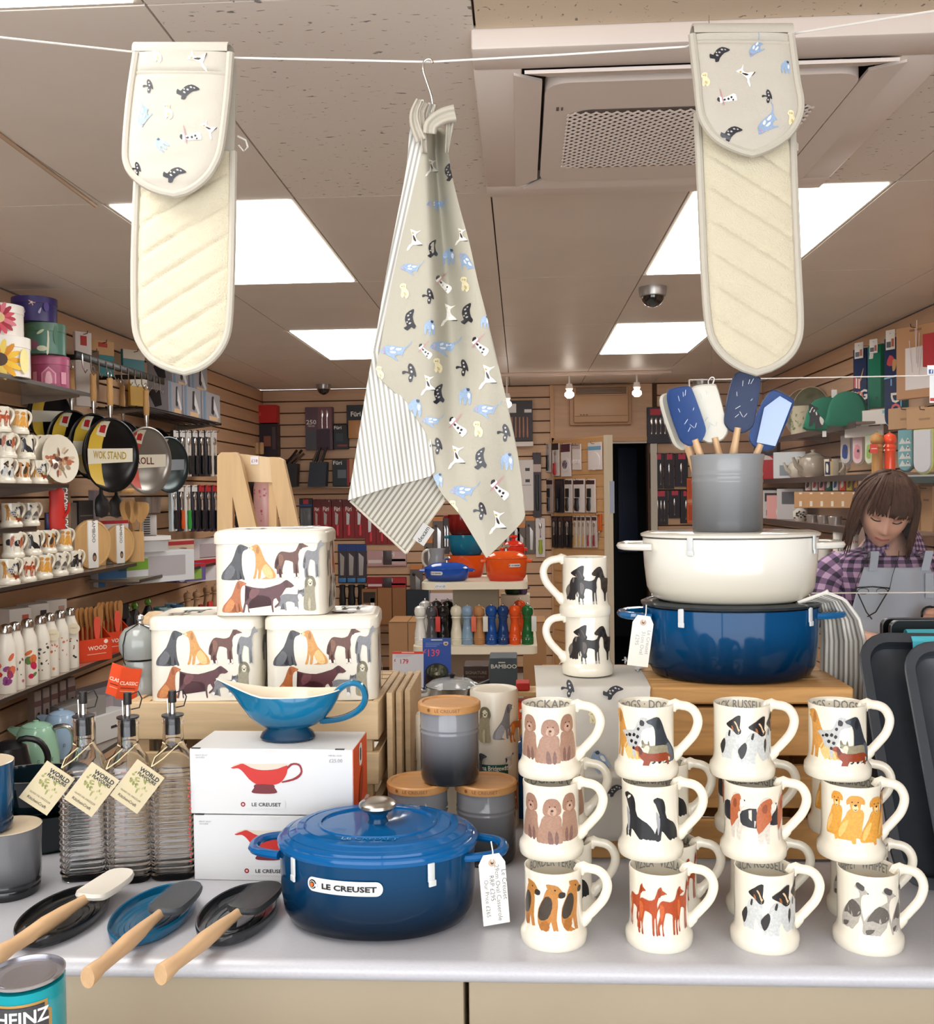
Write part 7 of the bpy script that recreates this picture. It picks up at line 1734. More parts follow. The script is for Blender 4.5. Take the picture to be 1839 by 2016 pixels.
arch = lambda R, H: [(flat('e3a0b4'), [(-.03, .02), (.03, .02), (.03, H * .45), (0, H * .66), (-.03, H * .45)]), (flat('c26c8c'), [(-.024, .02), (.024, .02), (.024, H * .44), (0, H * .6), (-.024, H * .44)]), (flat('eeb8c6'), smooth([(-.014, .022), (.014, .022), (.010, .06), (.004, H * .5), (-.004, H * .5), (-.010, .06)], 2)), (flat('e3a0b4'), [(-.075, .02), (-.05, .02), (-.05, H * .5), (-.075, H * .5)]), (flat('e3a0b4'), [(.05, .02), (.075, .02), (.075, H * .5), (.05, H * .5)])]
palm = lambda R, H: [(flat('dfe0c4'), smooth([(.012, .0), (.020, .0), (.024, .06), (.020, .11), (.012, .125), (0, .12), (.012, .115), (.017, .09), (.016, .05)], 2)), (flat('8c5c70'), smooth([(-.06, .02), (-.02, .02), (-.022, .05), (-.045, .055), (-.06, .045)], 2)), (flat('c8d4ae'), ell(-.01, .09, .018, .006, 9, .6)), (flat('4c7860'), ell(.05, .08, .01, .04, 10)), (flat('4c7860'), ell(-.05, .10, .022, .012, 10)), (flat('d4dcc0'), ell(-.005, .02, .02, .012, 10))]
lotus = lambda R, H: petals(.0, .075, .014, ['e8b8a8'], 5, 'f0e0c8') + [(flat('b8b4d4'), smooth([(-.032, .028), (-.024, .034), (-.03, .052), (-.036, .048)], 2)), (flat('b8b4d4'), smooth([(.022, .034), (.030, .03), (.036, .054), (.030, .05)], 2)), (flat('5a4894'), ell(-.05, .04, .012, .02, 8)), (flat('5a4894'), ell(.055, .06, .012, .02, 8))]
drum(105, XD, S1, .078, .142, 'a84a70', 'b85a7c', 'pink patterned round tin at the bottom of the coloured tin tower', arch)
drum(96, XD, S1 + .1425, .083, .132, '4c7c6c', '57806c', 'green round tin with a palm tree in the coloured tin tower', palm)
drum(76, XD - .03, S1 + .275, .090, .105, '32286c', '3a2e70', 'purple round tin at the top of the coloured tin tower', lotus)
sunf = lambda R, H: petals(.0, .06, .075, ['e8a81c', 'f0c030', 'd88c14', 'f6d860'], 14, '4a3018') + [(flat('5c7c30'), ell(-.09, .04, .025, .012, 8, .5)), (flat('f4e8a0'), ell(.085, .06, .02, .05, 8))]
dahl = lambda R, H: petals(.01, .066, .062, ['c02440', 'd84c60', 'a81c34', 'e07888'], 16, 'e8c890') + [(flat('5c7c30'), ell(-.01, .02, .02, .01, 8))] + petals(-.10, .062, .045, ['b81c30', 'c83048'], 9)
drum(14, XD + .03, S1, .095, .155, 'efe9e0', 'f3eee6', 'white round tin with a sunflower at the far left of the top shelf', sunf, True)
drum(6, XD + .01, S1 + .156, .088, .125, 'efe9e0', 'f3eee6', 'white round tin with a red dahlia on the sunflower tin', dahl, True)
# mugs on the shelves: bottom row, then one row bridging it, then a third
lm = ['jack russell', 'terrier', 'mixed dogs', 'beagle', 'spaniel', 'poodle mix', 'vizsla', 'yellow labrador', 'whippet', 'black terriers']
def shelf_mug(px, X, z, k, lb, grp):
 mug(lft(px, X, z), lm[k % 10], lb, radians(72), grp)
for r_, row in enumerate(((8, 41, 74), (12, 50), (2, 38))):
 for j, x in enumerate(row): shelf_mug(x, XF - .05, S2 + r_ * (MH + .0006), r_ * 3 + j, 'dog mug, %s from the left in the %s layer on the second left wall shelf' % (ORD[j], ('bottom', 'middle', 'top')[r_]), 'mugs beside the plates')
for j, x in enumerate((22, 57)): shelf_mug(x, XF - .12, S2B, 2 + j * 6, ('left', 'right')[j] + ' dog mug on the narrow third left wall shelf', 'mugs on the narrow shelf')
for j, x in enumerate((14, 47, 80, 112, 142)): shelf_mug(x, XF - .045, S3, (2, 6, 7, 8, 9)[j], 'dog mug on the fourth left wall shelf, %s from the left in the lower row' % ORD[j], 'mugs on the fourth shelf')
for j, x in enumerate((24, 60, 90, 122)): shelf_mug(x, XF - .075, S3 + MH + .0008, (3, 4, 1, 7)[j], 'dog mug on the fourth left wall shelf, %s from the left in the upper row' % ORD[j], 'mugs on the fourth shelf')
# plates on a wooden easel
for k in range(4):
 p = lft(117, XF - .045, S2); p.x -= .036 * (3 - k)
 t = T('dinner_plate', ('front cream flower plate standing on the wooden easel', 'second flower plate from the right on the easel', 'third flower plate from the right on the easel', 'leftmost flower plate on the easel')[3 - k], 'plate', (p.x, p.y, p.z + .108), radians(72), 'plates on the easel')
 Mp = Matrix.Rotation(pi / 2 - .12, 4, 'X')
 b = B(CREAM); b.lathe([(0, 0), (.06, 0), (.075, .004), (.104, .012), (.105, .014), (.075, .008), (.06, .004), (0, .004)], 36, M=Mp); b.o('plate', t)
 q = B(); random.seed(k + 3)
 for j in range(34 if k == 3 else 8):
  a, r2 = random.uniform(0, 6.3), random.uniform(.0, .085); c_ = random.choice(['8a4a34', 'b0603c', '5c3c34', '9a8468', 'c89c7c', '703028', 'd0b89c'])
  q.art([(flat(c_), ell(r2 * cos(a), r2 * sin(a), random.uniform(.008, .022), random.uniform(.004, .011), 8, a))], lambda u, v, kk: Mp @ Vector((u, v, .0062 + max(0, hypot(u, v) - .06) * .16 + .0004)))
 q.o('print', t, fix=False)
p = lft(112, XF - .05, S2); t = T('plate_easel', 'small wooden easel with two upright rods holding the plates', 'easel', p, radians(72))
b = B(wood('c08a54', st=(8, 8, 8))); b.box((.0, .02, -.0006 + .004), (.11, .05, .007)); b.o('base', t)
for s in (-1, 1): b = B(wood('c08a54', st=(8, 8, 1))); b.tube([(s * .032, -.008, .0085), (s * .032, -.004, .115)], .0045, 7); b.o('rod', t)
# chopsticks, mitts, boards past the second shelf
def lpk(nm, lb, cat, x0, y0, x1, y1, X, d, *a, rz=pi / 2, **k):
 """pack on the left wall: horizontal pixel range gives its run along the wall"""
 p0, p1 = atx(x0, (y0 + y1) / 2, X), atx(x1, (y0 + y1) / 2, X)
 zb, zt = atx((x0 + x1) / 2, y1, X).z, atx((x0 + x1) / 2, y0, X).z
 w = abs(p1.y - p0.y)
 c = Vector((X - d, (p0.y + p1.y) / 2, zb))
 return pk(nm, lb, cat, c, w, zt - zb, d, rz, *a, **k)
def spine(lb, px, y0, y1, X, w, col, txt, tc, nm='book', cat='book', rz=.5, z=None):
 p = atx(px, (y0 + y1) / 2, X); zt = atx(px, y0, X).z; zb = atx(px, y1, X).z if z is None else z
 t = T(nm, lb, cat, (p.x, p.y, zb), rz)
 b = B(flat(col, .4)); b.box((0, .08, (zt - zb) / 2), (w, .16, zt - zb), .002); b.o('cover', t)
 if txt: b = B(); b.text(txt, w * .55, front(y0=-.0004), flat(tc), x=-w * .24 + w * .45, y=(zt - zb) * .5, rot=-pi / 2, bold=.02, layer=1); b.o('lettering', t, fix=False)
 return t
spine('teal carton with white CHOPSTICKS lettering standing below the second shelf', 118, 962, 1042, -2.0, .042, '186a7c', 'CHOPSTICKS', 'e8ecec', 'chopsticks_box', 'box', .55, z=S3 + .19)
p = atx(118, 1042, -2.0); b = B(mat('7c7068', r=.5)); b.box((-2.08, p.y + .06, S3 + .095), (.13, .22, .187)); b.top('display_riser', 'dark riser hidden behind the fourth shelf mugs', 'riser')
spine('blue book beside the chopsticks carton', 98, 1010, 1042, -2.03, .03, '1d3c7c', '', '', z=S3 + .19)
t = T('silicone_mitt', 'red ribbed kitchen mitt hanging beside the chopsticks carton', 'mitt', atx(104, 1042, -2.02) + Vector((0.02, 0, 0)), .6)
b = B(mat('c0241c', r=.5)); b.lathe([(0, 0), (.032, .0), (.034, .05), (.030, .12), (.032, .16), (.02, .185), (0, .19)], 16, sy=.35); b.o('palm', t)
b = B(mat('c0241c', r=.5)); b.tube([(.026, 0, .05), (.046, 0, .08), (.050, 0, .115)], [.012, .012, .008], 8, flat=.6); b.o('thumb', t)
for k, (x0, x1, y0, y1, c_) in enumerate(((141, 152, 990, 1055, '6c6058'), (156, 184, 985, 1062, '2c3038'), (186, 196, 965, 1055, 'b4a8b0'), (128, 140, 965, 1040, '8c745c'))):
 lpk('boxed_board', ('slim taupe carton left of the slate boards', 'dark slate board carton behind the round boards', 'narrow lilac carton right of the slate board', 'brown board edge right of the chopsticks carton')[k], 'box', x0, y0, x1, y1, -2.10, .03, c_, items=[('pic', 0, .3, .32, '8a8484', .9), ('pic', 0, .6, .62, '8a8484', .9)] if k == 1 else [])
BAMB = wood('cba26c', st=(5, 5, .6), vs=7., var=.1)
for k, (px, R, y) in enumerate(((178, .115, 0), (232, .098, 0))):
 p = lft(px, XF - .06 + .0 * k, S3)
 t = T('round_board', ('large round bamboo board with a white paper sleeve on the fourth shelf', 'smaller round bamboo board with a white paper sleeve beside the utensil holder')[k], 'board', (p.x, p.y, p.z + R * .995), radians(66), 'sleeved bamboo boards')
 b = B(BAMB); b.lathe([(0, -.010), (R * .97, -.010), (R, -.004), (R, .004), (R * .97, .010), (R * .9, .012), (R * .88, .009), (0, .009)], 40, M=Matrix.Rotation(pi / 2, 4, 'X')); b.o('board', t)
 b = B(mat('eceae6', r=.5)); b.box((0, -.0, 0), (R * .52, .030, R * 1.92), .002)
 b.art([(flat('3c3430'), ell(.005, -R * .52, R * .10, R * .18, 14)), (flat('a07c5c'), ell(.005, -R * .55, R * .07, R * .10, 12))], front(y0=-.0155)); b.text('BAMBOO', R * .16, front(y0=-.0155), flat('3a3a3c'), x=-R * .06, y=R * .55, rot=-pi / 2, layer=1); b.o('paper_sleeve', t, fix=False)
p = lft(150, XF - .20, S3); t = T('bread_bin', 'pale bamboo half-moon box behind the round boards', 'box', p, radians(50)); b = B(BAMB)
b.prism([(-.13, 0), (.13, 0), (.13, .10), (.11, .15), (-.11, .15), (-.13, .10)], .03, Matrix.Rotation(pi / 2, 4, 'X')); b.o('body', t); b = B(BAMB); b.box((0, -.016, .151), (.22, .03, .006)); b.o('lid', t)
p = lft(263, XF - .05, S3)
t = T('utensil_holder', 'bamboo holder with three wooden turners at the end of the fourth shelf', 'utensil holder', p, .4)
b = B(BAMB); b.lathe([(0, 0), (.048, 0), (.048, .155), (.042, .155), (.042, .01), (0, .01)], 22, sy=.8); b.o('cup', t)
for k, (x, tx, hh) in enumerate(((-.018, -.045, .30), (.004, -.012, .31), (.022, .040, .32))):
 q = B(wood('c8954f', st=(8, 8, 1))); q.tube([(x, 0, .02), (lerp(x, tx, .6), .0, .20)], .006, 7); w = .024 + .006 * k
 Mh = Matrix.Translation((lerp(x, tx, .6), 0, .198)) @ Matrix.Rotation(atan2(tx - x, .3), 4, 'Y') @ Matrix.Rotation(pi / 2, 4, 'X')
 q.prism(smooth([(-.008, 0), (.008, 0), (w, .05), (w, .10), (0, .118 if k < 2 else .108), (-w, .10), (-w, .05)], 2), .006, Mh, -.003); q.o('turner', t)
# hanging woks
def wok(px, py, R, X, lb, inner, lab, depth=.26, rz=radians(68), txt='', tcol='c9a93c', wood_=True, band='e3dcc8'):
 p = atx(px, py, X)
 t = T('wok', lb, 'wok', p, rz, 'pans hanging from the rail')
 Mk = Matrix.Rotation(pi / 2, 4, 'X')
 g = mat(inner, r=.28, m=.55)
 prof = [(R * sin(a), -R * depth * 1.3 * cos(a) + R * .02) for a in [k * pi / 2 / 18 for k in range(19)]]
 prof = [(r_, z) for r_, z in prof]
 b = B(g); b.lathe(prof + [(R * 1.02, R * .03), (R * 1.0, R * .04)] + [(r_ * .975, z + .004) for r_, z in prof[::-1]], 40, M=Mk); b.o('bowl', t)
 sf = lambda u, v, k: Mk @ Vector((u, v, (-R * depth * 1.3 * sqrt(max(0., 1 - min(1, (hypot(u, v) / R)) ** 2)) + R * .02 + .0075 + .0003 * k)))
 b = B()
 if lab:
  b.art([(flat(lab), [(-R * .62, -R * .74), (-R * .62 + R * .5, -R * .84), (-R * .1, -R * .3), (-R * .06, R * .3), (R * .06, R * .90), (-R * .34, R * .92), (-R * .58, R * .5), (-R * .66, 0)]), (flat('ddd6c0' if lab != 'b8432f' else 'dcd2c4'), [(-R * .34, R * .55), (R * .02, R * .5), (R * .06, R * .93), (-R * .3, R * .93)]), (flat('b0242c'), [(-R * .24, R * .62), (-R * .02, R * .6), (-R * .02, R * .82), (-R * .24, R * .82)])], sf, cut=R * .12, cuty=R * .12)
  b.art([(flat(band), [(-R * .66, -R * .26), (R * .88, -R * .16), (R * .88, R * .22), (-R * .66, R * .16)])], lambda u, v, k: sf(u, v, k + 3), cut=R * .12)
  if txt: b.text(txt, R * .2, lambda u, v, k: sf(u, v, 9), flat(tcol), x=R * .16, y=-R * .09, bold=.02, cut=R * .08, wid=min(1., 5.8 / len(txt)))
 if lab: b.o('paper_label', t, fix=False)
 if wood_:
  a = Matrix.Rotation(-.05, 4, 'Y')
  b = B(wood('c9995c', st=(8, 8, 1))); b.lathe([(.009, R + .05), (.013, R + .06), (.0155, R + .10), (.013, R + .15), (.0145, R + .185), (.008, R + .19), (0, R + .19)], 14); b.o('handle', t)
  b = B(STEEL); b.lathe([(.006, R * .98), (.009, R + .02), (.0125, R + .045), (.0125, R + .062)], 12); b.o('ferrule', t); b = B(STEEL); b.tube([(.011 * sin(q_), 0, R + .205 + .018 * -cos(q_)) for q_ in (2 * pi * k / 14 for k in range(14))], .0022, 5, closed=True); b.o('hanging_ring', t)
 return t
wok(98, 818, .125, -2.14, 'leftmost black wok with a yellow label, partly behind the plates', '1b1a1c', 'd8b43c', wood_=False)
wok(143, 872, .15, -2.07, 'second black wok from the left with a yellow label', '1b1a1c', 'd8b43c')
wok(186, 880, .155, -1.99, 'third black wok from the left with wooden handle behind the large one', '1b1a1c', 'd8b43c', txt='WOK')
wok(219, 896, .172, -1.91, 'large black wok in front with yellow label and white band', '1b1a1c', 'd8b43c', txt='WOK STAND', tcol='b09430')
wok(243, 880, .14, -2.12, 'black wok hidden between the large wok and the steel one', '232225', '', band='')
wok(290, 907, .170, -1.89, 'polished steel wok with red label reading ROLL', '8c8680', 'c8432f', txt='ROLL', tcol='6a2420')
wok(308, 890, .14, -2.13, 'dark pan behind the steel wok', '232225', 'c83a3c', band='3a3638', wood_=False)
wok(333, 915, .155, -1.95, 'slate grey pan at the right end of the hanging row', '3c4648', '8c949c', band='8c949c', wood_=False)
t = T('small_brush', 'wooden brush handle poking out below the large wok', 'brush', atx(243, 966, -1.9)); b = B(wood('c9995c', st=(1, 8, 8))); b.tube([(-.01, -.02, 0), (.02, .06, .0)], [.013, .014], 10); b.o('handle', t); b = B(STEEL); b.tube([(-.011, -.022, 0), (-.05, -.10, .006)], .008, 8); b.o('ferrule', t)
y0_, y1_ = atx(148, 690, XF).y, atx(322, 757, XF).y
t = T('hanging_rail', 'black flat rail with hooks that the woks hang from', 'rail', (XF, (y0_ + y1_) / 2, 2.172))
b = B(mat('1e1c1c', r=.35, m=.5)); b.box((0, 0, 0), (.012, y1_ - y0_, .034), .002); b.o('bar', t)
for y in (-.45, .3): b = B(DARKWIRE); b.box((-.15, y, 0), (.30, .012, .024)); b.o('arm', t)
for k in range(12): b = B(CHROME); y = -(y1_ - y0_) / 2 + .05 + k * .085; b.tube([(.008, y, .01), (.010, y, -.05), (.022, y, -.075), (.030, y, -.06)], .003, 5); b.o('hook', t)
for k, (x0, y0, x1, y1, c_, h_) in enumerate(((160, 655, 176, 800, 'cfc6c0', 'e4dcd8'), (194, 672, 216, 740, '2c8088', 'c9a070'), (256, 690, 276, 735, '1f6c78', 'c8bca8'), (180, 690, 192, 790, '8a6c50', '6c5440'), (268, 735, 284, 800, 'd8a838', 'e8e0d0'))):
 lpk('hanging_pack', ('white and grey pack on the top hooks above the woks', 'teal and tan pack on the top hooks above the woks', 'short teal pack right of the others on the top hooks', 'brown utensil pack between the top hooks', 'yellow and white pack behind the wok handles')[k], 'pack', x0, y0, x1, y1, -2.12, .02, c_, (h_, .6, 1.), [('pic', 0, .82, .95, 'b83c38', .4)] if k in (0, 1) else [], rz=radians(60), hook=True)
# appliance boxes on the wire shelf
for k, (x0, x1, X, z) in enumerate(((332, 360, -1.98, 0), (361, 396, -1.97, 0), (398, 434, -1.96, 0), (340, 372, -2.06, .19), (375, 410, -2.05, .19))):
 p0, p1 = atx(x0, 800, X), atx(x1, 800, X); w = (p1.y - p0.y) * .96; h = .185
 t = pk('appliance_box', ('left grey appliance carton in the lower row on the wire shelf', 'middle grey appliance carton in the lower row on the wire shelf', 'right grey appliance carton in the lower row on the wire shelf', 'left grey appliance carton in the upper row behind the oven glove', 'right grey appliance carton in the upper row behind the oven glove')[k], 'box', (X - .16, (p0.y + p1.y) / 2, SV + .0006 + z), w, h, .16, pi / 2, '9c9aa0', None, [('pic', -.38, 0, 1., '6f8ca8', .12), ('pic', .1, .06, .2, 'd8b48c', .5)], grp='grey appliance cartons')
 q = B(); q.art([(flat('2a282c'), [(-w * .02, h * .3), (w * .10, h * .25), (w * .22, h * .55), (w * .12, h * .9), (w * .02, h * .88)]), (flat('d8d6d8'), [(w * .1, h * .45), (w * .34, h * .15), (w * .42, h * .22), (w * .12, h * .85)])], front(y0=-.161)); q.o('appliance_picture', t, fix=False)
 q = B(flat('9c9aa0')); q.art([(flat('2a282c'), [(w * 0 - .04, h * .25), (.0, h * .2), (.035, h * .6), (.02, h * .75), (-.03, h * .7)])], lambda u, v, kk: (-w / 2 - .0008, -.08 + u, v)); q.o('side_picture', t, fix=False)
# utensil packs hanging below
random.seed(5)
rows_ = [(848, 938, 342, 430, ['1b1a1e', '26242a', 'cfc8c4', '2c2a30', '1d1c22', '3a3840', 'd8d0c8']), (955, 1046, 338, 432, ['c8d4dc', '20202c', 'd8d4d0', '2a2a3a', '1c1c26', '24222c', '2e2c38'])]
for r_, (y0, y1, xa, xb, cs) in enumerate(rows_):
 n = 7
 for k in range(n):
  x0 = lerp(xa, xb, k / n); x1 = lerp(xa, xb, (k + .78) / n)
  it = [('grip', 0, .04, .46, ('17171b', '1d1d22')[k % 2] if not (r_ == 1 and k in (1, 2)) else ('d8581c', '2c9a3c')[k - 1], .42), ('fork', 0, .46, .86, '', .5)]
  lpk('utensil_pack', ORD[k] + ' hanging utensil pack from the left in the %s row under the appliance cartons' % ('upper', 'lower')[r_], 'pack', x0, y0, x1, y1, -2.04, .02, cs[k], ('b0242c' if r_ and k > 3 else 'dcd8d6', .86, 1.), it, rz=pi / 2, grp='utensil packs on the left wall', hook=.15)
lpk('glass_set', 'white carton of glasses with amber bases below the utensil packs', 'box', 380, 1060, 430, 1112, -2.11, .08, 'd8d2d4', None, [('pic', .2, .1, .8, 'b8aab0', .5), ('pic', .2, .1, .3, 'c89048', .5), ('pic', -.3, .1, .85, '8c8490', .2)], rz=radians(60))
lpk('ladle_card', 'carton with a long wooden ladle picture left of the glasses carton', 'box', 352, 1062, 374, 1112, -1.98, .06, 'c8b49c', ('a83038', .8, .95), [('grip', 0, .1, .7, '8a6038', .3)], rz=radians(60))
p = lft(220, -2.05, S3); pp_ = lpk('white_box', 'white carton with red lid band behind the turners', 'box', 188, 1025, 240, 1072, -2.06, .10, 'd8d4d8', ('b02430', .86, 1.), [], [('', .1, 0, 0, '000000')][:0], rz=radians(62))
b = B(mat('7c7068')); zc_ = atx(214, 1072, -2.06).z; b.box((-2.13, pp_.location.y, (S3 + zc_) / 2 ), (.10, .2, zc_ - S3 - .001)); b.top('display_riser', 'dark riser hidden behind the round boards', 'riser')
for k in range(2):
 p = atx(200 + 30 * k, 1020, -2.08); t = T('whisk_bag', ('black blender foot in a clear bag', 'black slotted spoon head in a clear bag')[k] + ' below the woks', 'utensil', p, .7)
 b = B(BLACK); b.lathe([(0, 0), (.03, .01), (.045, .05), (.035, .09), (.01, .12), (.008, .17), (0, .17)], 14, sy=.5); b.o('head', t); b = B(CLEAR); b.lathe([(0, -.02), (.055, -.01), (.06, .08), (.03, .19), (0, .20)], 12, sy=.5); b.o('bag', t)
p = atx(292, 1010, -2.11); t = T('grater', 'steel grater with a grey bucket top hanging below the woks', 'grater', p, .5)
b = B(mat('b4b2b0', r=.25, m=.8)); b.lathe([(.066, -.0), (.074, .09), (.066, .092), (.06, .0)], 24); b.o('top', t)
b = B(mat('e0dcda', r=.3)); b.box((0, -.01, -.11), (.085, .02, .20), .003); b.o('frame', t)
for j in range(14): q = B(mat('2c2a2c')); q.box((-.012, -.022, -.025 - .013 * j), (.034, .004, .006)); q.o('slot', t)
# coloured boxes on the dark shelf
p = lft(300, XF - .06, S3C)
lpk('vegetable_box', 'blue and white carton with green vegetable picture on the dark shelf', 'box', 274, 1085, 350, 1146, XF - .02, .14, 'dcdfe4', None, [('pic', -.36, 0, .7, '3c6c9c', .28), ('pic', -.15, .45, .8, '7cae3c', .3), ('pic', .2, .2, .85, 'b4b0b4', .4)], rz=radians(52))
t = T('storage_box', 'clear storage box with white lid on the vegetable carton', 'box', (XF - .08, atx(310, 1085, XF).y, atx(310, 1086, XF - .02).z + .004), radians(50))
b = B(mat('dfe2e4', r=.2, alpha=.6, kind='tub')); b.prism(rrect(.24, .14, .02, 4), .06); b.o('tub', t); b = B(mat('eceae8', r=.4)); b.prism(rrect(.26, .16, .02, 4), .022, z0=.0605); b.m(mat('3a3a40')); b.prism(rrect(.14, .06, .01, 4), .002, z0=.083); b.o('lid', t)
for k, (x0, x1, y0, c_) in enumerate(((352, 372, 1118, '2c2a80'), (373, 398, 1110, '6c5c94'), (399, 432, 1100, 'd8d0d4'))):
 lpk('gadget_box', ('indigo', 'lilac and green', 'white and red')[k] + ' gadget carton on the dark shelf below the glasses', 'box', x0, y0, x1, 1143, XF - .02, .10, c_, [('c02428', .8, 1.), ('b82830', .82, 1.), ('b82430', .7, 1.)][k], [[('disc', .1, .2, .6, 'c8c4e4', .4)], [('pic', .1, .1, .7, '8cb050', .5)], [('pic', .3, .1, .8, 'b04048', .15)]][k], rz=radians(62))
# bottles on the fifth shelf
bots = [(6, .036, ('c0342c', '8a3a80', 'd86c4c')), (24, .034, ('8a5a6c', '5c5a60', 'b06c7c')), (49, .037, ('c01c4c', 'd8703c', '5c7c40')), (75, .035, ('26242c', '5c5a60', '3a3844')), (93, .034, ('d05c48', '6c7c54', 'c8804c')), (114, .034, ('a83a30', 'd8a090', 'c87060')), (134, .033, ('2c2a30', '7a4a34', 'a86c40'))]
for k, (x, R, cs) in enumerate(bots):
 p = lft(x, XF - .045, S4)
 t = T('drinks_bottle', 'white printed drinks bottle with steel cap, %s from the left on the fifth shelf' % ORD[k], 'bottle', p, .35, 'white drinks bottles'); H = .265
 b = B(mat('e9e3d8', r=.3, coat=.3)); b.lathe([(0, 0), (R * .95, 0), (R, .006), (R, H * .62), (R * .9, H * .72), (R * .62, H * .82), (R * .58, H * .86), (0, H * .86)], 24); b.o('body', t)
 b = B(CHROME); b.lathe([(R * .6, H * .862), (R * .66, H * .868), (R * .66, H * .94), (R * .5, H * .985), (0, H)], 20); b.o('cap', t)
 q = B(); random.seed(k + 40); big = k in (0, 2)
 for j in range(9 if big else 16): c_ = random.choice(cs); s = 2.6 if big else 1.; q.art([(flat(c_), ell(random.uniform(-1., 1.) * R, random.uniform(.12, .58) * H, s * random.uniform(.08, .22) * R, s * random.uniform(.07, .2) * R, 8, random.uniform(0, 3)))], cylm(R, 0, .0005), cut=R * .25)
 q.o('print', t, fix=False)
 if k in (4, 6):
  q = B(mat('e2d6bc', r=.7)); q.prism(ell(0, 0, .026, .024, 16), .0015, Matrix.Translation((.016, -R - .004, H * .66)) @ Matrix.Rotation(pi / 2, 4, 'X')); q.tube([(.016, -R - .004, H * .74), (.0, -R * .6, H * .84)], .001, 4); q.text('CHILLY', .006, lambda u, v, kk: (.016 + u, -R - .0062, H * .66 + v), mat('9a8e74')); q.o('round_tag', t, fix=False)
for k in range(3):
 p = lft(30 + 36 * k, XF - .20, S4); t = pk('bottle_box', ORD[k] + ' white bottle carton with a small print behind the drinks bottles', 'box', (p.x - .04, p.y, p.z), .10, .285, .09, radians(60), 'e0dbd4', None, [('pic', .2, .75, .9, ('c85c4c', '3c3438', 'c8a090')[k], .3)], grp='cartons behind the drinks bottles')
for k, x in enumerate((172, 213)):
 p = lft(x, XF - .05, S4); t = T('spoon_display', ('left', 'right')[k] + ' orange carton full of wooden spatulas on the fifth shelf', 'display box', p, radians(50), 'orange spatula cartons')
 b = B(flat('d8401c')); w = .155
 b.box((0, -.052, .05), (w, .003, .10)); b.box((0, .052, .075), (w, .003, .15)); b.box((0, 0, .0015), (w, .104, .003))
 for s in (-1, 1): b.prism([(-.052, 0), (.052, 0), (.052, .15), (-.052, .10)], .003, Matrix.Translation((s * w / 2, 0, 0)) @ Matrix.Rotation(pi / 2, 4, 'Z') @ Matrix.Rotation(pi / 2, 4, 'X'), -.0015)
 b.text('WOOD', .018, front(y0=-.0536), flat('f4dccc'), x=.01, y=.05, bold=.02); b.art([(flat('f4dccc'), ell(.05, .085, .010, .010, 12)), (flat('f0b8a0'), [(-.04, .03), (.05, .03), (.05, .033), (-.04, .033)])], front(y0=-.0536)); b.o('carton', t, fix=False)
 for j in range(6):
  q = B(wood('b07c48', st=(8, 8, 1))); x_ = -.055 + .022 * j; q.tube([(x_, .0, .01), (x_, .004, .15)], .006, 6); q.prism(smooth([(-.008, .14), (.008, .14), (.020, .19), (.020, .23), (0, .242), (-.020, .23), (-.020, .19)], 2), .004, Matrix.Translation((x_, .004 + .006 * (j % 2), 0)) @ Matrix.Rotation(.6, 4, 'Z') @ Matrix.Rotation(pi / 2, 4, 'X')); q.o('wooden_spatula', t)
 q = B(flat('d8503c')); q.prism(smooth([(-.006, .09), (.006, .09), (.015, .14), (.014, .19), (0, .2), (-.014, .19), (-.015, .14)], 2), .003, Matrix.Translation((.012, -.046, 0)) @ Matrix.Rotation(pi / 2, 4, 'X')); q.o('red_spatula', t)
# kettles on the lowest shelf, packs under the bottles
def kettle(px, X, col, lb, R=.082, H=.20, tagged=False, handle=True, rz=.2, z=S5):
 p = lft(px, X, z); t = T('kettle', lb, 'kettle', p, rz)
 g = gloss(col, r=.15)
 b = B(mat('a8a6a4', r=.25, m=.8)); b.lathe([(0, 0), (R * .95, 0), (R, .006), (R, .022), (0, .022)], 30); b.o('base', t)
 b = B(g); b.lathe([(R * .98, .0225), (R, .03), (R * .97, H * .45), (R * .82, H * .82), (R * .66, H * .93), (0, H * .93)], 36); b.o('body', t)
 b = B(g); b.lathe([(R * .62, H * .932), (R * .60, H * .95), (R * .35, H * .99), (R * .12, H * 1.0), (R * .12, H * 1.03), (0, H * 1.04)], 30); b.o('lid', t)
 b = B(STEEL); P = smooth([(R * .78, H * .88), (R * 1.35, H * .90), (R * 1.62, H * .74), (R * 1.6, H * .38), (R * 1.45, H * .30), (R * 1.38, H * .40), (R * 1.38, H * .66), (R * 1.2, H * .78), (R * .86, H * .78)], 3)
 b.tube([(x, 0, z_) for x, z_ in P[:16]], .010, 8, flat=1.4, up=(0, 1, 0)); b.o('handle', t)
 b = B(g); b.prism([(-R * .75, H * .74), (-R * 1.2, H * .90), (-R * 1.15, H * .93), (-R * .62, H * .90)], .03, Matrix.Rotation(pi / 2, 4, 'X'), -.015); b.o('spout', t)
 mp = cylm(R * .99, 0, .002)
 q = B()
 for j, x in enumerate((.03, .062, .085)): q.art([(mat('5c6c70'), rrect(.008, .012, .002, 2, x, H * .38)), (g, rrect(.005, .008, .001, 2, x, H * .38))], mp)
 q.o('letters', t, fix=False)
 if tagged: q = B(mat('e4e0d6')); q.prism([(-.016, -.058), (.016, -.058), (.016, -.006), (.010, 0), (-.010, 0), (-.016, -.006)], .001, Matrix.Translation((-.02, -R * .99, H * .72)) @ Matrix.Rotation(pi / 2 + .1, 4, 'X')); q.o('paper_tag', t)
kettle(62, XF - .02, '9ecab0', 'mint green kettle with a paper tag on the lowest left wall shelf', .088, .225, True)
kettle(112, XF - .04, 'a4bfdc', 'pale blue kettle to the right of the mint one', .08, .215)
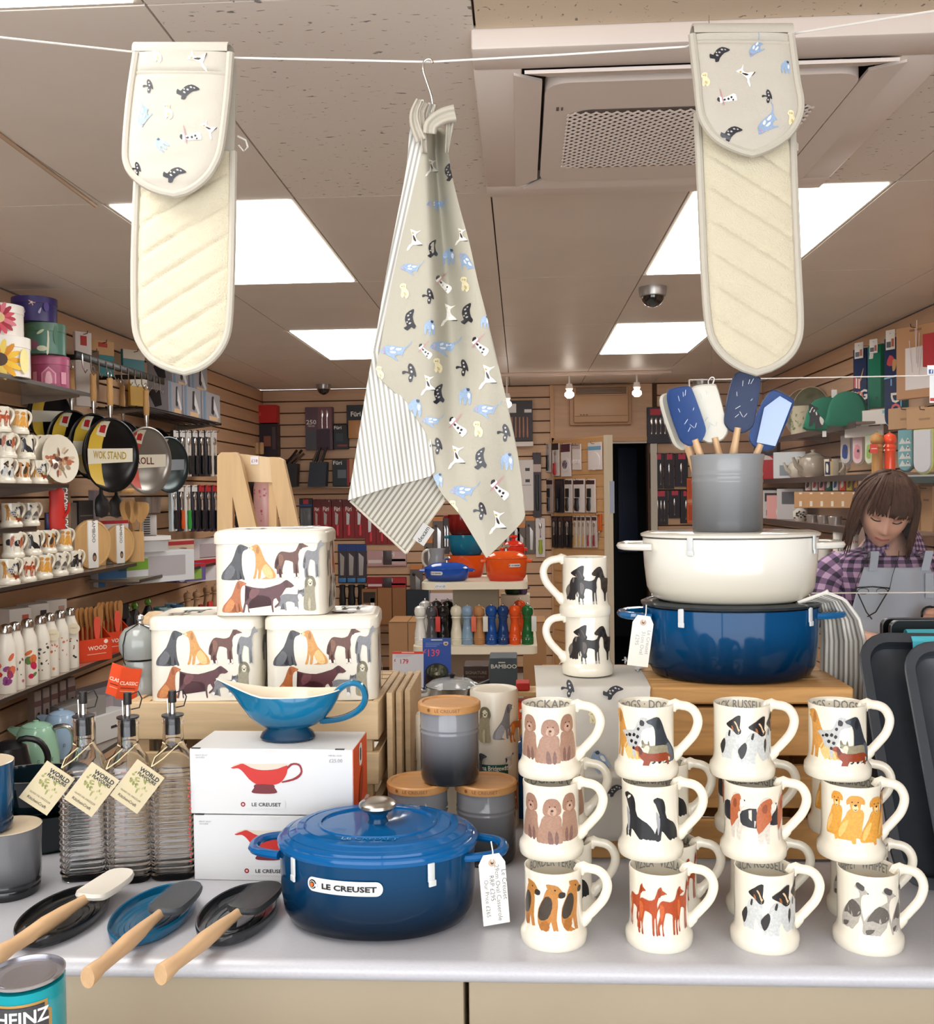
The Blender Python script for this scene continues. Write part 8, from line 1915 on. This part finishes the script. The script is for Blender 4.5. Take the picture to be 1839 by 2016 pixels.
p = lft(8, XF + .0, S5); t = T('coffee_maker', 'black kettle with a round black handle at the far left edge', 'kettle', p, .3)
b = B(BLACK); b.lathe([(0, 0), (.085, 0), (.08, .10), (.06, .19), (.03, .21), (0, .212)], 30); b.o('body', t); b = B(BLACK); b.tube([(x, 0, z) for x, z in smooth([(.03, .20), (.10, .205), (.135, .14), (.11, .06), (.07, .04)], 4)[:17]], .012, 8, up=(0, 1, 0)); b.o('handle', t)
for k, (px, w) in enumerate(((52, .05), (69, .05), (86, .05), (103, .05), (120, .06))):
 p = lft(px, -2.10, S5); pk('knife_carton', ORD[k] + ' leaning mauve carton from the left between the bottle shelf and the kettles', 'box', (p.x, p.y, S5 + .001), w * .8, .30, .04, radians(75), '9a8a86', ('6c4c4c', .78, .86), [('grip', 0, .55, .7, '2a2626', .3)], grp='mauve cartons above the kettles')
for k, (x0, x1, y0, y1, c_, X) in enumerate(((145, 205, 1378, 1470, '8f8c88', -1.96), (172, 238, 1352, 1440, '9a98a4', -2.08), (205, 250, 1400, 1470, 'd8d8d8', -1.9))):
 p0, p1 = atx(x0, y1, X), atx(x1, y1, X); zt = atx((x0 + x1) / 2, y0, X).z
 pk('appliance_box', ('grey carton right of the kettles', 'tall lilac grey carton behind the others right of the kettles', 'white carton with small black marks behind the glass bottles')[k], 'box', (X - .1, (p0.y + p1.y) / 2, S5 + .001), abs(p1.y - p0.y) * .9, zt - S5, .1, radians(75), c_, None, [('pic', .1, .4, .5, '2c2c30', .3)] if k == 2 else [('pic', 0, .3, .7, 'b4a8b4', .5)])
# tumblers, black boxes and mills on the low dark shelf
for k, (x, c_) in enumerate(((302, '9ab4ac'), (312, '4c8c88'), (322, 'a4bcc4'), (334, '8aa8bc'), (345, '3c5c7c'))):
 p = lft(x, -2.0 - .05 * (k % 2), .80); b = B(mat(c_, r=.35)); b.lathe([(0, 0), (.03, 0), (.038, .12), (.036, .12), (.028, .01), (0, .01)], 20); b.top('tumbler', ORD[k] + ' blue green tumbler from the left on the low dark shelf', 'tumbler', p, grp='blue green tumblers')
for k, (x, c_) in enumerate(((222, '5c8c2c'), (246, '4c7c2c'), (262, '5c8c2c'), (288, '6ca03c'))):
 p = lft(x, -2.08, .80); t = T('oil_flask', ORD[k] + ' dark flask with a green ball stopper from the left on the low dark shelf', 'bottle', p, 0, 'green stoppered flasks')
 b = B(BLACK); b.lathe([(0, 0), (.032, 0), (.032, .10), (.014, .14), (0, .14)], 16); b.o('body', t); b = B(gloss(c_)); b.lathe([(0, .141), (.014, .145), (.02, .16), (.014, .175), (0, .18)], 14); b.o('stopper', t)
for k, (x0, x1, y0, y1) in enumerate(((166, 236, 1196, 1226), (232, 262, 1206, 1250))):
 lpk('black_box', ('flat black carton left of the flasks', 'small black canister carton below the flasks')[k], 'box', x0, y0, x1, y1, -2.1, .08, '17181a', rz=radians(70))
for k, x in enumerate((366, 384, 404, 420)):
 p = lft(x, -2.06 + .03 * (k % 2), .80); mill(p, 'b8906c', ORD[k] + ' wooden mill from the left beside the top dog tin on the low dark shelf', .75, 'wooden mills on the low shelf', True)
for k, (x, c_) in enumerate(((371, 'c8c8c8'), (392, '8c1c1c'), (410, 'd83a34'))):
 p = lft(x, -1.98, .80); b = B(mat(c_, r=.25, m=.3 if k == 0 else 0)); b.lathe([(0, 0), (.018, 0), (.022, .03), (.016, .075), (0, .08)], 14); b.top('egg_timer', ('steel', 'dark red', 'bright red')[k] + ' small shaker in front of the wooden mills', 'shaker', p)
# ------------------------------------------------------------------ right wall
XG = 1.78
def rt(px, X, z, py=1000):
 p = atx(px, py, X); return Vector((X, p.y, z + .0006))
def rshelf(lb, z, ya, yb, x0=XG, x1=XR - .02):
 t = T('wall_shelf', lb, 'shelf', ((x0 + x1) / 2, (ya + yb) / 2, z))
 b = B(mat('8a7468', r=.3, coat=.3)); b.box((0, 0, -.006), (x1 - x0, yb - ya, .012), .002); b.o('board', t)
 b = B(mat('4c3c36', r=.35)); b.box((-(x1 - x0) / 2 - .001, 0, -.016), (.004, yb - ya, .034)); b.o('front_edge', t)
 for y in (-.4, .4): b = B(mat('b0a49a', r=.25, m=.8)); b.prism([(0, -.012), (x1 - x0, -.012), (x1 - x0, -.05), (.02, -.02)], .008, Matrix.Translation((-(x1 - x0) / 2, y, 0)) @ Matrix.Rotation(pi / 2, 4, 'X')); b.o('bracket', t)
R1, R2, R3, R4 = 1.902, 1.620, 1.335, 1.02
rshelf('upper shelf on the right wall carrying the flowered planter', R1, 5.35, 7.2)
rshelf('middle shelf on the right wall carrying teapots', R2, 4.7, 8.3)
rshelf('lower shelf on the right wall carrying gift packs', R3, 4.7, 8.3)
rshelf('lowest shelf on the right wall carrying white canisters', R4, 4.0, 7.2)
def rpk(nm, lb, cat, x0, y0, x1, y1, X, d, *a, rz=-pi / 2, **k):
 p0, p1 = atx(x0, (y0 + y1) / 2, X), atx(x1, (y0 + y1) / 2, X)
 zb, zt = atx((x0 + x1) / 2, y1, X).z, atx((x0 + x1) / 2, y0, X).z
 return pk(nm, lb, cat, Vector((X + d * .5, (p0.y + p1.y) / 2, zb)), abs(p1.y - p0.y), zt - zb, d, rz, *a, **k)
p = rt(1583, XG + .1, R1); t = T('planter', 'cream planter with green leaf pattern on the upper right wall shelf', 'planter', p, -.5)
b = B(mat('ded6bc', r=.3, coat=.3)); b.lathe([(0, 0), (.075, 0), (.080, .01), (.085, .185), (.088, .19), (.08, .19), (.076, .02), (0, .02)], 32); b.o('body', t)
q = B(); random.seed(9)
for k in range(46): q.art([(flat(random.choice(['7c8c5c', '95a074', '66784c', 'b0b48c'])), ell(random.uniform(-.11, .11), random.uniform(.025, .165), random.uniform(.006, .016), random.uniform(.003, .008), 8, random.uniform(0, 3)))], cylm(.083, 0, .001), cut=.02)
q.o('print', t, fix=False)
for k, (x, c_, dz) in enumerate(((1582, '6c5834', 0), (1598, '5c5c3c', .01))):
 p = rt(x, XG + .16 + .02 * k, R1); t = T('serving_board', ('brown oval tray standing behind the planter', 'olive patterned oval tray standing behind the planter')[k], 'tray', (p.x, p.y, p.z + .165), -.7)
 b = B(mat(c_, r=.3, var=.4, vs=14.)); b.lathe([(0, 0), (.115, 0), (.13, .008), (.128, .010), (.11, .004), (0, .004)], 32, sy=1.25, M=Matrix.Rotation(pi / 2, 4, 'X')); b.o('tray', t)
 b = B(mat('c9bc9c', r=.4)); b.tube([(.131 * cos(a), -.008, .164 * sin(a)) for a in (2 * pi * q_ / 32 for q_ in range(32))], .003, 5, closed=True); b.o('rim', t)
TEALG = mat('14795c', r=.8, bump=.3, bs=300.)
p = rt(1636, XG + .03, R1 + .0); t = T('tea_cosy', 'bright green tea cosy with a black and white terrier in front of the hanging gloves', 'tea cosy', (p.x - .02, p.y, at(1636, 846, p.y).z), -.45)
b = B(TEALG); prof = smooth([(-.115, 0), (.115, 0), (.120, .06), (.10, .13), (.06, .175), (0, .19), (-.06, .175), (-.10, .13), (-.120, .06)], 3)
loft(b, [[Vector((x * s, y_, .09 + (z - .09) * s)) for x, z in prof] for y_, s in ((-.05, .80), (-.045, .92), (-.02, 1.), (.02, 1.), (.045, .92), (.05, .8))]); b.o('cover', t)
b = B(); b.art(dog('jack', ['26282c', 'f0eeea', '1c1e22', 'f0eeea', '101012', 'f0eeea'], -.052, .0, .15, True), front(y0=-.0512)); b.o('terrier_print', t, fix=False)
b = B(WHITE); b.box((.045, -.03, .205), (.03, .004, .045)); b.tube([(.045, -.03, .225), (.03, -.01, .24)], .001, 4); b.box((-.01, -.03, -.025), (.022, .004, .035)); b.o('paper_tag', t)
p = rt(1670, XG + .01, R1); t = T('tea_cosy', 'second green tea cosy seen behind the terrier one', 'tea cosy', (p.x, p.y, at(1672, 838, p.y).z), -.6)
b = B(TEALG); loft(b, [[Vector((x * s * .9, y_, .09 + (z - .09) * s)) for x, z in prof] for y_, s in ((-.04, .80), (-.03, .95), (.03, .95), (.04, .8))]); b.o('cover', t)
NVY = mat('1f3058', r=.85, bump=.25, bs=300.)
def hang(lb, x0, x1, y0, y1, X, col, kind, edge=None, card=True, texts=(), rounded=False, nm='oven_glove', cat='oven glove', grp='gloves on the right wall', rz=radians(-58), pics=None, cardc='e8e4dc'):
 p0, p1 = atx(x0, (y0 + y1) / 2, X), atx(x1, (y0 + y1) / 2, X)
 zb, zt = atx((x0 + x1) / 2, y1, X).z, atx((x0 + x1) / 2, y0, X).z
 w = (x1 - x0) * PX((p0.y + p1.y) / 2) * 1.06; h = zt - zb
 t = T(nm, lb, cat, (X, (p0.y + p1.y) / 2, zb), rz, grp)
 O = ([(-w / 2 + w * (.5 - .5 * cos(a)), w * .5 - w * .5 * sin(a)) for a in (pi * k / 10 for k in range(11))] if rounded else [(-w / 2, 0), (w / 2, 0)]) + [(w / 2, h), (-w / 2, h)]
 b = B(mat(col, r=.85, bump=.25, bs=300.)); cx_, cz_ = 0, h / 2
 loft(b, [[Vector((x * s, y_, cz_ + (z - cz_) * s)) for x, z in O] for y_, s in ((-.016, .94), (-.012, .985), (0, 1.), (.012, .985), (.016, .94))]); b.o('body', t)
 if edge: b = B(mat(edge, r=.8)); b.tube([(x, -.002, z) for x, z in O], .006, 6, closed=True); b.o('binding', t)
 if card:
  b = B(flat(cardc)); b.box((0, -.022, h * .97), (w * .62, .003, h * .22), .001); b.tube([(0, -.03, h * 1.04), (0, (XR - .03 - X) * 1.12, h * 1.05)], .003, 5); b.o('header_card', t)
  b = B(); b.art([(flat('5a5a60'), [(-w * .25, h * .885), (w * .05, h * .885), (w * .05, h * .95), (-w * .25, h * .95)]), (flat('b85c44'), [(w * .08, h * .89), (w * .26, h * .89), (w * .26, h * .98), (w * .08, h * .98)])], front(y0=-.0236)); b.o('card_print', t, fix=False)
 if texts or pics:
  b = B()
  for s, sz, x, z, c_, ro in texts: b.text(s, sz * h, front(y0=-.0168), flat(c_), x=x * w, y=z * h, bold=.03, rot=ro, layer=1)
  if pics: b.art(pics(w, h), front(y0=-.0168))
  b.o('applique', t, fix=False)
 return t
jackp = lambda w, h: [(flat('c83a40'), [(-w * .42, h * .46), (w * .05, h * .44), (w * .05, h * .58), (-w * .42, h * .6)]), (flat('e8e0dc'), [(-w * .28, h * .455), (-w * .18, h * .45), (-w * .18, h * .59), (-w * .28, h * .595)]), (flat('e8e0dc'), [(-w * .08, h * .445), (0, h * .44), (0, h * .58), (-w * .08, h * .585)]), (flat('c89860'), smooth([(0, h * .55), (w * .2, h * .68), (w * .3, h * .72), (w * .12, h * .56)], 2))]
hang('navy oven glove with striped dog and letters OG on the right wall', 1682, 1712, 686, 828, XG + .16, '1f3058', 'g', '6ca8d0', texts=(('D', .10, -.3, .30, 'e8e4dc', 0), ('O', .13, -.05, .27, 'd8604c', 0), ('G', .13, .28, .29, 'e8e4dc', 0)), pics=jackp)
hang('plain green oven glove hanging second on the right wall', 1712, 1740, 678, 804, XG + .14, '14795c', 'g', None, pics=lambda w, h: [(flat('2a3438'), [(w * .1, h * .14), (w * .28, h * .14), (w * .28, h * .18), (w * .1, h * .18)]), (flat('d8d4cc'), [(-w * .4, h * .78), (-w * .1, h * .78), (-w * .05, h * .86), (-w * .3, h * .96)])])
hang('long navy oven glove with letters DOG down its front', 1744, 1775, 664, 840, XG + .10, '1f3058', 'g', '8cc0e0', texts=(('I', .07, 0, .46, '7ab4e0', 0), ('D', .115, 0, .32, 'e8e4dc', -pi / 2), ('O', .115, 0, .19, 'd8605c', -pi / 2), ('G', .105, 0, .08, 'e8e4dc', -pi / 2)), rounded=True,
     pics=lambda w, h: [(flat('8cc0e0'), [(-w * .48, h * .535), (w * .48, h * .555), (w * .48, h * .575), (-w * .48, h * .555)]), (flat('c83a40'), smooth([(-w * .3, h * .70), (w * .1, h * .68), (w * .2, h * .76), (-w * .1, h * .80)], 2)), (flat('c89860'), smooth([(w * .1, h * .62), (w * .3, h * .64), (w * .35, h * .74), (w * .1, h * .74)], 2))])
hang('teal padded glove edge behind the long navy one', 1772, 1786, 680, 820, XG + .17, '3c6c6c', 'g', None, card=False)
t = rpk('apron_box', 'tall kraft carton with a crumpled white window at the upper right', 'box', 1788, 641, 1826, 784, XG + .08, .04, 'b98a60', None, [('pic', .05, .12, .70, 'e4dcd8', .62), ('pic', .0, .92, .95, '8c6848', .3)], rz=radians(-62), hook=True)
random.seed(2); q = B(mat('d9c8c4', r=.4))
w_ = .09
for k in range(5): x = random.uniform(-.02, .02); q.tube([(x, -.0428, .10 + .02 * k), (x + random.uniform(-.02, .02), -.0424, .24 + .03 * k)], .002, 4)
q.o('crumpled_wrap', t)
rpk('red_pack', 'red pack cut off at the right edge beside the kraft carton', 'pack', 1830, 655, 1852, 720, XG + .05, .03, 'a8242c', rz=radians(-62))
for k, (x0, x1, y0, y1) in enumerate(((1684, 1717, 832, 860), (1713, 1742, 806, 836), (1690, 1712, 818, 833))):
 rpk('header_card', ('white header card above the pink glove', 'white header card above the wooden giant mill', 'small cream card behind the white header cards')[k], 'card', x0, y0, x1, y1, XG + .10 + .01 * k, .012, 'e6e0d8', None, [('pic', .3, .7, .9, '3a3a3e', .3)] if k == 0 else [('pic', .3, .7, .9, '7ac0c4', .25)] if k == 1 else [], rz=radians(-62), grp='header cards')
for k, (x0, x1, c_, e_, cc, nm) in enumerate(((1657, 1679, 'c8c0bc', 'b4c4dc', '22408c', 'blue and white'), (1681, 1703, 'e2c4c4', 'c8d4b0', 'd88c98', 'pink'), (1706, 1724, 'dfe4cc', 'b8d4a8', '9cc060', 'pale green'))):
 hang(nm + ' printed pot holder on the right wall', x0, x1, 856, 914, XG + .12, c_, 'g', e_, card=False, rounded=True, pics=lambda w, h, cc=cc: [(flat(cc), smooth([(-w * .3, h * .25), (w * .2, h * .2), (w * .25, h * .6), (-w * .2, h * .65)], 2)), (flat('3a3a48'), ell(w * .1, h * .45, w * .14, h * .06, 8))], nm='pot_holder', cat='pot holder', grp='pot holders on the right wall')
for k, (x, c_, wd, lb) in enumerate(((1727, 'a8783c', True, 'tall wooden pepper mill with a red tag above the person'), (1752, 'e0481c', False, 'tall orange pepper mill above the person'))):
 Yk = 4.0; p = at(x, 945, Yk); t = T('tall_pepper_mill', lb, 'pepper mill', (p.x, Yk, p.z))
 g = wood(c_, st=(10, 10, 1), vs=8.) if wd else gloss(c_)
 R = 12.5 * PX(Yk); H = at(x, 852, Yk).z - p.z
 b = B(g); b.lathe([(0, 0), (R * .95, 0), (R * .95, H * .02), (R * .8, H * .1), (R * .78, H * .58), (R * .9, H * .62), (R * .8, H * .65), (R * .95, H * .70), (R * .8, H * .74), (R * .7, H * .76)], 22); b.o('body', t)
 b = B(g); b.lathe([(R * .72, H * .765), (R * .95, H * .80), (R * 1.02, H * .86), (R * .8, H * .95), (R * .3, H * .99), (0, H)], 22); b.o('head', t)
 b = B(STEEL); b.lathe([(R * .12, H), (R * .2, H * 1.02), (0, H * 1.04)], 8); b.o('nut', t)
 if wd: b = B(flat('c84030')); b.box((-.022, -R - .004, H * .66), (.030, .003, .036), M=None); b.m(flat('e8b0a0')); b.box((-.022, -R - .0056, H * .66), (.022, .001, .004)); b.o('swing_tag', t)
 b = B(mat('8a7468', r=.4)); b.box((p.x, Yk + .05, p.z / 2 - .001), (.046, .2, p.z - .002)); b.top('display_plinth', ('plinth behind the person under the wooden mill', 'plinth behind the person under the orange mill')[k], 'plinth')
TRI = lambda w, h: [(flat('d8dcd8'), [(-w * .4 + w * .4 * (k % 2), h * (.12 + .18 * (k // 2))), (w * .1 + w * .35 * (k % 2), h * (.12 + .18 * (k // 2))), (-w * .15 + w * .38 * (k % 2), h * (.27 + .18 * (k // 2)))]) for k in range(8)] + [(flat('3c3c40'), ell(w * .25, h * (.2 + .18 * k), w * .06, h * .02, 6)) for k in range(4)]
hang('double oven glove with pale blue triangles at the right', 1771, 1801, 846, 928, XG + .06, '7ab0b8', 'g', '5c6c70', card=False, rounded=True, pics=TRI)
hang('white oven glove with lime edge at the right edge', 1802, 1838, 846, 932, XG + .04, 'd0d0d4', 'g', 'c0cc70', card=False, rounded=True)
for k, (x0, x1) in enumerate(((1769, 1802), (1805, 1840))):
 rpk('kraft_header', ('kraft header card over the triangle glove', 'kraft header card over the white glove')[k], 'card', x0, 802, x1, 844, XG + .06, .02, 'c09870', None, [('pic', 0, .4, .5, 'a07c58', .3)], rz=radians(-60), hook=True)
# teapots and mugs on the middle shelf
def teapot(px, X, col, spots, lb, R=.085):
 p = rt(px, X, R2); t = T('teapot', lb, 'teapot', p, radians(200))
 b = B(mat(col, r=.25, coat=.4)); b.lathe([(0, 0), (R * .7, 0), (R * .95, R * .3), (R, R * .8), (R * .85, R * 1.3), (R * .55, R * 1.5), (0, R * 1.5)], 28); b.o('body', t)
 b = B(mat(col, r=.25, coat=.4)); b.lathe([(R * .55, R * 1.51), (R * .45, R * 1.6), (R * .15, R * 1.68), (R * .15, R * 1.75), (R * .2, R * 1.85), (0, R * 1.92)], 20); b.o('lid', t)
 b = B(mat(col, r=.25, coat=.4)); b.tube([(R * .9, 0, R * .5), (R * 1.35, 0, R * .8), (R * 1.6, 0, R * 1.35)], [R * .22, R * .15, R * .1], 10); b.o('spout', t)
 b = B(mat(col, r=.25, coat=.4)); b.tube([(x, 0, z) for x, z in smooth([(-R * .8, R * 1.25), (-R * 1.35, R * 1.25), (-R * 1.5, R * .8), (-R * 1.2, R * .35), (-R * .85, R * .35)], 4)[:17]], R * .1, 8); b.o('handle', t)
 q = B(); random.seed(4)
 for k in range(14): q.art([(flat(random.choice(spots)), ell(random.uniform(-1, 1) * R, random.uniform(.4, 1.1) * R, R * .07, R * (.07 if len(spots) < 3 else .3), 8))], cylm(R, 0, .003), cut=R * .2)
 q.o('print', t, fix=False)
teapot(1574, XG + .08, 'd8d0c0', ('3a3430', '4a403a'), 'cream spotted teapot on the middle right wall shelf', .075)
teapot(1602, XG + .10, 'b4a898', ('8a7c6c', '948470', 'c4b8a4'), 'large grey streaked teapot on the middle right wall shelf', .095)
for k, (x, c1, c2) in enumerate(((1638, '20284c', 'd8c080'), (1651, '2c2440', 'c8b890'))):
 p = rt(x, XG + .05 + .06 * k, R2); t = T('mug', ('navy and cream mug in front', 'plum and cream mug behind')[k] + ' right of the grey teapot', 'mug', p, -.6)
 b = B(mat('e4dcc8', r=.25)); b.lathe([(0, 0), (.04, 0), (.043, .10), (.040, .10), (.038, .01), (0, .01)], 24); b.o('body', t)
 q = B(); q.art([(flat(c1), [(-.03, .008), (.004, .008), (.004, .085), (-.03, .085)]), (flat('e8e0d0'), smooth([(-.02, .03), (-.008, .02), (-.006, .06), (-.018, .075)], 2)), (flat(c2), [(.006, .01), (.022, .01), (.022, .09), (.006, .09)]), (flat('7c2c30'), [(.0, .086), (.012, .086), (.012, .10), (.0, .10)])], cylm(.0432, 0, .0006), cut=.01); q.o('print', t, fix=False)
 b = B(mat('e4dcc8', r=.25)); b.tube([(x_, 0, z) for x_, z in ((.042, .085), (.065, .08), (.068, .05), (.042, .02))], .006, 6); b.o('handle', t)
for k, (x0, x1, y0, y1, c_, it) in enumerate(((1497, 1512, 898, 932, 'c02434', [('disc', 0, .3, .7, 'e8dcd8', .8)]), (1514, 1543, 905, 934, 'b01c28', [('pic', 0, .1, .9, 'd8a0a0', .12)]), (1544, 1562, 890, 934, 'd4d8dc', [('pic', 0, .1, .5, '8a9098', .6)]), (1500, 1512, 870, 900, '3a2c2c', []))):
 rpk('gift_box', ('red carton with a white disc right of the grey crock', 'small red carton left of the teapots', 'clear and white bag beside the spotted teapot', 'dark pack above the red cartons')[k], 'box', x0, y0, x1, y1, XG + .02 * k + .02, .06, c_, None, it, rz=radians(-40), z=R2 + .0006 if k < 3 else None, hook=.2 if k == 3 else False)
# folded napkins and kraft cards hanging under the middle shelf
cs = ['e4c8c8', 'd8d4d0', 'e0a0a4', '1f6c54', 'dcd8d2', 'd84a28', 'c8b040', '3c2c54']
for k in range(8):
 x0 = 1588 + 13.6 * k; hang(ORD[k] + ' folded printed napkin from the left under the teapot shelf', x0, x0 + 12, 938, 966, XG + .06, cs[k], 'g', None, card=False, nm='napkin', cat='napkin', grp='napkins under the teapot shelf', rz=radians(-55), pics=lambda w, h, k=k: [(flat(['3a3a3c', 'b83c44', '2a2a30', 'd8d4cc', '2c5c94', 'e8dcd0', '5c4a20', 'c88c3c'][k]), smooth([(-w * .3, h * .2), (w * .2, h * .3), (w * .25, h * .7), (-w * .2, h * .6)], 2))])
for k in range(5):
 x0 = 1582 + 20.5 * k; rpk('kraft_card', ORD[k] + ' kraft card pack from the left under the napkins', 'pack', x0, 968, x0 + 19, 1000, XG + .03, .03, 'bd9064', None, [('pic', -.25, .1, .42, 'e8dcc8', .1), ('pic', .2, .1, .42, 'e8dcc8', .1), ('pic', -.25, .85, .95, 'e8dcc8', .1), ('pic', .2, .85, .95, 'e8dcc8', .1)], rz=radians(-55), grp='kraft card packs')
for k, (x0, x1, y0, y1, c_, it) in enumerate(((1508, 1524, 960, 985, '2a2628', []), (1513, 1530, 965, 1018, 'd0cccc', [('pic', 0, .1, .3, '22388c', .4), ('pic', 0, .6, .9, '3a3a40', .5)]), (1530, 1547, 975, 1020, 'e8a8a4', [('disc', .1, .1, .5, 'e8e4e0', .5)]), (1548, 1564, 962, 1012, 'c8c4c4', [('pic', 0, .5, .9, '5a5a60', .6)]), (1500, 1512, 985, 1020, 'e4e0e0', []))):
 rpk('gift_pack', ('black pack at the back', 'white pack with blue dots', 'pink pack with a white disc', 'grey white pack of utensils', 'plain white pack at the left end')[k] + ' on the lower right wall shelf', 'pack', x0, y0, x1, y1, (XG + .03 + .02 * k) if k else XG + .17, .05, c_, None, it, rz=radians(-48), z=R3 + .0006)
p = rt(1575, XG + .05, R3); b = B(mat('e4ddd0', r=.2, coat=.4)); b.lathe([(0, 0), (.03, 0), (.048, .03), (.046, .065), (.028, .082), (.01, .09), (0, .095)], 20)
b.art([(flat('2a2422'), ell(random.uniform(-.05, .05), random.uniform(.02, .065), .006, .005, 8)) for k in range(16)], cylm(.0475, 0, .001)); b.top('sugar_pot', 'cream pot with black spots on the lower right wall shelf', 'pot', p, fix=False)
for k in range(3):
 p = rt(1600 + 22 * k, XG + .06, R3); b = B(mat('b8b0ac', r=.2, m=.6)); b.lathe([(0, 0), (.035, 0), (.04, .045), (.036, .05), (0, .05)], 18); b.top('metal_tin', ORD[k] + ' small steel tin from the left on the lower right wall shelf', 'tin', p, grp='steel tins on the lower right shelf')
for k, (x0, x1, y0, c_, tx) in enumerate(((1640, 1664, 1036, 'e6e2da', 'GIN'), (1665, 1692, 1038, 'e6e2da', 'TEA'), (1610, 1637, 1064, 'e2ddd2', ''))):
 X = XG + .04 + .02 * k; p = rt((x0 + x1) / 2, X, R4); Yk = p.y; R = (x1 - x0) / 2 * PX(Yk) * .95; zb = R4 if k < 2 else R4
 zt = at((x0 + x1) / 2, y0, Yk).z
 t = T('canister', ('white canister with grey lettering left of the person', 'white canister with red and black letters beside the person', 'plain white canister behind the cream casserole handle')[k], 'canister', p, -.2)
 b = B(mat(c_, r=.3)); b.lathe([(0, 0), (R, 0), (R, zt - R4 - .004), (R * .95, zt - R4), (0, zt - R4)], 28); b.o('body', t)
 if tx:
  q = B()
  for j, (s, c2) in enumerate((('G I N', '8a9a94' if k == 0 else 'b8303c'), ('E L', '2c2c30'), ('O S', '9aa49c'), ('F E', '2c2c30'))): q.text(s, R * .38, cylm(R, 0, .0008), flat(c2), y=(zt - R4) * (.72 - .17 * j), layer=1, cut=R * .2, bold=.02)
  q.o('lettering', t, fix=False)
rpk('jar_box', 'grey carton with lime bands below the white canisters', 'box', 1600, 1106, 1634, 1162, XG + .02, .10, 'c4c4c4', ('b8b43c', .86, .98), [('pic', 0, .04, .12, 'c8c44c', .9), ('pic', 0, .3, .7, 'a4a4b4', .5)], rz=radians(-45))
rpk('jar_box', 'cream carton between the lime banded carton and the person', 'box', 1638, 1110, 1652, 1165, XG - .02, .05, 'e2dcd0', None, [], rz=radians(-45))
for k, (x0, x1) in enumerate(((1794, 1818), (1823, 1846))): rpk('kraft_box', ('tall kraft carton behind the person at the right edge', 'second kraft carton at the right edge past a dark gap')[k], 'box', x0, 957, x1, 1055, XR - .06, .05, 'bd9468', None, [('pic', 0, .7, .74, '8c6c4c', .5)], rz=-pi / 2, hook=True)
rpk('baking_tin_pack', 'dark green baking tin with silver rim right of the person', 'tin', 1790, 935, 1838, 952, XG - .02, .1, '38423e', ('a8a8a4', .8, 1.), [], rz=radians(-60))
# bottom: rebase empties that were left at the world origin
bpy.context.view_layer.update()
for e in [o for o in bpy.data.objects if o.type == 'EMPTY' and o.location.length < 1e-6]:
 ch = kids(e)
 P = [Vector(c) + o.location for o in ch for c in o.bound_box]
 if not P: continue
 lo = Vector([min(p[k] for p in P) for k in range(3)]); hi = Vector([max(p[k] for p in P) for k in range(3)])
 base = Vector(((lo.x + hi.x) / 2, (lo.y + hi.y) / 2, lo.z))
 e.location = base
 for o in ch: o.location = o.location - base
# finer pieces hang from the part they belong to
SUB = {'knob': 'lid', 'knob_neck': 'lid', 'raised_lettering': 'lid', 'nut': 'head', 'eyelid': 'head', 'eyelashes': 'head', 'eyebrow': 'head', 'ear': 'head', 'mouth': 'head', 'hair': 'head', 'hair_cap': 'head', 'lid_lettering': 'lid', 'lid_print': 'lid', 'print': 'body', 'rim_lettering': 'body', 'spout': 'stopper', 'cap': 'stopper', 'eyelet': 'card', 'handwriting': 'card', 'collar': 'shirt', 'apron_strap': 'apron', 'badge': 'pot', 'lid_clip': 'pot', 'slot_shade': 'casing', 'button': 'casing', 'diffuser': 'frame', 'grille_screen': 'grille_panel', 'slot': 'frame', 'wrapper': 'blade', 'hanging_loop': 'palm_binding', 'pocket_hem': 'printed_cover', 'flap_slot': 'carton', 'boat_picture': 'carton', 'woven_label': 'turned_up_corner', 'picture': 'card', 'header': 'card', 'card_print': 'header_card'}
for e in [o for o in bpy.data.objects if o.type == 'EMPTY']:
 ch = kids(e); by = {}
 for o in ch: by.setdefault(o.name.split('.')[0], o)
 for o in ch:
  pt = by.get(SUB.get(o.name.split('.')[0], ''))
  if pt and pt is not o and pt.location.length < 1e-6 and Vector(pt.rotation_euler).length < 1e-6: o.parent = pt
